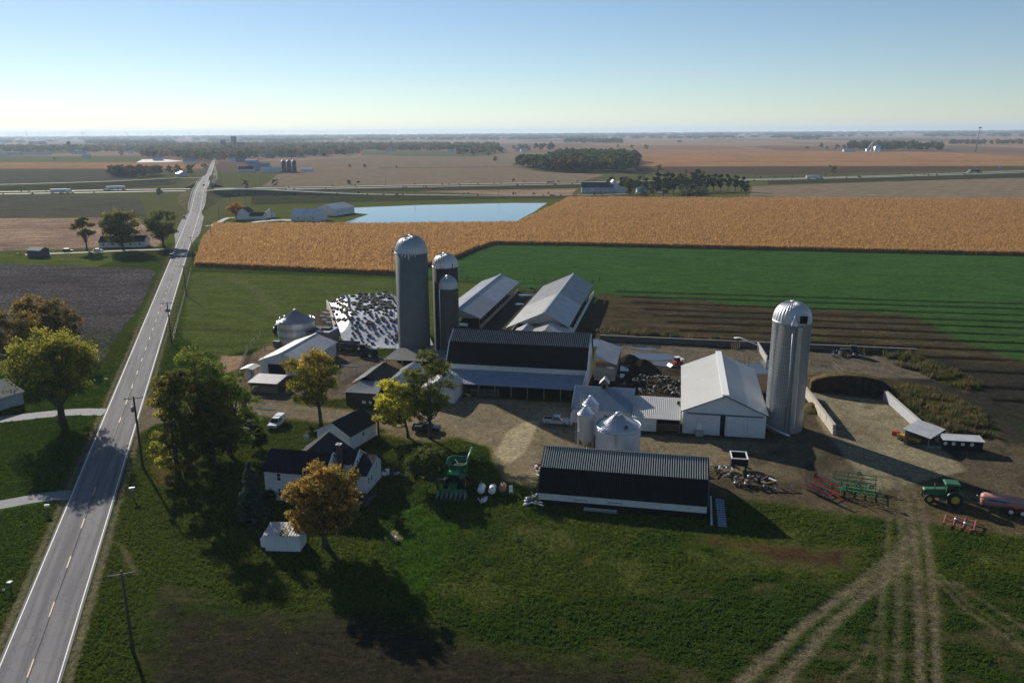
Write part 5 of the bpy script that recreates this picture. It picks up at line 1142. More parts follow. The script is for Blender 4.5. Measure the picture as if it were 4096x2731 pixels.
# roadside bushes and single field trees
def lone(n, x, y, s, v, l, name='tree'):
    o = put(name, FAR[v], None, None, (*g(n, x, y), 0), (0, 0, x*.1)); o.scale = (s,)*3; tag(o, l, 'tree' if s > .45 else 'shrub')
for a in ((('K', 1560, 500, .9, 3, 'dark conical tree left of the white shed by the overpass')), ('K', 1635, 500, .95, 3, 'dark round tree directly behind the white shed by the overpass'), ('K', 1760, 510, 1.25, 1, 'olive tree clump between white shed and overpass'), ('K', 1880, 460, .8, 0, 'low green tree beyond the overpass, left of the road'), ('L', 180, 612, .62, 1, 'golden small tree on the motorway bank'), ('L', 940, 592, .3, 0, 'tiny round green tree by the motorway'), ('L', 853, 598, .45, 1, 'thin yellow sapling beside the motorway'), ('K', 2260, 622, .6, 2, 'orange sapling on the overpass bank'),
          ('K', 2270, 670, .5, 2, 'orange bush right of the overpass junction'), ('N', 588, 498, .9, 1, 'single golden tree beside the motorway on the right'), ('M', 1345, 488, .85, 2, 'lone brown tree beyond the windbreak'), ('M', 12, 572, .3, 3, 'tiny dark conifer by the motorway'), ('N', 360, 280, .9, 0, 'wide bush clump left of the far farm'), ('N', 488, 262, 1.2, 3, 'pair of trees over the hidden far house'), ('N', 540, 280, .8, 3, 'low dark bush by the hidden far house'), ('N', 632, 278, 1.15, 3, 'lone round tree left of the far steel bins'), ('N', 695, 280, 1.25, 0, 'lone tree nearest the far steel bins'),
          ('K', 1470, 700, .55, 3, 'bush at the foot of the road bank, left side'), ('K', 1600, 600, .35, 2, 'orange sapling on the left road bank'), ('L', 2200, 385, .8, 4, 'brown scrub in the field waterway'), ('K', 1115, 335, 1.2, 2, 'orange round tree before the distant town'), ('K', 500, 372, .6, 2, 'brown bush in the far left meadow'), ('L', 860, 440, .45, 2, 'reddish bush on the field divide'), ('L', 1000, 442, .5, 4, 'low brown scrub on the field divide'), ('L', 1290, 444, .3, 1, 'yellow shrub on the field divide'), ('M', 970, 255, .9, 1, 'tree at the right end of the town street'), ('M', 1230, 275, 1.3, 1, 'tall pale tree by the straight far lane'), ('M', 1100, 275, 1.2, 0, 'dark tree left of the straight far lane')):
    lone(*a)
# ------------------------------------------------------------------ standing maize, grass, weeds
def blade_mesh(name, n, h, w, spread, cols, bend=.3, seed=1, segs=2):
    q = np.random.default_rng(seed); m_ = MB(); C = []
    for i in range(n):
        a = q.uniform(0, 6.28); r = spread*q.uniform(0, 1)**.6; x, y = r*math.cos(q.uniform(0, 6.28)), r*math.sin(q.uniform(0, 6.28)); hh = h*q.uniform(.6, 1.15); bx, by = math.cos(a)*bend*hh, math.sin(a)*bend*hh; px, py = -math.sin(a)*w/2, math.cos(a)*w/2; c = cols[int(q.integers(len(cols)))]
        m_.add([(x-px, y-py, 0), (x+px, y+py, 0), (x+bx*.4+px*.8, y+by*.4+py*.8, hh*.6), (x+bx*.4-px*.8, y+by*.4-py*.8, hh*.6), (x+bx, y+by, hh)], [(0, 1, 2, 3), (3, 2, 4)]); C += [c]*5
    me = m_.mesh(name, ML); at = me.color_attributes.new('Col', 'FLOAT_COLOR', 'POINT')
    for i, c in enumerate(C): at.data[i].color = (*c, 1)
    return me
CO = [(.46, .265, .105), (.54, .345, .15), (.40, .215, .08), (.50, .31, .13), (.32, .175, .07)]
MZ = [loose('maize_plant', blade_mesh('maize%d' % i, 13, 2.25, .22, .42, CO, .28, 70+i)) for i in range(4)]
corn = [GD(494, 516), GD(462, 561), GD(448, 611), GD(905, 631), GD(1040, 596), GD(1090, 574), GD(1130, 561), GD(1300, 563), GD(2480, 590), GD(2480, 461), GD(1500, 457), GD(1308, 456), GD(1190, 514), GD(900, 517), GD(560, 518)]
soil = field('maize_ground', [(.3, (.10, .06, .03)), (.7, (.24, .15, .08))], .8)
sheet('maize_ground', corn, soil, .04, jit=.6)
cx, cy = np.array([toF(p) for p in corn]).T
A_, B_ = np.meshgrid(np.arange(cx.min(), cx.max(), 1.5), np.arange(cy.min(), cy.max(), .9))
A_ = A_.ravel()+rng.normal(0, .07, A_.size); B_ = B_.ravel()+rng.uniform(-.4, .4, B_.size)
# headland rows run the other way along the near edge
X_ = A_*VX[0]+B_*UX[0]; Y_ = A_*VX[1]+B_*UX[1]
dn = seg_dist(X_, Y_, corn[2:9]); kk = inpoly(X_, Y_, corn)
kk &= ~((vnoise(X_, Y_, 30, 90) > .74) & (rng.uniform(0, 1, len(X_)) < .3))
far_ = Y_ > 520; kk &= ~(far_ & (rng.uniform(0, 1, len(X_)) < .3))
X_, Y_ = X_[kk], Y_[kk]; print('maize plants', len(X_))
sc = rng.uniform(.82, 1.15, len(X_)); sc = np.stack([sc*1.25, sc*1.25, sc*(.9+.2*vnoise(X_, Y_, 12, 91))], 1)
scatter('standing_maize', np.stack([X_, Y_, np.full(len(X_), .03)], 1), MZ, 'wide field of ripe orange standing maize beyond the green wheat', 'maize', scl=sc)
hd = corn[2:9]; pts = []
for a, b in zip(hd[:-1], hd[1:]):
    L_ = math.dist(a, b); nx, ny = -(b[1]-a[1])/L_, (b[0]-a[0])/L_
    for r_ in range(5):
        u = np.arange(0, L_, .42); pts.append(np.stack([a[0]+(b[0]-a[0])*u/L_+nx*(r_*.85)+rng.normal(0, .12, len(u)), a[1]+(b[1]-a[1])*u/L_+ny*(r_*.85)+rng.normal(0, .12, len(u)), np.full(len(u), .02)], 1))
pts = np.concatenate(pts); scatter('maize_headland', pts, MZ, 'darker outer rows along the near edge of the ripe maize', 'maize', scl=rng.uniform(.85, 1.15, len(pts)))
# grass tufts on lawn, meadow and cover crop
GR = [loose('grass_tuft', blade_mesh('tuft%d' % i, 10, .30, .10, .26, c, .5, 80+i)) for i, c in enumerate(([(.09, .13, .02), (.13, .17, .03)], [(.06, .13, .02), (.09, .16, .026)], [(.19, .17, .05), (.15, .16, .035)], [(.27, .21, .09), (.2, .16, .06)]))]
N = 560000
yy = 66+(235-66)*rng.uniform(0, 1, N)**1.35; xx = rng.uniform(-1, 1, N)*(yy*.70+6)
C_, H_, Gm_ = ground_at(xx, yy)
cl = vnoise(xx, yy, 5, 95, 3)
kk = (rng.uniform(0, 1, N) < np.clip(Gm_-.25, 0, 1)*np.clip(cl*1.2+.2, .3, 1)) & (np.abs(xx+27.4+.349*yy)*.944 > 4.6)
ff = np.stack([xx*VX[0]+yy*VX[1], xx*UX[0]+yy*UX[1]])
for (a0, a1, b0, b1) in ((-20.5, 7.5, 115.5, 131.5), (-52.5, -18, 166, 188.5), (2.6, 19, 152, 184.5), (-20, 2.8, 151.5, 162.5), (-64.5, -48, 109, 124.5), (-72, -57, 218, 292), (-47.5, -28.5, 218, 287), (-70.5, -53, 155, 191), (-101, -88, 160, 194.5)):
    kk &= ~((ff[0] > a0) & (ff[0] < a1) & (ff[1] > b0) & (ff[1] < b1))
kk &= ~((np.hypot(xx+33, yy-145.5) < 5.5) | (np.hypot(xx+33, yy-104.2) < 2.4))
xx, yy, H_, C_, Gm_ = xx[kk], yy[kk], H_[kk], C_[kk], Gm_[kk]; print('tufts', len(xx))
br_ = C_[:, 0]/(C_[:, 1]+1e-4); ix = np.where(br_ > 1.05, 3, np.where(br_ > .88, 2, np.where(br_ > .66, 0, 1)))
rough = np.clip((Gm_-.6)*2, 0, 1); sz = rng.uniform(.32, .85, len(xx))*(.7+.8*rough); far2 = np.clip(yy/130, .8, 1.5)
scatter('grass', np.stack([xx, yy, H_-.02], 1), GR, 'short grass and weeds around the farm', 'grass', scl=np.stack([sz*far2*1.2, sz*far2*1.2, sz*.8], 1), idx=ix)
# ================================================================== FARM OBJECTS
M_tyre = surf('tyre_rubber', (.022, .022, .022), .85, var=.2); M_glossblk = surf('dark_glass', (.015, .018, .022), .12, spec=.5, var=0)
M_chrome = surf('wheel_metal', (.35, .35, .36), .35, metal=.7)
M_jdg = surf('tractor_green', (.018, .115, .035), .4, sc=2, var=.12, spec=.5); M_jdy = surf('wheel_yellow', (.50, .38, .03), .5)
M_red = surf('implement_red', (.42, .035, .025), .5, sc=2, var=.2); M_orange = surf('faded_yellow', (.46, .28, .05), .6, sc=2, var=.2)
def paint(n, c, r=.3): return surf('paint_'+n, c, r, metal=.15, spec=.5, var=.04)
def wheel(root, c, r, w, tm=None, rm=None, axis='y', name='wheel', rr=.58):
    o = MB().lathe([(r*rr, -w/2), (r*.93, -w/2), (r, -w*.32), (r, w*.32), (r*.93, w/2), (r*rr, w/2)], 18, axis=axis).build(name, tm or M_tyre, root, loc=c)
    MB().lathe([(0, -w*.36), (r*rr*.5, -w*.30), (r*rr, -w*.40), (r*rr, w*.40), (r*rr*.5, w*.30), (0, w*.36)], 14, axis=axis).build('rim', rm or M_chrome, o); return o
def vehicle(name, label, cat, q, rz, kind='car', col=None, L=4.6, W=1.85, z=0, group=None):
    """car / suv / pickup / capped pickup, nose towards +x"""
    t = thing(name, label, cat, q, rz, group, z); pm = col; w = W/2
    hb = {'car': .92, 'suv': 1.08, 'pickup': 1.12, 'cap': 1.12}[kind]; ht = {'car': 1.45, 'suv': 1.80, 'pickup': 1.88, 'cap': 1.88}[kind]; gc = .28 if kind == 'car' else .42
    hl = L/2
    prof = [(-hl, gc+.12), (-hl+.1, gc), (hl-.1, gc), (hl, gc+.15), (hl-.02, hb-.2), (hl-.15, hb-.1), (hl-1.25, hb), (-hl+.15, hb), (-hl, hb-.15)]
    m_ = MB(); n = len(prof); V = []
    for y, s_ in ((-w, .0), (-w+.06, 1), (w-.06, 1), (w, 0)):
        for (x, zz) in prof: V.append((x*(.985 if s_ == 0 else 1), y, zz if s_ else gc+.06+(zz-gc-.06)*.9))
    m_.add(V, [tuple(range(n)), tuple(range(3*n, 4*n))[::-1]]+[(j*n+i, (j+1)*n+i, (j+1)*n+(i+1) % n, j*n+(i+1) % n) for j in range(3) for i in range(n)])
    m_.build('body', pm, t)
    x0, x1, x2, x3 = {'car': (-1.85, -1.2, .55, 1.25), 'suv': (-2.1, -1.95, .55, 1.15), 'pickup': (-.75, -.6, .65, 1.25), 'cap': (-.75, -.6, .65, 1.25)}[kind]
    wi, wt = w-.06, w-.24
    def cab(x0, x1, x2, x3, zb, zt, wi, wt): return [(x0, -wi, zb), (x3, -wi, zb), (x3, wi, zb), (x0, wi, zb), (x1, -wt, zt), (x2, -wt, zt), (x2, wt, zt), (x1, wt, zt)]
    F6 = [(3, 2, 1, 0), (4, 5, 6, 7), (0, 1, 5, 4), (1, 2, 6, 5), (2, 3, 7, 6), (3, 0, 4, 7)]
    MB().add(cab(x0, x1, x2, x3, hb-.02, ht-.06, wi, wt), F6).build('windows', M_glossblk, t)
    MB().add(cab(x1-.06, x1, x2, x2+.1, ht-.08, ht, wt+.03, wt-.04), F6).build('roof', pm, t)
    m_ = MB()
    for a, b in (((x0, x1)), ((x3, x2)), ((x0+x3)/2-.1, (x1+x2)/2-.1)) if kind != 'pickup' else ((x0, x1), (x3, x2)):
        for s in (-1, 1): m_.bar((a, s*(wi+.01), hb-.03), (b, s*(wt+.01), ht-.05), .08)
    m_.build('pillars', pm, t)
    if kind == 'pickup':
        MB().box((-hl+.95, 0, hb+.005), (1.75, W-.3, .02)).build('truck_bed', M_void, t)
        m_ = MB()
        for s in (-1, 1): m_.box((-hl+1.0, s*(w-.1), hb+.09), (1.95, .12, .2))
        m_.box((-hl+.08, 0, hb+.09), (.1, W-.3, .2)); m_.build('bed_rail', pm, t)
    if kind == 'cap': MB().add(cab(-hl+.05, -hl+.12, -.68, -.62, hb-.02, ht+.08, w-.05, w-.18), F6).build('bed_cap', pm, t)
    r = .33 if kind == 'car' else .39
    for x in (-L*.31, L*.32):
        for s in (-1, 1): wheel(t, (x, s*(w-.1), r), r, .24)
    for s in (-1, 1):
        MB().box((hl-.03, s*(w-.28), hb-.33), (.1, .34, .17)).build('headlight', M_trim, t); MB().box((-hl+.01, s*(w-.18), hb-.3), (.07, .2, .26)).build('tail_light', M_red, t)
        MB().box((x3-.05, s*(w+.1), hb+.06), (.12, .2, .16)).build('mirror', pm, t)
    MB().box((hl+.02, 0, gc+.12), (.12, W-.2, .18)).box((hl-.01, 0, hb-.33), (.06, .8, .22)).build('bumper', M_dtrim if kind == 'car' else M_chrome, t)
    return t
silver = paint('silver', (.42, .43, .44)); white = paint('white', (.66, .66, .64)); darkp = paint('charcoal', (.03, .033, .04)); greyp = paint('grey', (.14, .145, .15))
vehicle('pickup_truck', 'white pickup with topper parked facing the camera on the lawn by the lane', 'pickup truck', g('E', 490, 475), R(-98), 'cap', white, 5.4, 1.95)
vehicle('pickup_truck', 'silver pickup with open bed in the barn shade beside the milking parlour', 'pickup truck', fr(-22.4, 152.6), R(-12), 'pickup', silver, 5.5, 1.95)
vehicle('pickup_truck', 'dark pickup under the yellow and olive trees by the yard', 'pickup truck', (-17.3, 150.4), R(-4), 'pickup', darkp, 5.6, 2.0)
vehicle('parked_car', 'dark car half hidden under the big roadside trees', 'car', (-53.2, 152.2), R(-95), 'suv', darkp)
ra = math.atan2(1, -.349)
for (x, y, dx, dirn, kind, c, lab) in ((1625, 1255, -2, 1, 'suv', darkp, 'dark pickup-like car on the road beside the leftmost farm trees, nearest moving vehicle'), (1685, 895, -5, 1, 'suv', greyp, 'grey car pulled over on the left road shoulder before the overpass'), (1855, 572, 0, -1, 'car', darkp, 'small dark car on the overpass crest')):
    q = g('K', x, y); Yc = {1255: 386, 895: 573, 572: 845}[y]
    vehicle('car', lab, 'car', (road_x(Yc)+dx+(1.8 if dirn < 0 else -1.4), Yc), ra+(math.pi if dirn > 0 else 0), kind, c, 4.9, 1.9, z=road_z(Yc)+.03)
vehicle('parked_car', 'dark four-wheel drive on the long drive left of the thin forked tree', 'car', g('K', 627, 1212), R(10), 'suv', darkp, z=.0)
vehicle('parked_car', 'white car in front of the far left farmhouse', 'car', g('K', 900, 1207), R(12), 'car', white, z=.0)
def semi(label, q, rz, box, cab, z=.35):
    t = thing('semi_truck', label, 'truck', q, rz, None, z)
    MB().box((-3.2, 0, 2.55), (16.2, 2.6, 2.9)).build('trailer', box, t); MB().box((-3.2, 0, 1.0), (15.8, 1.2, .22)).build('chassis', M_dtrim, t)
    MB().prism([(5.6, .5), (11.2, .5), (11.2, 1.5), (9.3, 1.85), (8.6, 3.0), (7.6, 3.85), (5.6, 3.85)], 'y', -1.2, 1.2).build('cab', cab, t)
    MB().prism([(8.6, 2.0), (9.25, 2.0), (8.72, 2.85), (8.5, 2.9)], 'y', -1.21, 1.21).build('windscreen', M_glossblk, t)
    for x in (-10, -8.7, 5.9, 4.6, 10.2):
        for s in (-1, 1): wheel(t, (x, s*1.05, .52), .52, .45)
    MB().box((2, 0, .85), (3.4, 2.3, .5)).build('side_skirt', M_dtrim, t)
def near_hw(pl, x):
    for a, b in zip(pl[:-1], pl[1:]):
        if a[0] <= x <= b[0]: t = (x-a[0])/(b[0]-a[0]); return (x, a[1]+(b[1]-a[1])*t), math.atan2(b[1]-a[1], b[0]-a[0])
for (pl, px, d, box, cabm, lab) in ((hwN, g('K', 610, 668)[0], 0, M_wwall, white, 'white semi truck heading right on the motorway, left of the overpass'), (hwF, g('K', 1055, 645)[0], math.pi, M_wwall, white, 'white semi truck heading left on the motorway, nearer the overpass'), (hwN, g('N', 440, 545)[0], 0, M_wwall, silver, 'white semi truck on the right stretch of motorway, right of the windbreak'), (hwF, g('N', 1920, 490)[0], math.pi, surf('black_trailer', (.02, .022, .03), .5), white, 'semi truck with black trailer and white cab far right on the motorway')):
    q, h = near_hw(pl, px); semi(lab, q, h+d, box, cabm)
for (pl, n, x, c, lab) in ((hwN, 'L', 1392, silver, 'pale car on the motorway above the pond'), (hwF, 'M', 370, greyp, 'grey car on the motorway left of the blue-roofed barn'), (hwN, 'N', 675, darkp, 'dark car behind the white semi on the right motorway'), (hwF, 'N', 1365, white, 'white car alone on the right motorway'), (hwF, 'N', 2255, darkp, 'dark car at the far right edge of the motorway')):
    q, h = near_hw(pl, g(n, x, 600 if n != 'N' else 510)[0]); vehicle('car', lab, 'car', q, h, 'suv' if c is not white else 'car', c, 4.8, z=.34)
# --- tractors
def tractor(label, q, rz, body_, wh, s=1, z=0, dull=False, lit=None):
    t = thing('tractor', label, 'tractor', q, rz, None, z); t.scale = (s,)*3
    MB().prism([(.3, 1.0), (2.75, 1.0), (2.8, 1.5), (2.6, 1.72), (.3, 1.95)], 'y', -.38, .38).build('hood', body_, t)
    MB().box((2.83, 0, 1.3), (.06, .6, .55)).build('grille', M_void, t)
    MB().box((.9, 0, .85), (3.4, .5, .4)).build('chassis', M_dtrim, t)
    MB().add([(-1.2, -.72, 1.35), (.35, -.72, 1.35), (.35, .72, 1.35), (-1.2, .72, 1.35), (-1.1, -.66, 2.65), (.2, -.66, 2.65), (.2, .66, 2.65), (-1.1, .66, 2.65)], [(3, 2, 1, 0), (4, 5, 6, 7), (0, 1, 5, 4), (1, 2, 6, 5), (2, 3, 7, 6), (3, 0, 4, 7)]).build('cab', M_glossblk, t)
    m_ = MB()
    for x, x2 in ((-1.2, -1.1), (.35, .2)):
        for y in (-1, 1): m_.bar((x, y*.74, 1.35), (x2, y*.68, 2.65), .09)
    m_.build('cab_posts', body_, t)
    MB().box((-.42, 0, 2.75), (1.75, 1.6, .2), taper=.9).build('cab_roof', lit or body_, t)
    for s_ in (-1, 1):
        wheel(t, (-.75, s_*.98, .92), .92, .52, M_tyre, wh, rr=.56); wheel(t, (2.1, s_*.82, .62), .62, .38, M_tyre, wh, rr=.56)
        MB().lathe([(1.02, -.26), (1.08, -.26), (1.08, .26), (1.02, .26)], 10, (-.75, s_*.98, .92), 'y', R(-20) if False else 0, R(180)).build('fender', body_, t)
        MB().box((.55, s_*.6, .75), (.7, .3, .5)).build('fuel_tank', M_dtrim, t)
    MB().tube([(1.5, .3, 1.6), (1.5, .3, 2.55)], .06, 8).build('exhaust', M_dtrim, t)
    return t
tractor('green tractor with cab at the right edge, hitched to the slurry tanker', (69.6, 117.3), R(165), M_jdg, M_jdy, 1.28)
tractor('dark old tractor parked behind the striped grain bin, tin canopy over the seat', fr(-115.6, 213.5), R(80), M_dtrim, M_dtrim, 1.05, lit=M_wwall)
tractor('dark green tractor in front of the dark feed wagon by the tyre heap', fr(-80.6, 194.6), R(-12), surf('dull_green', (.02, .045, .03), .5), M_dtrim, 1.15)
tractor('green tractor beyond the slurry yard wall, left of the lone silo', fr(47, 218), R(160), surf('faded_green', (.03, .055, .035), .7), M_dtrim, 1.0)
lt = thing('skid_steer', 'small red and white loader scraping the slurry yard', 'loader', (42.3, 195.5), R(200))
MB().box((0, 0, .85), (2.5, 1.5, .8)).build('body', M_red, lt); MB().box((.1, 0, 1.75), (1.1, 1.1, 1.1), taper=.9).build('cab', M_glossblk, lt); MB().box((.1, 0, 2.34), (1.3, 1.3, .12)).build('cab_roof', M_trim, lt)
MB().box((-1.2, 0, 1.35), (.7, 1.3, .9)).build('engine_cover', M_trim, lt); MB().bar((-1, -.8, 1.6), (1.9, -.8, .6), .15).bar((-1, .8, 1.6), (1.9, .8, .6), .15).build('loader_arms', M_red, lt)
MB().prism([(1.8, .1), (2.6, .1), (2.5, .25), (2.0, .7), (1.8, .7)], 'y', -.95, .95).build('bucket', M_steel, lt)
for x in (-.75, .75):
    for s in (-1, 1): wheel(lt, (x, s*.9, .42), .42, .3)
# --- slurry tanker
tk = thing('slurry_tanker', 'long faded red slurry tanker behind the green tractor at the right edge', 'tanker', (77.4, 113.8), R(-23.5))
MB().lathe([(0, -3.9), (.7, -3.8), (1.0, -3.4), (1.0, 3.4), (.7, 3.8), (0, 3.9)], 24, (0, 0, 1.75), 'x').build('tank', surf('faded_red_tank', (.42, .20, .16), .55, sc=.7, var=.2, streak=.3), tk)
MB().tube([(-4.5, -.9, 2.5), (-4.3, -1.05, 2.3), (3.6, -1.05, 2.2)], .09, 8).build('hose_rail', M_steel, tk)
MB().box((-1.6, -1.02, 2.0), (2.6, .05, .35)).build('blue_stripe', surf('blue_stripe_paint', (.05, .10, .35), .5), tk)
MB().box((0, 0, .75), (7.6, .9, .25)).bar((-3.8, 0, .75), (-6.0, 0, .6), .22).build('chassis', M_dtrim, tk)
for x in (.3, 1.9):
    for s in (-1, 1): wheel(tk, (x, s*1.0, .62), .62, .5, M_tyre, M_trim)
    MB().lathe([(.72, -.3), (.78, -.3), (.78, .3), (.72, .3)], 8, (x, -1.0, .62), 'y', 0, math.pi).build('fender', M_red, tk)
# --- dark feed wagon
fw = fthing('feed_wagon', 'empty black forage wagon standing at the foot of the tyre heap', 'wagon', -87.4, 198.8)
m_ = MB()
for (c, d) in (((0, -1.2, 1.7), (6.2, .1, 1.5)), ((0, 1.2, 1.7), (6.2, .1, 1.5)), ((-3.1, 0, 1.7), (.1, 2.3, 1.5)), ((3.1, 0, 1.5), (.1, 2.3, 1.1)), ((0, 0, .98), (6.1, 2.3, .08))): m_.box(c, d)
m_.build('box_sides', surf('black_wagon', (.03, .03, .035), .6), fw)
m_ = MB()
for i in range(9): m_.box((-2.9+i*.72, -1.28, 1.7), (.09, .07, 1.5))
m_.build('side_stakes', M_dtrim, fw)
for x in (-1.9, 1.9):
    for s in (-1, 1): wheel(fw, (x, s*1.0, .45), .45, .3)
# --- combine harvester
cb_ = thing('combine_harvester', 'green combine harvester with open grain tank and corn head, in the tree shade', 'combine harvester', (-9.6, 124.8), R(-97))
MB().prism([(-3.6, 1.0), (1.1, .9), (1.5, 1.9), (1.2, 2.9), (-3.6, 2.8)], 'y', -1.35, 1.35).build('body', M_jdg, cb_)
MB().prism([(-3.0, 2.8), (.6, 2.8), (.6, 3.35), (-3.0, 3.35)], 'y', -1.3, 1.3).build('grain_tank', M_jdg, cb_)
oc = [(-3.2, -1.1), (-2.5, -1.75), (.1, -1.75), (.8, -1.1), (.8, 1.1), (.1, 1.75), (-2.5, 1.75), (-3.2, 1.1)]; ic = [(-2.8, -.8), (-2.3, -1.2), (0, -1.2), (.5, -.8), (.5, .8), (0, 1.2), (-2.3, 1.2), (-2.8, .8)]
m_ = MB(); m_.add([(a, b, 4.05) for a, b in oc]+[(a, b, 3.36) for a, b in ic]+[(a*1.0, b*.97, 4.0) for a, b in oc], [(i, (i+1) % 8, 8+(i+1) % 8, 8+i) for i in range(8)]+[(16+i, 8+i, 8+(i+1) % 8, 16+(i+1) % 8) for i in range(8)]); m_.build('tank_extension', M_jdg, cb_)
m_ = MB()
for i in range(8): a, b = oc[i], oc[(i+1) % 8]; m_.bar((*a, 4.07), (*b, 4.07), .08)
m_.bar((-2.2, -.6, 3.9), (-.4, .3, 3.9), .08); m_.build('tank_rim', surf('light_green', (.10, .30, .16), .4), cb_)
MB().box((-1.1, 0, 3.38), (3.0, 2.2, .04)).build('tank_floor', M_void, cb_)
MB().box((1.9, 0, 2.5), (1.6, 1.7, 1.5), taper=.93).build('cab', M_glossblk, cb_); MB().box((1.95, 0, 3.32), (1.9, 1.9, .16)).build('cab_roof', surf('roof_green', (.03, .30, .10), .4), cb_)
MB().tube([(-.2, 1.5, 3.0), (-1.8, 1.9, 4.6), (-4.2, 2.1, 5.3)], .22, 10).build('unloading_auger', M_jdg, cb_)
for s in (-1, 1): wheel(cb_, (1.4, s*1.55, .95), .95, .7, M_tyre, M_jdy); wheel(cb_, (-2.9, s*1.3, .6), .6, .4, M_tyre, M_jdy)
MB().prism([(2.2, .9), (3.6, .35), (3.6, .9), (2.4, 1.7)], 'y', -.6, .6).build('feeder_house', M_jdg, cb_)
MB().prism([(3.4, .25), (4.2, .2), (4.2, .5), (3.5, 1.05)], 'y', -2.35, 2.35).build('corn_head', M_jdg, cb_)
for i in range(7):
    y = -2.3+i*4.6/6; MB().add([(4.1, y-.28, .25), (4.1, y+.28, .25), (4.1, y, .85 if i not in (0, 6) else 1.05), (6.1, y, .12)], [(0, 1, 2), (0, 3, 1), (1, 3, 2), (2, 3, 0)]).build('snout', surf('snout_metal', (.30, .34, .34), .4, metal=.4), cb_)
m_ = MB(); 
for i in range(7): m_.bar((1.2, -1.75, .5+i*.3), (1.2, -1.45, .5+i*.3), .05)
m_.bar((1.05, -1.75, .3), (1.05, -1.75, 2.6), .05).bar((1.35, -1.75, .3), (1.35, -1.75, 2.6), .05).build('ladder', M_jdg, cb_)
# --- tanks and drums by the combine
for i, (q, lab) in enumerate(((( -5.2, 121.6), 'left one of two white round tank ends beside the combine'), ((-3.4, 121.4), 'right one of two white round tank ends beside the combine'))):
    t = thing('fuel_tank', lab, 'tank', q, R(90-6)); t.scale = (.82,)*3; MB().lathe([(0, -1.3), (.6, -1.22), (.72, -1.0), (.72, 1.0), (.6, 1.22), (0, 1.3)], 22, (0, 0, 1.15), 'x').build('tank', M_trim, t)
    for x in (-.8, .8):
        for s in (-1, 1): MB().bar((x, s*.5, 0), (x, s*.35, .7), .09).build('leg', M_dtrim, t)
t = thing('nurse_tank', 'rusty pink tank with a valve on top, right of the two white tanks', 'tank', (-1.7, 121.8), R(84)); t.scale = (.82,)*3; MB().lathe([(0, -1.1), (.6, -1.0), (.7, -.8), (.7, .8), (.6, 1.0), (0, 1.1)], 20, (0, 0, 1.3), 'x').build('tank', surf('rusty_pink', (.45, .22, .16), .6, var=.3, sc=2), t)
MB().lathe([(.14, 1.95), (.14, 2.3), (0, 2.32)], 8).build('valve', M_dtrim, t)
for s in (-.6, .6): MB().box((s, 0, .35), (.15, 1.0, .7)).build('stand', M_dtrim, t)
t = thing('plastic_chair', 'white plastic chair standing alone right of the tanks', 'chair', (-.3, 121.4), R(-80))
MB().box((0, 0, .5), (.6, .6, .06)).build('seat', M_trim, t); MB().box((-.3, 0, .95), (.06, .6, .85)).build('backrest', M_trim, t)
for x in (-.26, .26):
    for y in (-.26, .26): MB().box((x, y, .24), (.06, .06, .48)).build('leg', M_trim, t)
t = thing('garden_chair', 'metal garden chair fallen against the left corner of the front barn', 'chair', (3.4, 119.6), R(30))
m_ = MB(); m_.box((0, 0, .45), (.6, .6, .05)); m_.build('seat', M_steel, t); MB().box((-.28, 0, .85), (.05, .6, .8), ry=-.2).build('backrest', M_steel, t)
for x in (-.27, .27):
    for y in (-.27, .27): MB().box((x, y, .22), (.05, .05, .44)).build('leg', M_steel, t)
# --- tyres
def tyre_mesh(r, w): return MB().lathe([(r*.6, -w/2), (r*.9, -w*.5), (r, -w*.3), (r, w*.3), (r*.9, w*.5), (r*.6, w/2), (r*.56, 0), (r*.6, -w/2)], 16).mesh('tyre', M_tyre)
TY1, TY2, TY3 = tyre_mesh(.92, .46), tyre_mesh(.62, .34), tyre_mesh(.40, .24)
for (q, z, me, lab) in (((2.3, 118.4), .2, TY2, 'single tyre lying at the left corner of the front barn'), (g('J', 1590, 1550), .2, TY3, 'lone tyre lying out in the rough meadow'), (fr(-90.5, 187.5), .25, TY1, 'big tyre on the dirt heap below the feed wagon')):
    tag(put('tyre', me, None, None, (*q, z), (.08, .05, 0)), lab, 'tyre')
for i in range(9):
    q = fr(45+i*.9+random.random(), 184.6-i*.35+random.random()*1.2); tag(put('tyre', (TY1, TY2)[i % 2], None, None, (*q, .25+.35*(i % 3)), (random.uniform(-.3, .3), random.uniform(-.3, .3), 0)), 'old tyre dumped behind the bunker silo heap', 'tyre', 'tyres behind the bunker heap')
# --- silage clamp under white sheet: surface function in clamp coordinates (s along, w across)
C0 = (-115.3, 248.8); DS = (.475, -.88); DW = (.88, .475)
def clampF(s, w): return (C0[0]+DS[0]*s+DW[0]*w, C0[1]+DS[1]*s+DW[1]*w)
def clamp_h(s, w):
    def sm(t): t = np.clip(t, 0, 1); return t*t*(3-2*t)
    front = np.clip((56+.28*w-s)/27, 0, 1); top = 5.0*sm(front)**.8
    side = 2.2+(1-2.2/5.0)*5*sm((w+.3)/5.5)
    side2 = 2.2+(1-2.2/5.0)*5*sm((24.5-w)/5.5)
    back = 2.4+2.8*sm(s/4)
    return np.maximum(np.minimum(np.minimum(top, np.minimum(side, side2)), back), .02)
Ns, Nw = 150, 80; ss = np.linspace(-.2, 60, Ns); ww = np.linspace(-.2, 24.2, Nw); Sg, Wg = np.meshgrid(ss, ww, indexing='ij')
Hh = clamp_h(Sg, Wg); Hh = Hh+(vnoise(Sg*.5, Wg*2.2, 1.0, 200, 3)-.5)*.12*(Hh > .1); Hh = np.where(Sg > 56+.28*Wg-.5, .0, Hh)
Fa, Fb = clampF(Sg, Wg); Xc = Fa*VX[0]+Fb*UX[0]; Yc = Fa*VX[1]+Fb*UX[1]
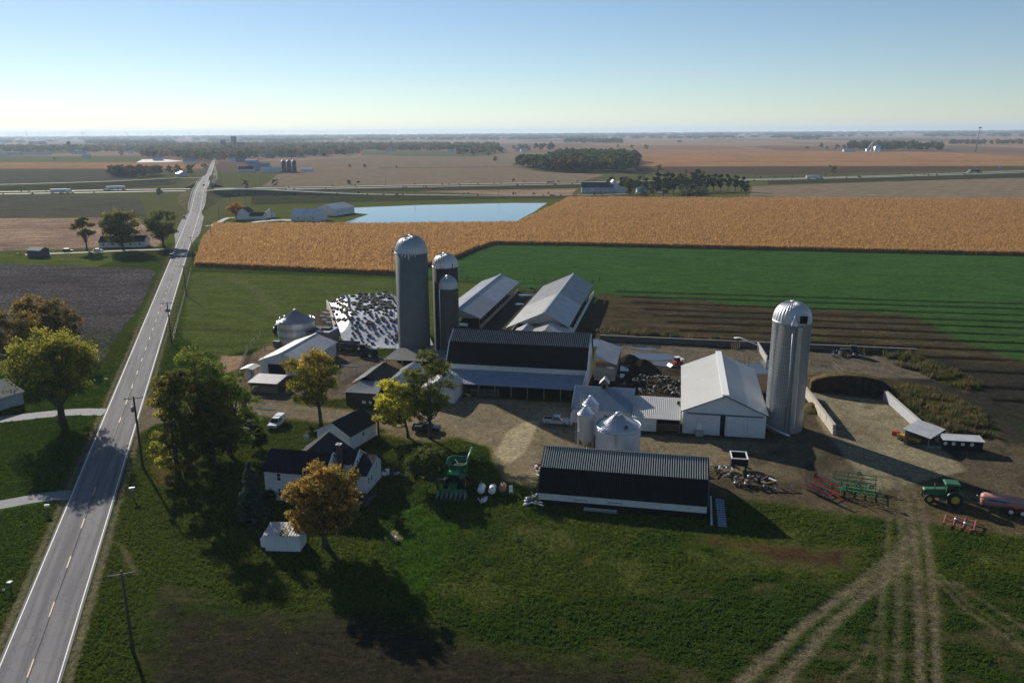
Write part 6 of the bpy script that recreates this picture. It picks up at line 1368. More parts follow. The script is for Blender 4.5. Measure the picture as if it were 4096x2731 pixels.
i = (np.arange(Ns-1)[:, None]*Nw+np.arange(Nw-1)).ravel(); fc = np.stack([i, i+Nw, i+Nw+1, i+1], 1)
keep = Hh.ravel()[fc].max(1) > .02
me = bpy.data.meshes.new('silage_cover'); me.from_pydata(np.stack([Xc, Yc, Hh], -1).reshape(-1, 3).tolist(), [], fc[keep].tolist()); me.polygons.foreach_set('use_smooth', [True]*len(me.polygons))
tp = NT('white_plastic_sheet'); tp.bump(tp.noise(tp.map(tp.pos(), (1.3, .25, 1), R(-38)), 2.2, 5, .7), .3, .15); MWP = tp.fin((.36, .385, .43), .5, 0, .4)
me.materials.append(MWP); tag(put('silage_cover', me), 'white plastic sheet over the silage heap, weighted with tyres', 'cover')
hp = fthing('silage_wall', 'pale concrete wall along the left side of the tyre-covered heap', 'wall', 0, 0)
me_b = MB().box((0, 0, .5), (1.78, .5, .98)).mesh('concrete_block', M_block)
for j in range(3):
    for i_ in range(23):
        q = clampF(.9+i_*1.8+(j % 2)*.6, -.75)
        if i_ > 20-j*3: continue
        put('concrete_block', me_b, hp, None, (q[0], q[1], j*1.0), (0, 0, math.atan2(DS[1], DS[0])))
def clamp_pt(s, w): a, b = clampF(s, w); q = fr(a, b); return (*q, float(clamp_h(np.array(s), np.array(w))))
def put_tyre(s, w, me, lab, grp, scale=1):
    p = clamp_pt(s, w); e = .4; pa, pb = clamp_pt(s+e, w), clamp_pt(s, w+e); n = (Vector(pb)-Vector(p)).cross(Vector(pa)-Vector(p)).normalized(); n = n if n.z > 0 else -n
    o = put('tyre', me, None, None, Vector(p)+n*.2); o.rotation_euler = n.to_track_quat('Z', 'Y').to_euler(); o.scale = (scale,)*3; tag(o, lab, 'tyre', grp)
random.seed(5); done = []
def ok(s, w, d):
    if all((s-a)**2+(w-b)**2 > d*d for a, b in done): done.append((s, w)); return True
n = 0
while n < 48:
    s_, w_ = random.uniform(1.5, 30), random.uniform(6.5, 19)
    if ok(s_, w_, 1.95): put_tyre(s_, w_, TY1, 'large tractor tyre on the upper half of the white silage cover', 'large tyres on the silage cover', random.uniform(1.0, 1.35)); n += 1
n = 0; tries = 0
while n < 118 and tries < 5000:
    tries += 1; s_, w_ = random.uniform(30, 56), random.uniform(2.5, 22)
    if ok(s_, w_, 1.25) and s_ < 54+.28*w_: put_tyre(s_, w_, TY3 if random.random() < .7 else TY2, 'small car tyre on the lower slope of the white silage cover', 'small tyres on the silage cover', random.uniform(.9, 1.2)); n += 1
for k_ in range(34): put_tyre(1+k_*1.0, 5.2+math.sin(k_*.2)*.5, TY3, 'small tyre in the line along the left shoulder of the silage heap', 'tyres lining the heap shoulders', 1)
for k_ in range(30): put_tyre(1+k_*1.1, 19.4, TY3, 'small tyre in the line along the right shoulder of the silage heap', 'tyres lining the heap shoulders', 1)
for k_ in range(62): put_tyre(1+(k_//2)*1.2, .6+random.random()*4.0, TY2, 'tyre hung on the steep left flank of the silage heap', 'tyres on the heap flank', random.uniform(.8, 1.1))
# block stacks beside the clamp
cbw = fthing('block_stack', 'stepped stacks of pale concrete blocks left of the tyre-covered heap', 'blocks', -108, 232)
for (bx, by, nz) in ((-4.6, 7, 1), (-2.9, 7, 2), (-1.3, 7, 3), (-3.2, 2.2, 1), (-1.4, 2.2, 2), (.3, 2.2, 3), (-.2, -2.8, 1), (1.5, -2.8, 2), (3.0, -2.8, 2), (2.6, -6, 1)):
    for z_ in range(nz): put('concrete_block', me_b, cbw, None, (bx, by, z_*1.0), (0, 0, R(-4)))
# --- cows
def cow_mesh(name, pose, seed):
    V = [(0, 0, 1.0), (.55, 0, 1.02), (.85, 0, 1.10), (1.15, 0, 1.28 if pose else .95), (1.5, 0, 1.38 if pose else .62), (-.45, 0, 1.0), (-.85, 0, 1.04), (-1.0, 0, .55)]
    E = [(0, 1), (1, 2), (2, 3), (3, 4), (0, 5), (5, 6), (6, 7)]; Rr_ = [.40, .37, .27, .17, .10, .40, .30, .03]
    for x, s in ((.65, 1), (.65, -1), (-.75, 1), (-.75, -1)):
        b = len(V); bx = .06 if x > 0 else -.12; V += [(x, s*.2, .68), (x+bx*.8, s*.21, .38), (x+bx*(.4 if x > 0 else -.2), s*.21, .03)]; E += [(1 if x > 0 else 6, b), (b, b+1), (b+1, b+2)]; Rr_ += [.15 if x < 0 else .12, .065, .055]
    for s in (1, -1): b = len(V); p = V[3]; V.append((p[0]+.04, s*.26, p[2]+.1)); E.append((3, b)); Rr_.append(.035)
    me = bpy.data.meshes.new(name); me.from_pydata(V, E, []); o = bpy.data.objects.new(name, me); COL.objects.link(o)
    md = o.modifiers.new('skin', 'SKIN'); 
    me.skin_vertices.new() if not me.skin_vertices else None
    for i_, r_ in enumerate(Rr_): sv = me.skin_vertices[0].data[i_]; sv.radius = (r_, r_); sv.use_root = (i_ == 0)
    sb = o.modifiers.new('sub', 'SUBSURF'); sb.levels = 1
    dg = bpy.context.evaluated_depsgraph_get(); out = bpy.data.meshes.new_from_object(o.evaluated_get(dg)); bpy.data.objects.remove(o)
    out.name = name; out.polygons.foreach_set('use_smooth', [True]*len(out.polygons)); return out
t = NT('holstein_hide'); oi = t.n('ShaderNodeObjectInfo'); va = t.n('ShaderNodeVectorMath', operation='ADD'); t.l(t.pos(True), va.inputs[0]); cmb = t.n('ShaderNodeCombineXYZ'); mu = t.n('ShaderNodeMath', operation='MULTIPLY'); t.l(oi.outputs['Random'], mu.inputs[0]); mu.inputs[1].default_value = 40; t.l(mu.outputs[0], cmb.inputs[0]); t.l(cmb.outputs[0], va.inputs[1])
MCW = t.fin(t.mix(t.ramp(t.noise(va.outputs[0], 1.5, 1), [(.55, 0.), (.58, 1.)]), (.012, .011, .011), (.55, .52, .47)), .8)
CW = []
for i_ in range(2): me = cow_mesh('cow', i_, i_); me.materials.clear(); me.materials.append(MCW); CW.append(me)
spots = [(-2, 3), (0, 2.2), (1.8, 3.4), (3.4, 3), (-3.2, .6), (-1.2, .2), (4.6, 1.2), (6.8, 2.2), (6.0, .2), (7.8, .3), (2.2, -3.0), (3.8, -3.6), (5.2, -2.6), (6.6, -3.6), (7.8, -2.4), (9.0, -3.8), (9.6, -1.8), (4.4, -5.4), (6.2, -6.0), (8.4, -5.4), (10, -6.2), (1.0, -5.6), (-1.4, -6.4), (-2.6, -5.6), (9.4, 2.4), (2.8, .6), (10.6, -3.4), (5.6, -4.4)]
base = toF(g('B', 700, 845)); random.seed(3)
words = ['standing at the back of the herd', 'grazing the feed line', 'in the middle of the herd', 'crowded by the white barn wall']
for i_, (a, b) in enumerate(spots):
    q = fr(base[0]+a, base[1]+b*1.25); tag(put('cow', CW[i_ % 2], None, None, (*q, 0), (0, 0, random.uniform(-.6, .6)+(math.pi if random.random() < .5 else 0))), 'black and white cow '+words[0 if b > 1.5 else 3 if a > 7.5 else 1 if b < -4 else 2], 'cow', 'herd of black and white cows in the mud lot')
tag(put('cow', CW[0], None, None, (*g('B', 465, 880), 0), (0, 0, R(80))), 'mostly white cow standing alone left of the herd', 'cow')
tag(put('cow', CW[1], None, None, (*g('A', 1480, 668), 0), (0, 0, R(175))), 'dark cow by the fence between the two long sheds', 'cow')
# --- walls of the slurry yard and the bunker
lw_ = fthing('yard_wall', 'long low dark concrete wall behind the slurry yard', 'wall', 22, 222.2)
for i_ in range(15): MB().box((-39.5+i_*5.6, 0, .75), (5.56, .25, 1.5)).build('wall_panel', surf('wet_concrete', (.10, .095, .085), .85, streak=.5, sc=.5), lw_)
MB().box((0, 0, 1.55), (84, .32, .1)).build('coping', M_conc2, lw_)
w2_ = thing('yard_wall', 'short mossy concrete wall sloping down by the lone silo', 'wall', (66.7, 204.5), heading(g('B', 1720, 500), g('B', 1805, 640)))
MB().box((0, 0, .9), (15, .3, 1.8)).build('wall_panel', M_conc2, w2_)
m_ = thing('bunker_wall', 'left bunker wall of big mossy concrete blocks, sunlit face', 'wall', (64.8, 158.8), heading(g('D', 380, 930), g('D', 640, 1275)))
bl = MB().box((0, 0, .5), (1.58, .62, .985)).mesh('concrete_block', M_block)
for j in range(2):
    for i_ in range(15): put('concrete_block', bl, m_, None, (-11.6+i_*1.62-(j*.4), random.uniform(-.04, .04), j*1.0), (0, 0, random.uniform(-.012, .012)))
m2 = thing('bunker_wall', 'right bunker wall draped with grey plastic sheet', 'wall', (82.1, 158), heading(g('D', 1080, 870, 2), g('D', 1390, 1140, 2)))
for j in range(2):
    for i_ in range(12): put('concrete_block', bl, m2, None, (-9.6+i_*1.62, 0, j*1.0), (0, 0, 0))
MB().slab([(-10.4, -.5, .1), (9.8, -.5, .1), (9.8, -.36, 2.05), (-10.4, -.36, 2.05)], .03).build('plastic_sheet', surf('grey_plastic', (.42, .43, .45), .25, spec=.5, sc=2, bump=.6), m2) if m2.rotation_euler.z > -9 else None
def heap(name, label, cat, q, lx, ly, h, mat, rz=-AZ, ragged=.5, seed=0, power=1.2, n=26, kind=None):
    xs = np.linspace(-1, 1, n); Xg, Yg = np.meshgrid(xs, xs); r_ = np.hypot(Xg, Yg); z = np.clip(1-r_**power, 0, 1)**.7*h
    z = z*(1-ragged/2+ragged*vnoise(Xg*4, Yg*4, 1, seed+300, 3))-.05*(r_ >= 1)
    v = np.stack([Xg*lx, Yg*ly, z], -1).reshape(-1, 3); i = (np.arange(n-1)[:, None]*n+np.arange(n-1)).ravel(); f = np.stack([i, i+1, i+n+1, i+n], 1)
    f = f[(r_.ravel()[f] < 1.02).any(1)]; me = bpy.data.meshes.new(name); me.from_pydata(v.tolist(), [], f.tolist()); me.materials.append(mat)
    return tag(put(name, me, None, kind, (*q, 0), (0, 0, rz)), label, cat)
M_man = field('manure_and_shaded_silage', [(.3, (.018, .014, .01)), (.6, (.045, .036, .026)), (.8, (.08, .065, .045))], 1.6, bump=.9)
M_sil = field('cut_silage', [(.3, (.06, .045, .02)), (.6, (.14, .11, .05)), (.8, (.24, .18, .08))], 1.8, bump=.9)
heap('manure_heap', 'dark manure heap left of the red loader', 'heap', g('B', 640, 700), 3.6, 4.4, 2.6, M_man, seed=1); heap('manure_heap', 'smaller manure heap behind the larger one, beside the puddles', 'heap', g('B', 520, 625), 3.0, 3.2, 1.9, M_man, seed=2)
heap('dirt_heap', 'dark dirt heap with a tyre below the feed wagon', 'heap', fr(-90.5, 188.5), 3.2, 3.4, 1.5, M_man, seed=3)
heap('rubble_heap', 'black soil mound right of the calf shed', 'heap', fr(88, 139.5), 7, 2.6, 1.5, M_man, seed=4); heap('rubble_heap', 'grey soil mound at the right picture edge behind the calf shed', 'heap', fr(99, 146), 8, 5, 1.9, M_man, seed=5)
heap('rubble_heap', 'weedy soil mound left of the lone silo foot', 'heap', g('D', 430, 1040), 2.4, 4.4, 1.3, M_sil, R(-30), seed=6)
# silage face at the back of the bunker
sf = fthing('silage_pile', 'dark cut face of the silage pile closing off the bunker', 'heap', 40.5, 184.3)
pf = [(-8.6, 0), (8.6, 0), (8.4, 1.9), (6.3, 3.3), (3, 4.0), (-1, 4.15), (-5, 3.7), (-7.5, 2.9), (-8.6, 2.2)][::1]
MB().prism(pf, 'y', 0, .8).build('pile_face', M_man, sf); MB().prism([(a*.985, b*.985) for a, b in pf], 'y', .8, 3.4).build('pile_top', M_sil, sf)  # face takes the dark manure colour, its shade painted in
# puddles
tw = NT('puddle_water'); tw.bump(tw.noise(tw.pos(), 2, 2), .1, .01); MPD = tw.fin((.05, .05, .045), .06, 0, .6)
def blob(name, q, rx, ry, rz=0, seed=0, z=.02, mat=None, kind='structure'):
    P = []
    for i_ in range(36): a = i_*math.pi/18; r_ = .75+.5*float(vnoise(np.array([math.cos(a)*1.3+5]), np.array([math.sin(a)*1.3+5]), 1, seed+400, 2)[0]); x, y = math.cos(a)*rx*r_, math.sin(a)*ry*r_; P.append((q[0]+x*math.cos(rz)-y*math.sin(rz), q[1]+x*math.sin(rz)+y*math.cos(rz), z))
    me = bpy.data.meshes.new(name); me.from_pydata(P, [], [tuple(range(36))]); me.materials.append(mat or MPD); put(name, me, None, kind)
for i_, a in enumerate(((g('B', 330, 460), 11, 6), (g('B', 740, 580), 6, 4.5), (g('B', 640, 480), 5, 5), (g('B', 470, 690), 4.5, 3), (g('B', 900, 650), 5, 3), (g('B', 1680, 670), 4, 3.5), (g('B', 1760, 720), 5, 3), (g('B', 1850, 640), 3, 4), (g('A', 1420, 705), 3.5, 1.6), (g('A', 1350, 790), 1.6, 2), (g('B', 430, 760), 1, 2.5), (g('E', 380, 318), 2.4, .5), (g('C', 1480, 1215), 3, .7), (g('C', 1720, 1110), 2.6, 1.0))): blob('puddle', a[0], a[1], a[2]*.8, -AZ, i_, .03+.003*i_)
# --- calf sheds by the bunker
M_cr = surf('calf_roof', (.50, .50, .49), .5, metal=.1, sc=.5, streak=.2)
c1 = thing('calf_shed', 'tilted white-roofed calf shed at the bunker mouth, nearer one', 'shed', (78.8, 142.6), R(42))
for i_ in range(6): MB().box((-3.1+i_*1.24, .2, 2.75), (1.22, 5.2, .07), rx=R(6)).build('roof_sheet', M_cr, c1)
MB().box((0, 2.2, 1.5), (7.3, .12, 2.9)).build('back_wall', M_wood, c1); MB().box((3.6, 0, 1.35), (.12, 4.6, 2.6)).build('side_wall', M_void, c1)
for x_ in (-3.6, 0): MB().box((x_, -2.1, 1.25), (.14, .14, 2.5)).build('post', M_wood, c1)
c2 = thing('calf_shed', 'long white-roofed calf shed with arched openings, right of the tilted one', 'shed', (84.0, 139.4), R(-10))
for i_ in range(5): MB().box((-2.9+i_*1.45, .0, 2.25), (1.43, 3.0, .07), rx=R(4)).build('roof_sheet', M_cr, c2)
MB().box((0, 1.2, 1.1), (7.1, .12, 2.1)).build('back_wall', M_wood, c2); MB().box((0, -.9, 1.05), (7.0, .1, 2.1)).build('front_wall', M_void, c2)
for x_ in (-1.6, 0, 1.6, -3.0): MB().lathe([(.0, 0), (.36, 0)], 10, (x_, -.98, 1.35), 'y').build('opening', M_wwall, c2)
t = thing('manure_spreader', 'yellow machine with a red engine sheltering under the tilted calf shed roof', 'machine', (76.2, 143.3), R(-48))
MB().box((0, 0, .8), (4.2, 1.1, .7)).build('body', M_orange, t); MB().box((-2.6, .2, .9), (1.0, 1.0, .9)).build('engine', M_red, t)
for x_ in (-1.2, 1.2):
    for s in (-1, 1): wheel(t, (x_, s*.6, .38), .38, .22)
t = thing('plastic_sheeting', 'crumpled blue and white plastic sheeting on the ground between the calf sheds', 'sheet', g('D', 1520, 1395), 0)
for i_ in range(7): MB().box((random.uniform(-1.6, 1.6), random.uniform(-.6, .6), .15), (random.uniform(.5, 1.3), random.uniform(.3, .8), .18), random.random()*3, random.uniform(-.3, .3)).build('fold', MWP if i_ % 2 else M_galv, t)
t = thing('calf_hutch', 'white round plastic hutch squeezed between the two calf sheds', 'hutch', g('D', 1575, 1340), 0)
MB().lathe([(.85, 0), (.8, .7), (.45, 1.3), (0, 1.45)], 16).build('shell', M_trim, t); MB().box((0, -.82, .45), (.6, .15, .8)).build('opening', M_void, t)
# --- implements
wbx = thing('gravity_wagon', 'white-rimmed empty wagon box behind the right end of the front barn', 'wagon', (40.0, 131.0), R(-10))
m_ = MB()
for (c, d) in (((-1.35, 0, 1.9), (.14, 3.4, 1.3)), ((1.35, 0, 1.9), (.14, 3.4, 1.3)), ((0, -1.65, 1.9), (2.6, .12, 1.3)), ((0, 1.65, 1.9), (2.6, .12, 1.3)), ((0, 0, 1.25), (2.6, 3.2, .08))): m_.box(c, d)
m_.build('box_sides', M_void, wbx)
for (c, d) in (((-1.35, 0, 2.6), (.22, 3.5, .12)), ((1.35, 0, 2.6), (.22, 3.5, .12)), ((0, -1.65, 2.6), (2.5, .2, .12)), ((0, 1.65, 2.6), (2.5, .2, .12))): MB().box(c, d).build('rim_board', M_trim, wbx)
for x_ in (-1.1, 1.1):
    for y_ in (-1.3, 1.3): wheel(wbx, (x_, y_, .42), .42, .28, axis='x')
# fold-up disk (red) and field cultivator (green)
dk_ = thing('disk_harrow', 'red folding disc harrow with wings raised', 'harrow', (51.0, 120.8), R(-58)); dk_.scale = (.78,)*3
m_ = MB()
for y in (-1.1, 1.1): m_.bar((-3.2, y, .9), (3.2, y, .9), .18)
for x in (-2.5, -.8, .8, 2.5): m_.bar((x, -1.3, .9), (x, 1.3, .9), .15)
m_.bar((3.2, 0, .9), (5.2, 0, .6), .2); m_.build('centre_frame', M_red, dk_)
for s in (-1, 1):
    m_ = MB()
    for z in (1.1, 2.3): m_.bar((-3.0, s*1.5, z), (2.8, s*(1.5+.2), z), .16)
    for x in (-2.8, -1.2, .4, 2.2): m_.bar((x, s*1.4, 1.0), (x, s*1.75, 2.6), .13)
    w_ = m_.build('wing_frame', M_red, dk_)
    m_ = MB()
    for gx in (2.55, 1.55):
        for i_ in range(16): m_.lathe([(0, -.02), (.28, 0), (0, .02)], 10, (-2.9+i_*.38, s*(1.75+(.25 if gx > 2 else .12)), gx), 'x')
    m_.build('disc_gang', surf('worn_disc', (.45, .43, .38), .5, metal=.4), w_, 'stuff')
m_ = MB()
for i_ in range(18): m_.lathe([(0, -.02), (.3, 0), (0, .02)], 10, (-3.1+i_*.37, -1.2+(i_ % 2)*.1, .35), 'x').lathe([(0, -.02), (.3, 0), (0, .02)], 10, (-3.1+i_*.37, 1.2, .35), 'x')
m_.build('disc_gang', MATS['worn_disc'], dk_, 'stuff')
for p in ((-.4, -.5), (-.4, .5)): wheel(dk_, (p[0], p[1], .4), .4, .25)
wheel(dk_, (2.9, 1.9, 2.9), .42, .25, rm=M_trim); MB().lathe([(0, 0), (.62, .05), (0, .1)], 20, (-3.2, 1.8, 2.6), 'x').build('end_disc', M_red, dk_)
cu_ = thing('field_cultivator', 'dark green field cultivator with folded wings, right of the red harrow', 'cultivator', (56.6, 121.6), R(-25))
m_ = MB()
for y in (-1.8, -.6, .6, 1.8): m_.bar((-3.4, y, .9), (3.4, y, .9), .11)
for x in (-3.2, -1.6, 0, 1.6, 3.2): m_.bar((x, -1.9, .9), (x, 1.9, .9), .11)
m_.build('centre_frame', M_jdg, cu_)
for s in (-1, 1):
    m_ = MB()
    for z in (.9, 1.5, 2.1): m_.bar((-3.4, s*(1.95+z*.2), z), (3.4, s*(2.05+z*.2), z+.1), .12)
    for x in (-3.2, -1.1, 1.1, 3.2): m_.bar((x, s*2.1, .8), (x, s*2.5, 2.3), .10)
    w_ = m_.build('wing_frame', surf('bright_green_bar', (.03, .26, .08), .5) if s < 0 else M_jdg, cu_)
    m_ = MB()
    for z in (.9, 1.5, 2.1):
        for i_ in range(11): x = -3.2+i_*.64; m_.tube([(x, s*2.05, z), (x, s*2.35, z+.12), (x+.05, s*2.6, z-.05)], .03, 4, False)
    m_.build('shanks', M_jdg, w_, 'stuff')
m_ = MB()
for y in (-1.8, -.6, .6, 1.8):
    for i_ in range(12): x = -3.2+i_*.58; m_.tube([(x, y, .9), (x-.25, y, .6), (x, y, .15)], .03, 4, False)
for i_ in range(9): m_.bar((3.7, -1.9+i_*.48, .2), (4.6, -1.9+i_*.48, 1.0), .05)
m_.build('shanks', M_jdg, cu_, 'stuff')
for p in ((.6, -2.7, 2.3), (2.6, -2.6, 2.4), (.6, 2.7, 2.2), (-1, .5, .4), (-1, -.5, .4)): wheel(cu_, p, .36, .22, rm=M_trim)
hr = thing('hay_rake', 'old yellow hay rake with curved wheels between wagon box and red harrow', 'rake', (44.3, 122.8), R(-4))
m_ = MB(); m_.tube([(-2.3, 0, .7), (-1.2, .2, 1.0), (0, .5, 1.15), (1.2, .2, 1.0), (2.4, -.1, .7)], .12, 8); m_.build('beam', M_orange, hr)
MB().bar((0, .5, 1.1), (-.9, 2.2, .9), .22).build('drawbar', M_wwall, hr)
for x in (-2.1, -.6, .8, 2.3):
    MB().lathe([(.28, -.04), (.40, -.06), (.40, .06), (.28, .04)], 16, (x, -.4, .42), 'y').build('rake_wheel', M_steel, hr)
m_ = MB(); m_.bar((-.7, -.2, .8), (.9, -.2, .8), .1).bar((-.7, -.2, .8), (-.7, .4, 1.1), .08).bar((.9, -.2, .8), (.9, .3, 1.05), .08).build('cross_frame', M_steel, hr)
rf = thing('field_roller_frame', 'flat red steel frame lying on the grass below the tractor', 'frame', (67.6, 109.6), R(-34))
m_ = MB()
for y in (-1.6, 0, 1.6): m_.box((0, y, .45), (4.0, .18, .14))
for x in (-2.0, -.7, .6, 2.0): m_.box((x, 0, .58), (.16, 3.5, .14))
m_.build('bars', surf('faded_red_bar', (.40, .12, .08), .6, var=.3, sc=3), rf)
for p in ((-.4, .2), (.9, -.5)): MB().lathe([(.16, -.35), (.22, -.35), (.22, .35), (.16, .35)], 12, (p[0], p[1], .75), 'x').build('hydraulic_cylinder', M_steel, rf)
el = thing('hay_elevator', 'rusty ladder-like conveyor standing in the slurry yard', 'conveyor', g('B', 1590, 640), R(-60))
m_ = MB(); m_.bar((-.8, -1.2, 1.0), (-.8, 1.4, 2.6), .14).bar((.8, -1.2, 1.0), (.8, 1.4, 2.6), .14)
for i_ in range(4): m_.bar((-.8, -1.2+i_*.85, 1.0+i_*.52), (.8, -1.2+i_*.85, 1.0+i_*.52), .16)
for x in (-.8, .8): m_.bar((x, -.8, 0), (x, -.8, 1.3), .12).bar((x, .9, 0), (x, .9, 2.3), .12)
m_.build('frame', M_wood, el)
pp = thing('slurry_pipe', 'pale slurry pipe bent over the wall end by the lone silo', 'pipe', (62.0, 212), 0)
MB().tube([(0, 3, 2.2), (1.2, 1.5, 2.6), (5.0, -2.5, 1.5), (5.1, -2.6, 0)], .18, 10).build('pipe', M_trim, pp)
for i_ in range(5): MB().box((-1.6+i_*.55, -1+i_*.1, .9), (.16, .16, 1.8)).build('post', M_wood, pp)
fb_ = thing('hay_feeder', 'wooden feed rack at the herd, against the white barn', 'feeder', g('B', 960, 850), -AZ)
m_ = MB(); m_.box((0, 0, 1.2), (2.6, .1, 1.0)).box((0, 1.4, 1.2), (2.6, .1, 1.0)).box((-1.3, .7, 1.2), (.1, 1.4, 1.0)).box((1.3, .7, 1.2), (.1, 1.4, 1.0)); m_.build('rack', M_wood, fb_)
for x in (-1.25, 1.25):
    for y in (0, 1.4): MB().box((x, y, .4), (.12, .12, .8)).build('leg', M_wood, fb_)
# junk rows behind the front barn and at its corners
random.seed(8)
def junk(label, q, n, sx, sy, rz=-AZ, mats=None, name='scrap_heap', h=.5, cat='scrap'):
    t = thing(name, label, cat, q, rz); mats = mats or [M_rust, M_wood, M_steel, M_dtrim, M_orange, M_trim, M_wood]
    for i_ in range(n):
        m_ = MB(); x, y = random.uniform(-sx, sx), random.uniform(-sy, sy); k_ = random.random(); z = random.uniform(.1, h)
        if k_ < .5: a = random.random()*6.28; l = random.uniform(.4, 1.3); m_.bar((x-l*math.cos(a), y-l*math.sin(a)*.6, z), (x+l*math.cos(a), y+l*math.sin(a)*.6, z+random.uniform(-.2, .4)), random.uniform(.08, .25), random.uniform(.06, .16))
        elif k_ < .8: m_.box((x, y, z), (random.uniform(.3, .9), random.uniform(.3, .8), random.uniform(.15, .6)), random.random()*3, random.uniform(-.4, .4))
        else: m_.lathe([(.12, 0), (.3, 0), (.3, .5), (.12, .5)], 10, (x, y, z))
        m_.build('scrap_piece', random.choice(mats), t)
junk('long row of rusty scrap iron behind the front barn, right of the wide grain bin', fr(-.8, 133.2), 44, 3.2, .9, h=.9); junk('pile of pale scrap and hoses behind the right end of the front barn', fr(4.4, 132.6), 30, 2.6, .8, mats=[M_steel, M_wwall, M_galv, M_dtrim, M_wood])
junk('broken pallets and boards leaning at the left end of the front barn', (4.6, 130), 20, .8, 3.6, mats=[M_wood, M_wood, M_trim, M_red], name='pallet_heap', cat='pallets')
junk('scrap bits beside the left front corner of the front barn', (3.6, 118.6), 14, 1.4, 1.6, mats=[M_steel, M_dtrim, M_trim])
junk('dark framework of old farm machinery right of the front barn', (40.0, 124.4), 34, 2.6, 1.2, h=1.3, mats=[M_dtrim, M_steel, M_wood, M_rust], name='old_machinery', cat='machine')
junk('bundle of poles and boards at the back right corner of the front barn', (36.5, 129.5), 22, 1.6, 2.4, R(60), h=1.0, mats=[M_wood, M_dtrim, M_trim], name='board_pile', cat='boards')
junk('dark machinery scraps by the pale slurry pipe', fr(46, 217.5), 30, 4, 1.6, h=1.2, mats=[M_dtrim, M_rust, M_steel]); junk('row of rusty gates and frames behind the bunker, right of the lone silo', fr(37, 192), 16, 4.2, 1.2, h=.9, mats=[M_rust, M_dtrim, M_rust])
junk('muddy gates and feeders at the shed mouth behind the black barn', fr(-44, 219.5), 24, 3.4, 2, h=1.2, mats=[M_steel, M_dtrim, M_wwall])
junk('yellow bars on the ground left of the tilted calf shed', g('D', 1270, 1310), 14, 2.2, .7, R(-12), h=.4, mats=[M_orange, M_dtrim, M_dtrim], name='bar_pile')
junk('pile of logs and brush on the lawn at the far left', g('K', 85, 1195), 26, 5, 1.6, 0, mats=[M_wood, M_rust], name='log_pile', cat='logs', h=1.0); junk('small dark mower and junk by the distant shed', g('K', 185, 1238), 8, 1.6, .8, 0, h=.8)
junk('benches and toys on the patio right of the farmhouse', g('E', 1540, 925), 10, 1.8, 1.0, mats=[M_trim, M_steel, M_dtrim], name='patio_furniture', cat='furniture'); junk('white litter and boxes on the lawn by the tanks', g('J', 1120, 1030), 3, .6, .4, mats=[M_trim, M_wwall])
atv = thing('utility_cart', 'small dark utility cart with canopy beside the machine shed', 'cart', g('E', 1500, 275), R(200))
MB().box((0, 0, .7), (2.6, 1.4, .5)).build('body', M_dtrim, atv); MB().box((.1, 0, 1.9), (1.5, 1.4, .08)).build('canopy', M_groof, atv)
for x in (-.6, .75):
    for s in (-1, 1): MB().box((x, s*.62, 1.4), (.07, .07, 1.0)).build('post', M_dtrim, atv)
for x in (-.85, .85):
    for s in (-1, 1): wheel(atv, (x, s*.65, .33), .33, .25)
# ------------------------------------------------------------------ poles, fences, post boxes
def power_pole(label, q, h, arm=2.6, rz=0, n=1, trans=0, w=.17):
    t = thing('utility_pole', label, 'utility pole', q, rz)
    MB().tube([(0, 0, -.2), (0, 0, h)], [w*1.25, w*.75], 10).build('pole', M_pole, t)
    for i_ in range(n):
        z = h-.35-i_*.9; c = MB().box((0, -.16, z), (arm, .11, .14)).build('crossarm', M_wood, t)
        for x in (-arm/2+.15, -arm/4, arm/4, arm/2-.15): MB().lathe([(.03, z+.07), (.07, z+.13), (.06, z+.24), (0, z+.27)], 8, (x, -.16, 0)).build('insulator', M_steel, c)
    for k_ in range(trans): MB().lathe([(0, h-2.9), (.26, h-2.85), (.28, h-2.0), (.2, h-1.9), (0, h-1.85)], 14, (-.42 if k_ == 0 else .42, 0 if k_ < 2 else -.4, 0)).build('transformer', M_steel, t)
    return t
ang = math.atan(.349)*-1
P_ = [power_pole('utility pole nearest the camera at the bottom left, beside the road', (-44.3, 80.5), 10.4, 2.9, R(19)), power_pole('tall roadside pole with a grey transformer, left of the tree clump', (-66.9, 133.6), 13.4, 3.2, R(19), 1, 1, .2), power_pole('roadside pole carrying three transformers above the tree clump', (-97.6, 221), 12.2, 4.0, R(19), 1, 3),
      power_pole('plain roadside pole beside the corner of the ripe maize', (-121, 291), 11.4, 3.4, R(19)), power_pole('roadside pole opposite the far left farmhouse drive', (-152.9, 380.2), 10.8, 3.0, R(19)), power_pole('thin leaning pole at the left edge of the ripe maize', (-170.5, 453.2), 10, 1.6, R(19)), power_pole('distant roadside pole before the overpass', (-204, 560), 9.5, 1.6, R(19))]
lp = power_pole('yard light pole between the garage and the yellow tree', (-26.4, 147.2), 8.4, .01, 0, 0)
MB().bar((0, 0, 8.1), (-.5, -.3, 8.4), .08).build('lamp_arm', M_steel, lp); MB().lathe([(.05, 8.5), (.24, 8.3), (.22, 8.15), (0, 8.1)], 12, (-.5, -.3, 0)).build('lamp_head', M_trim, lp)
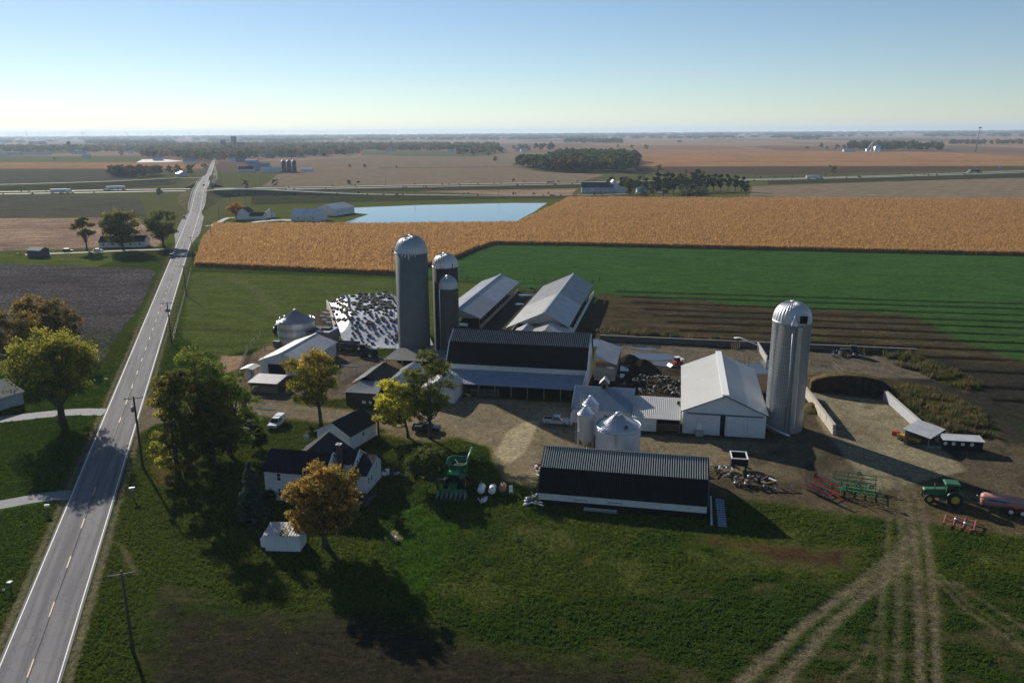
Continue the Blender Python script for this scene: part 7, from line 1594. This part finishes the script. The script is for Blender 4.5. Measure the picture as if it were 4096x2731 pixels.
# sagging wires between the near poles
def wire(a, b, sag=.8): return [(a[0]+(b[0]-a[0])*t, a[1]+(b[1]-a[1])*t, a[2]+(b[2]-a[2])*t-4*sag*t*(1-t)) for t in np.linspace(0, 1, 12)]
def fence(name, label, pts, step, h, rails=3, mat=None, pw=.12, wire_=False):
    t = thing(name, label, 'fence', pts[0]); o = pts[0]
    for a, b in zip(pts[:-1], pts[1:]):
        L_ = math.dist(a, b); n = max(1, round(L_/step)); hd_ = heading(a, b)
        for i_ in range(n+1):
            x, y = a[0]+(b[0]-a[0])*i_/n-o[0], a[1]+(b[1]-a[1])*i_/n-o[1]
            if i_ < n or b == pts[-1]: MB().box((x, y, h/2), (pw, pw, h*random.uniform(.92, 1.06)), hd_, random.uniform(-.03, .03)).build('post', mat or M_wood, t)
        for k_ in range(rails):
            z = h*(.9-.75*k_/max(rails-1, 1)) if rails > 1 else h*.7; MB().bar((a[0]-o[0], a[1]-o[1], z), (b[0]-o[0], b[1]-o[1], z), .02 if wire_ else .05, .02 if wire_ else .11).build('wire' if wire_ else 'rail', M_steel if wire_ else (mat or M_wood), t)
    return t
fence('corral_fence', 'pale leaning board fence at the left side of the corral', [g('O', 2195, 905), g('O', 2240, 790), g('O', 2282, 690)], 2.0, 1.6, 4, M_wood); fence('corral_fence', 'brown rail fence between corral and striped bin', [g('C', 470, 1040), g('C', 590, 1028), g('C', 690, 1018)], 2.4, 1.5, 3, surf('brown_rail', (.06, .04, .03), .8))
fence('pasture_fence', 'long wire fence between the road verge and the pasture', [g('O', 1590, 600), g('O', 1625, 465), g('O', 1700, 180), g('O', 1745, 0), g('K', 1760, 1370)], 6, 1.4, 2, M_wood, .14, True); fence('field_fence', 'wire fence from the pasture corner along the maize', [g('K', 1760, 1372), g('C', 0, 100), g('C', 900, 128), g('C', 1990, 178)], 9, 1.3, 2, M_wood, .16, True)
fence('field_fence', 'post and wire fence between the green wheat and the long sheds', [g('A', 760, 560), g('A', 1400, 578), g('A', 1700, 584), g('A', 2050, 600), g('A', 2110, 575)], 4.6, 1.5, 2, M_pole, .2, True); fence('paddock_fence', 'short pole fence closing the gap between the two long sheds', [g('A', 1340, 665), g('A', 1540, 672)], 2, 1.5, 3, M_wood)
fence('pen_fence', 'pipe gates behind the dark machine shed', [g('C', 1350, 1400), g('C', 1545, 1310), g('C', 1750, 1225)], 2.2, 1.5, 4, M_steel, .1); fence('bin_fence', 'thin wire fence climbing from the corral to the striped bin', [g('C', 285, 1010), g('C', 400, 880), g('C', 460, 800)], 4, 1.3, 2, M_wood, .12, True)
fence('field_fence', 'broken fence posts behind the bunker wall, right of the lone silo', [g('D', 395, 640), g('D', 590, 655), g('D', 690, 730)], 3, 1.2, 2, M_wood, .14); fence('house_fence', 'short white gate panel beside the yard pole', [g('E', 1395, 590), g('E', 1445, 560)], 1.4, 1.6, 4, M_trim, .1)
def post_box(label, q, rz, h=1.25, mat=None, s=1):
    t = thing('mailbox', label, 'mailbox', q, rz); t.scale = (s,)*3; MB().box((0, 0, h/2), (.14, .14, h)).build('post', M_wood, t)
    MB().prism([(-.16, h), (.16, h), (.16, h+.22), (.08, h+.34), (-.08, h+.34), (-.16, h+.22)], 'x', -.34, .34).build('box', mat or M_trim, t)
post_box('mailbox on a wooden post right of the road, on the front lawn', (-62.6, 120.5), R(20), 1.3, M_groof, 1.25); post_box('white-topped marker post left of the road near the lower driveway', (-73.9, 115.6), R(10), 1.0, M_trim, 1.1); post_box('small green marker box on the verge above the upper driveway', g('O', 982, 1000), R(15), .9, surf('dull_green_box', (.2, .25, .2), .6), 1.1)
yl = thing('garden_lamp', 'small dark bird-bath-like ornament casting a shadow at the bottom left lawn', 'ornament', (-66.3, 93.4), 0); MB().tube([(0, 0, 0), (0, 0, 1.0)], [.12, .08], 8).build('stem', M_dtrim, yl); MB().lathe([(.05, 1.0), (.42, 1.15), (.45, 1.22), (0, 1.16)], 14).build('bowl', M_dtrim, yl); MB().lathe([(0, .1), (.16, .2), (.16, .4), (0, .5)], 10, (-.75, -.3, 0)).build('globe', M_trim, yl)
dish = thing('satellite_dish', 'grey satellite dish on a post behind the farmhouse wing', 'satellite dish', g('E', 770, 660), R(20)); MB().tube([(0, 0, 0), (0, 0, 1.6)], .05, 6).build('post', M_steel, dish); MB().lathe([(0, .0), (.4, .08), (.62, .22)], 16).build('dish', M_steel, dish, loc=(0, 0, 1.7), rot=(R(60), 0, 0))
cnn = thing('lawn_pump', 'tiny pale pump standing alone on the sunny lawn', 'pump', g('J', -60+0, 1560), 0); MB().tube([(0, 0, 0), (0, 0, .7)], .08, 8).build('stem', M_trim, cnn); MB().box((0, .1, .7), (.25, .35, .12)).build('handle', M_trim, cnn)
# ================================================================== FAR BUILDINGS
M_bluer = surf('dark_blue_roof', (.03, .05, .09), .5, var=.1); M_fw = surf('far_white_wall', (.62, .63, .63), .7, sc=.3, var=.08, streak=.3); M_fr = surf('far_pale_roof', (.60, .60, .62), .7, sc=.2)
M_brt = surf('mirror_roof', (.75, .75, .72), .12, metal=.9, var=.02)
def fgable(name, label, cat, q, rz, lx, ly, ev, rd, axis='x', wm=None, rm=None, group=None, win=0, z=0):
    t = thing(name, label, cat, q, rz, group, z); gable(t, -lx/2, lx/2, -ly/2, ly/2, ev, rd, axis, wm or M_fw, rm or M_fr, .3)
    for i_ in range(win): window(t, (-lx/2+lx*(i_+.5)/win, -ly/2-.06, ev*.55), 1.0, 1.2)
    return t
fgable('barn', 'long white barn with dark blue roof beside the side road, left of the windbreak', 'barn', g('M', 782, 668), R(-3), 31, 11, 5.5, 10.2, 'x', surf('peeling_white', (.45, .47, .50), .7, streak=.7, sc=.3, dirt=(.3, .25, .22)), M_bluer)
fgable('barn', 'white gable end peeping over the dark blue barn roof', 'barn', (g('M', 885, 640)[0], 800), 0, 9, 14, 7, 12.4, 'y')
fgable('farm_building', 'low pale-roofed building between blue barn and windbreak', 'building', (g('M', 970, 660)[0]+1, 796), 0, 9, 14, 4.2, 6.0, 'y')
fgable('farmhouse', 'pale house half hidden in the windbreak', 'house', (g('M', 1185, 670)[0], 790), 0, 9, 8, 3.2, 5.5, 'x', win=2)
fgable('shed', 'white barn with pale roof nearer of the two by the pond', 'barn', (g('L', 475, 930)[0], g('L', 475, 930)[1]+5), R(-14), 22, 11, 4.0, 8.0, 'x', win=2); fgable('shed', 'larger pale blue-roofed barn by the pond corner', 'barn', (g('L', 690, 880)[0], g('L', 690, 880)[1]+12), R(-24), 19, 24, 4.8, 8.0, 'y', rm=surf('blue_pale_roof', (.26, .31, .38), .85, spec=.05))
fgable('shed', 'tiny white shed with dark roof by the pond drive', 'shed', g('L', 135, 895), R(20), 6.5, 6.5, 3.6, 6.0, 'y', rm=M_shing); fgable('garage', 'low white garage right of the orange tree', 'garage', g('L', 12, 912), R(-5), 11, 7, 2.7, 4.8, 'x', rm=M_shing)
fgable('farmhouse', 'white farmhouse with black gable behind the orange tree', 'house', (g('K', 2250, 915)[0], g('K', 2250, 915)[1]+3), R(-8), 8, 9, 5.2, 8.2, 'y', rm=M_black)
fgable('farmhouse', 'single-storey white farmhouse under the wide golden tree', 'house', (-208, 428), R(6), 23, 9, 3.0, 5.6, 'x', rm=M_black, win=5)
fgable('garden_shed', 'grey shed standing alone on the lawn at the far left', 'shed', (g('K', 325, 1262)[0], g('K', 325, 1262)[1]+3), R(-12), 7.5, 6, 3.4, 4.6, 'x', surf('dark_blue_grey_board', (.08, .085, .09), .8), surf('grey_shed_roof', (.16, .16, .15), .8))
fgable('farm_building', 'small white-roofed shed by the left end of the overpass', 'building', (g('K', 1635, 522)[0], g('K', 1635, 522)[1]+14), R(35), 14, 13, 3.8, 6.8, 'y', surf('bluish_wall', (.38, .45, .52), .7), M_wroof)
pq = g('L', 190, 482); fgable('poultry_house', 'very long low white poultry house left of the three dark silos', 'building', (pq[0], pq[1]+10), R(0), 54, 11, 4.5, 8, 'x', rm=surf('cream_roof', (.66, .63, .56), .5)); 
fgable('poultry_house', 'blue-grey building behind the long poultry house', 'building', (g('L', 80, 460)[0], pq[1]+60), 0, 34, 14, 8, 12, 'x', surf('blue_grey_wall', (.22, .28, .36), .7), surf('blue_grey_roof2', (.22, .27, .34), .6))
fgable('poultry_house', 'short white-roofed building right of the three dark silos', 'building', (g('L', 490, 470)[0], pq[1]+24), 0, 18, 9, 4, 6, 'x')
for i_, x in enumerate((332, 376, 422)):
    q = g('L', x, 468); t = thing('grain_silo', ('left', 'middle', 'right')[i_]+' one of three tall dark silos beside the long poultry house', 'silo', (q[0], pq[1]+2), 0)
    MB().lathe([(3.3, 0), (3.3, 16.6), (1.7, 18.2), (.3, 18.8), (0, 18.8)], 20).build('shaft', surf('dark_bin_steel', (.045, .055, .07), .6), t)
    MB().lathe([(3.4, 16.6), (1.8, 18.3), (.3, 19.0)], 20).build('cone_roof', surf('dark_cone', (.12, .14, .17), .5), t)
t = thing('elevator_leg', 'thin mast rising between the three dark silos', 'mast', (g('L', 398, 468)[0], pq[1]+8)); MB().bar((0, 0, 0), (0, 0, 33), .5).build('mast', M_dtrim, t); MB().bar((-9, 0, 19.6), (9, 0, 19.6), .4).build('catwalk', M_dtrim, t)
fgable('house', 'dark-roofed white house left of the long poultry house, by the road', 'house', (g('V', 1500, 655)[0], g('V', 1500, 655)[1]+6), 0, 24, 9, 4, 8, 'x', rm=M_black); fgable('house', 'blue-grey flat building beyond the overpass, right of the road', 'building', g('V', 1600, 515), 0, 25, 12, 5, 7.5, 'x', MATS['blue_grey_wall'], MATS['blue_grey_roof2'])
# farm with steel bins, far right
for (x, r, h, lab) in ((918, 6.6, 9, 'short wide steel bin left in the far right farm'), (1000, 8.4, 18, 'tall steel bin in the far right farm')):
    q = g('N', x, 292); t = thing('grain_bin', lab, 'grain bin', q); MB().lathe([(r, 0), (r, h*.8), (2, h), (0, h+1)], 24).build('bin_wall', M_galv, t); MB().lathe([(r+.4, h*.79), (2, h+.2), (.2, h+1.4)], 24).build('cone_roof', M_galv, t)
q = g('N', 950, 292); t = thing('elevator_leg', 'slim grain leg with sloping spouts between the far steel bins', 'grain elevator', q); MB().bar((0, 0, 0), (0, 0, 26), 1.1).build('leg_tower', M_galv, t); MB().bar((0, 0, 25), (-9, 0, 11), .6).bar((0, 0, 25), (14, 0, 19), .6).build('spout', M_galv, t)
fgable('farm_building', 'pale blue machine shed left of the far steel bins', 'building', (g('N', 752, 293)[0], g('N', 752, 293)[1]+10), 0, 30, 14, 5, 8, 'x', MATS['bluish_wall'], MATS['blue_pale_roof'])
q = g('N', 1905, 297); t = thing('radio_mast', 'tall grey telephone mast with antenna head, far right', 'mast', q); MB().tube([(0, 0, 0), (4, 0, 63)], [1.6, .8], 8).build('shaft', surf('mast_grey', (.20, .2, .21), .6), t); MB().box((4, 0, 62), (6, 3, 3)).build('antenna_head', M_dtrim, t)
tag(MB().box((0, 0, 3.2), (5.2, .3, 3.6)).build('road_sign', surf('sign_back_blue', (.3, .38, .45), .6), None, None, (*g('N', 2135, 462), 0)), 'blue-grey sign board by the motorway at the far right', 'sign')
# town: houses among the trees
random.seed(21)
TH = [('U', 1300, 380, 36, 'blue'), ('U', 1180, 378, 30, 'blue'), ('U', 2052, 372, 18, 'white'), ('U', 2200, 355, 46, 'grey'), ('U', 1365, 440, 30, 'white'), ('U', 810, 335, 50, 'grey'), ('V', 640, 525, 42, 'blue'), ('V', 130, 482, 34, 'blue'), ('V', 1290, 430, 20, 'white'), ('V', 1335, 490, 34, 'blue'), ('V', 1430, 500, 30, 'brown'), ('V', 1890, 440, 30, 'brown'), ('V', 2080, 425, 30, 'grey'), ('V', 2270, 312, 60, 'white'), ('V', 2240, 430, 36, 'brown'), ('V', 1000, 440, 16, 'white'),
      ('L', 90, 340, 34, 'grey'), ('L', 220, 335, 30, 'white'), ('L', 330, 338, 34, 'brown'), ('L', 410, 345, 30, 'grey'), ('L', 600, 330, 26, 'white'), ('L', 640, 292, 34, 'grey'), ('L', 1240, 285, 60, 'blue'), ('L', 1460, 270, 26, 'white'), ('L', 1790, 300, 24, 'white'), ('L', 2095, 300, 34, 'blue'), ('L', 2270, 285, 30, 'white'), ('M', 110, 290, 34, 'white'), ('M', 60, 285, 30, 'blue'), ('M', 2940-1400, 205, 40, 'brown'), ('M', 1680, 178, 60, 'white'), ('L', 1760, 225, 60, 'blue')]
hm = dict(blue=(M_fw, MATS['blue_pale_roof']), white=(M_fw, M_wroof), grey=(surf('grey_wall', (.3, .3, .3)), surf('grey_roof', (.2, .2, .21))), brown=(surf('brown_wall', (.2, .14, .1)), surf('brown_roof', (.12, .09, .075))))
wd = ['leftmost', 'second', 'third', 'fourth', 'fifth', 'sixth', 'seventh', 'eighth', 'ninth', 'tenth', 'eleventh', 'twelfth']; cn = {}
for (n_, x, y, w_, c_) in sorted(TH, key=lambda a: ZZ[a[0]][0]+a[1]*ZZ[a[0]][2]):
    cn[c_] = cn.get(c_, -1)+1; q = g(n_, x, y); a, b = hm[c_]
    fgable('town_house', wd[cn[c_]]+' '+{'blue': 'blue-roofed', 'white': 'white-roofed', 'grey': 'grey-roofed', 'brown': 'brown-roofed'}[c_]+' building among the distant town trees', 'house', q, random.uniform(-.3, .3), w_*.62, 12, 5, 9.5, 'x', a, b, 'buildings of the distant town')
# big bright factory roofs at the far left
for (x, y, w_, lab) in ((420, 390, 120, 'long low factory with glaring sunlit roof at the far left'), (200, 392, 60, 'factory wing with the brightest glaring roof at the far left'), (15, 222, 40, 'glaring white roof cut by the left picture edge')):
    q = g('U', x, y); t = thing('factory', lab, 'factory', (q[0], q[1]+12)); MB().box((0, 0, 4), (w_, 50, 8)).build('wall', M_fw, t); MB().box((0, 0, 8.4), (w_+2, 52, .8), 0, R(-2)).build('roof', M_brt if x != 420 else M_wroof, t)
t = thing('gravel_lot', 'pale gravel yard with a blue container in the far meadow', 'yard', (0, 0)); 
me = bpy.data.meshes.new('gravel'); me.from_pydata([(*p, .12) for p in ZP('K', (1250, 392), (1310, 362), (1520, 362), (1690, 380), (1520, 388))], [], [(0, 1, 2, 3, 4)]); me.materials.append(surf('pale_gravel', (.5, .47, .44), .9)); put('gravel', me, t)
MB().box((*g('K', 1452, 376), 1.7), (15, 5, 3.2)).build('container', MATS['blue_grey_wall'], t)
# grain elevator and water towers
M_el = surf('elevator_concrete', (.16, .17, .19), .8, sc=.05); q = g('V', 1445, 300); YE = 2900
def VX_(x): return (600+x*.2551-CX0)/FPX*YE*1.034
t = thing('grain_elevator', 'tall hazy grain elevator complex rising over the town', 'grain elevator', (VX_(1445), YE))
for i_ in range(4): MB().lathe([(2.5, 0), (2.5, 36), (0, 37)], 14, (-7.3+i_*4.9, 0, 0)).build('storage_cylinder', M_el, t)
o_ = VX_(1610)-VX_(1445); MB().box((o_, 0, 25), (13, 12, 50)).build('head_house', M_el, t); MB().box((o_-10, 2, 26), (2, 2, 52)).build('elevator_leg', M_el, t)
for i_ in range(4): MB().lathe([(3.2, 0), (3.2, 30), (0, 31)], 14, (VX_(1710)-VX_(1445)-9.5+i_*6.4, 0, 0)).build('storage_cylinder', M_el, t)
MB().bar((-7, 0, 40), (o_, 0, 31), 1.2).build('conveyor_bridge', M_dtrim, t)
for (n_, x, yb, Yd, h, r, lab) in (('U', 1525, 300, 2700, 27, 6.5, 'hazy bulb water tower on legs over the left of town'), ('V', 2163, 200, 3600, 20, 3.2, 'thin small water tower right of the grain elevator'),):
    a0, b0, k0 = ZZ[n_]; X_ = (a0+x*k0-CX0)/FPX*Yd*1.034; t = thing('water_tower', lab, 'water tower', (X_, Yd)); MB().lathe([(0, h-.6), (r*.6, h), (r, h+r*.5), (r, h+r*1.2), (r*.6, h+r*1.8), (0, h+r*2)], 16).build('tank', surf('tower_blue', (.10, .14, .2), .4, metal=.3), t)
    for i_ in range(4): a = i_*math.pi/2+.6; MB().bar((r*1.0*math.cos(a), r*1.0*math.sin(a), 0), (r*.75*math.cos(a), r*.75*math.sin(a), h+r*.4), .8).build('leg', M_el, t)
    MB().bar((0, 0, 0), (0, 0, h), 1.2).build('riser_pipe', M_el, t)
# wind turbines on the horizon
M_tb = surf('turbine_grey', (.09, .095, .11), .8, var=.02, spec=.05)
TBX = [(22, 55, 60), (178, 58, 55), (288, 35, 78), (395, 60, 52), (452, 60, 50), (545, 25, 95), (657, 50, 60), (700, 50, 62), (783, 55, 56), (849, 58, 55), (870, 58, 56), (985, 55, 56), (1022, 25, 92), (1045, 42, 70), (1093, 52, 60), (1265, 58, 54), (1297, 52, 60), (1390, 52, 60), (1408, 32, 76), (1503, 48, 62), (1612, 38, 72), (1714, 50, 60), (1945, 36, 74), (2105, 34, 76), (2230, 48, 62), (2330, 44, 66)]
TBX = [('K', *a) for a in TBX]+[('L', x, 50, 62) for x in (18, 180, 292, 393, 670, 692, 766, 1170, 1242, 1364)]
tbd = {}
for i_, (n_, x, _, hp_) in enumerate(TBX):
    Yd = 11500 if hp_ > 85 else 15000 if hp_ > 68 else 19500
    a0, b0, k0 = ZZ[n_]; X_ = (a0+x*k0-CX0)/FPX*Yd*1.034; S_ = 1.0
    if 'p' not in tbd:
        t = thing('wind_turbine', '', 'wind turbine', (X_, Yd)); MB().tube([(0, 0, 0), (0, 0, 96)], [3.2, 1.8], 8).build('tower', M_tb, t); MB().box((0, 1, 97), (4.5, 11, 4.5)).build('nacelle', M_tb, t)
        for k_ in range(3):
            a = R(25+120*k_); MB().bar((0, -5, 97), (48*math.sin(a), -5, 97+48*math.cos(a)), 3.0, 1.4).build('rotor_blade', M_tb, t)
        tbd['p'] = t; o = t
    else: o = copy_tree(tbd['p'], (X_, Yd), random.uniform(-.3, .3))
    o['label'] = 'hazy white wind turbine on the horizon, number of its row unreadable' if False else ('nearest of the wind turbines, '+('left' if x < 800 else 'right')+' one' if hp_ > 85 else 'hazy wind turbine on the skyline left of the road' if (n_ == 'K' and x < 1900) else 'hazy wind turbine on the skyline right of the road'); o['group'] = 'wind turbines on the horizon'
# guard rails, far poles, shrubs by the bridge
def rail(label, pts, zf):
    t = thing('guard_rail', label, 'guard rail', pts[0]); o = pts[0]
    for a, b in zip(pts[:-1], pts[1:]): MB().bar((a[0]-o[0], a[1]-o[1], zf(a)+.7), (b[0]-o[0], b[1]-o[1], zf(b)+.7), .14, .34).build('rail', M_galv, t)
    for a in pts: MB().box((a[0]-o[0], a[1]-o[1], zf(a)+.3), (.16, .16, .8)).build('post', M_wood, t)
for s, lab in ((-1, 'left'), (1, 'right')):
    for (y0, y1, nm) in ((624, 832, 'before'), (918, 1000, 'beyond')):
        if s == 1 and y0 == 624: y1 = 742
        ys = list(range(y0, y1, 14)); rail('steel guard rail on the '+lab+' road edge '+nm+' the overpass', [(road_x(y)+s*(rw(y)/2+.5)*ndir[0], y+s*(rw(y)/2+.5)*ndir[1]) for y in ys], lambda p: road_z(p[1]))
zs = lambda p: min(srd, key=lambda a: (a[0]-p[0])**2+(a[1]-p[1])**2)[2]
rail('guard rail curving along the near side of the side road junction', [(p[0]+.5, p[1]-4) for p in srd[4:26] if p[0] < -140], zs); rail('guard rail on the far side of the side road junction', [(p[0], p[1]+4) for p in srd[6:24] if p[0] < -160], zs)
random.seed(4)
for i_, (n_, x, y, h) in enumerate((('L', 712, 768, 9), ('L', 1460, 745, 9), ('L', 2230, 718, 9), ('L', 147, 900, 9), ('L', 45, 610, 11), ('L', 1193, 595, 9), ('M', 632, 700, 9), ('M', 932, 700, 9), ('L', 1590-1000, 920, 6), ('K', 2258, 790, 11), ('K', 2225, 560, 9), ('K', 2290, 570, 9), ('K', 2170, 545, 9), ('K', 2112, 760, 8))):
    q = g(n_, x, y); t = thing('utility_pole', 'thin distant utility pole '+['below the motorway left of the pond sheds', 'standing behind the left pond bank', 'standing behind the right pond bank', 'beside the tiny shed at the pond drive', 'right of the overpass by the motorway', 'alone beyond the motorway above the pond', 'at the left end of the blue barn', 'at the right end of the blue barn', 'beside the larger pond barn', 'by the orange tree at the pond farmhouse', 'middle one of the row beyond the overpass', 'right one of the row beyond the overpass', 'left one of the row beyond the overpass', 'on the bank below the side road'][i_], 'utility pole', q)
    MB().tube([(0, 0, 0), (0, 0, h)], [.16, .11], 6).build('pole', M_pole, t); MB().box((0, 0, h-.4), (1.8, .12, .14)).build('crossarm', M_wood, t)
# pond bank reeds and scrub along the motorway: clumps nobody could count
pts = []
for pl, w_, n_ in ((hwN, 26, 260), (srd, 16, 120)):
    for _ in range(n_):
        i_ = random.randrange(len(pl)-1); a, b = pl[i_], pl[i_+1]; t_ = random.random(); x, y = a[0]+(b[0]-a[0])*t_, a[1]+(b[1]-a[1])*t_; o = random.uniform(9, w_)*random.choice((-1, 1) if pl is srd else (-1, 1.9))
        if abs(x) < 900 and not (-300 > x > -400): pts.append((x, y+o, 0))
pts = np.array(pts); scatter('verge_scrub', pts, [loose('scrub', FAR[k_]) for k_ in (1, 2, 3)], 'low scrub dotted along the motorway and side road verges', 'scrub', scl=rng.uniform(.05, .20, len(pts)))
wp = []
for (poly, n_) in ((WEEDY, 900), (FP((46, 224), (64, 222), (72, 196), (66, 190), (60, 205)), 260), (FP((-28, 232), (20, 225), (20, 228), (-28, 238)), 120)):
    xs = [p[0] for p in poly]; ys = [p[1] for p in poly]; x, y = rng.uniform(min(xs), max(xs), n_*3), rng.uniform(min(ys), max(ys), n_*3); k_ = inpoly(x, y, poly) & (vnoise(x, y, 4, 77) > .42); wp += list(zip(x[k_], y[k_], x[k_]*0))[:n_]
WD = [loose('weed', blade_mesh('weed%d' % i_, 26, 1.0, .10, .45, c, .35, 120+i_)) for i_, c in enumerate(([(.10, .11, .03), (.15, .14, .05)], [(.20, .15, .08), (.14, .11, .06)], [(.06, .09, .025), (.10, .10, .04)]))]
scatter('weeds', np.array(wp), WD, 'tall rank weeds on the bank behind the bunker and slurry yard', 'weeds', scl=rng.uniform(.7, 1.7, len(wp)))

wp_ = [(-282, 745, 9.5), (-330, 905, 9.5), (-392, 1080, 9.5), (-470, 1290, 9.5), (-560, 1560, 9.5)]; m_ = MB()
for a, b in zip(wp_[:-1], wp_[1:]):
    for o in (-1.6, 0, 1.6): m_.tube([(p[0]+o, p[1], p[2]) for p in wire(a, b, 2.2)], .05, 3, False)
tag(m_.build('power_lines', M_steel), 'bright sagging power lines along the road beyond the overpass', 'power line', None, 'stuff')
for i_, p in enumerate(wp_): t = thing('utility_pole', 'distant pole carrying the bright sagging lines, '+['nearest', 'second', 'third', 'fourth', 'fifth'][i_]+' counted from the overpass', 'utility pole', p[:2]); MB().tube([(0, 0, 0), (0, 0, 9.7)], [.18, .12], 6).build('pole', M_pole, t); MB().box((0, 0, 9.4), (3.6, .14, .16)).build('crossarm', M_wood, t)
# ================================================================== AIR
th = bpy.data.materials.new('haze_air'); th.use_nodes = True; nt = th.node_tree
nt.nodes.remove(nt.nodes['Principled BSDF'])
pv = nt.nodes.new('ShaderNodeVolumePrincipled'); nt.links.new(pv.outputs[0], nt.nodes['Material Output'].inputs['Volume'])
pv.inputs['Color'].default_value = (.66, .82, 1, 1); pv.inputs['Density'].default_value = 6.5e-5; pv.inputs['Anisotropy'].default_value = .2
MB().box((0, 15500, 79.5), (67000, 35500, 161)).build('haze', th, None, 'stuff')
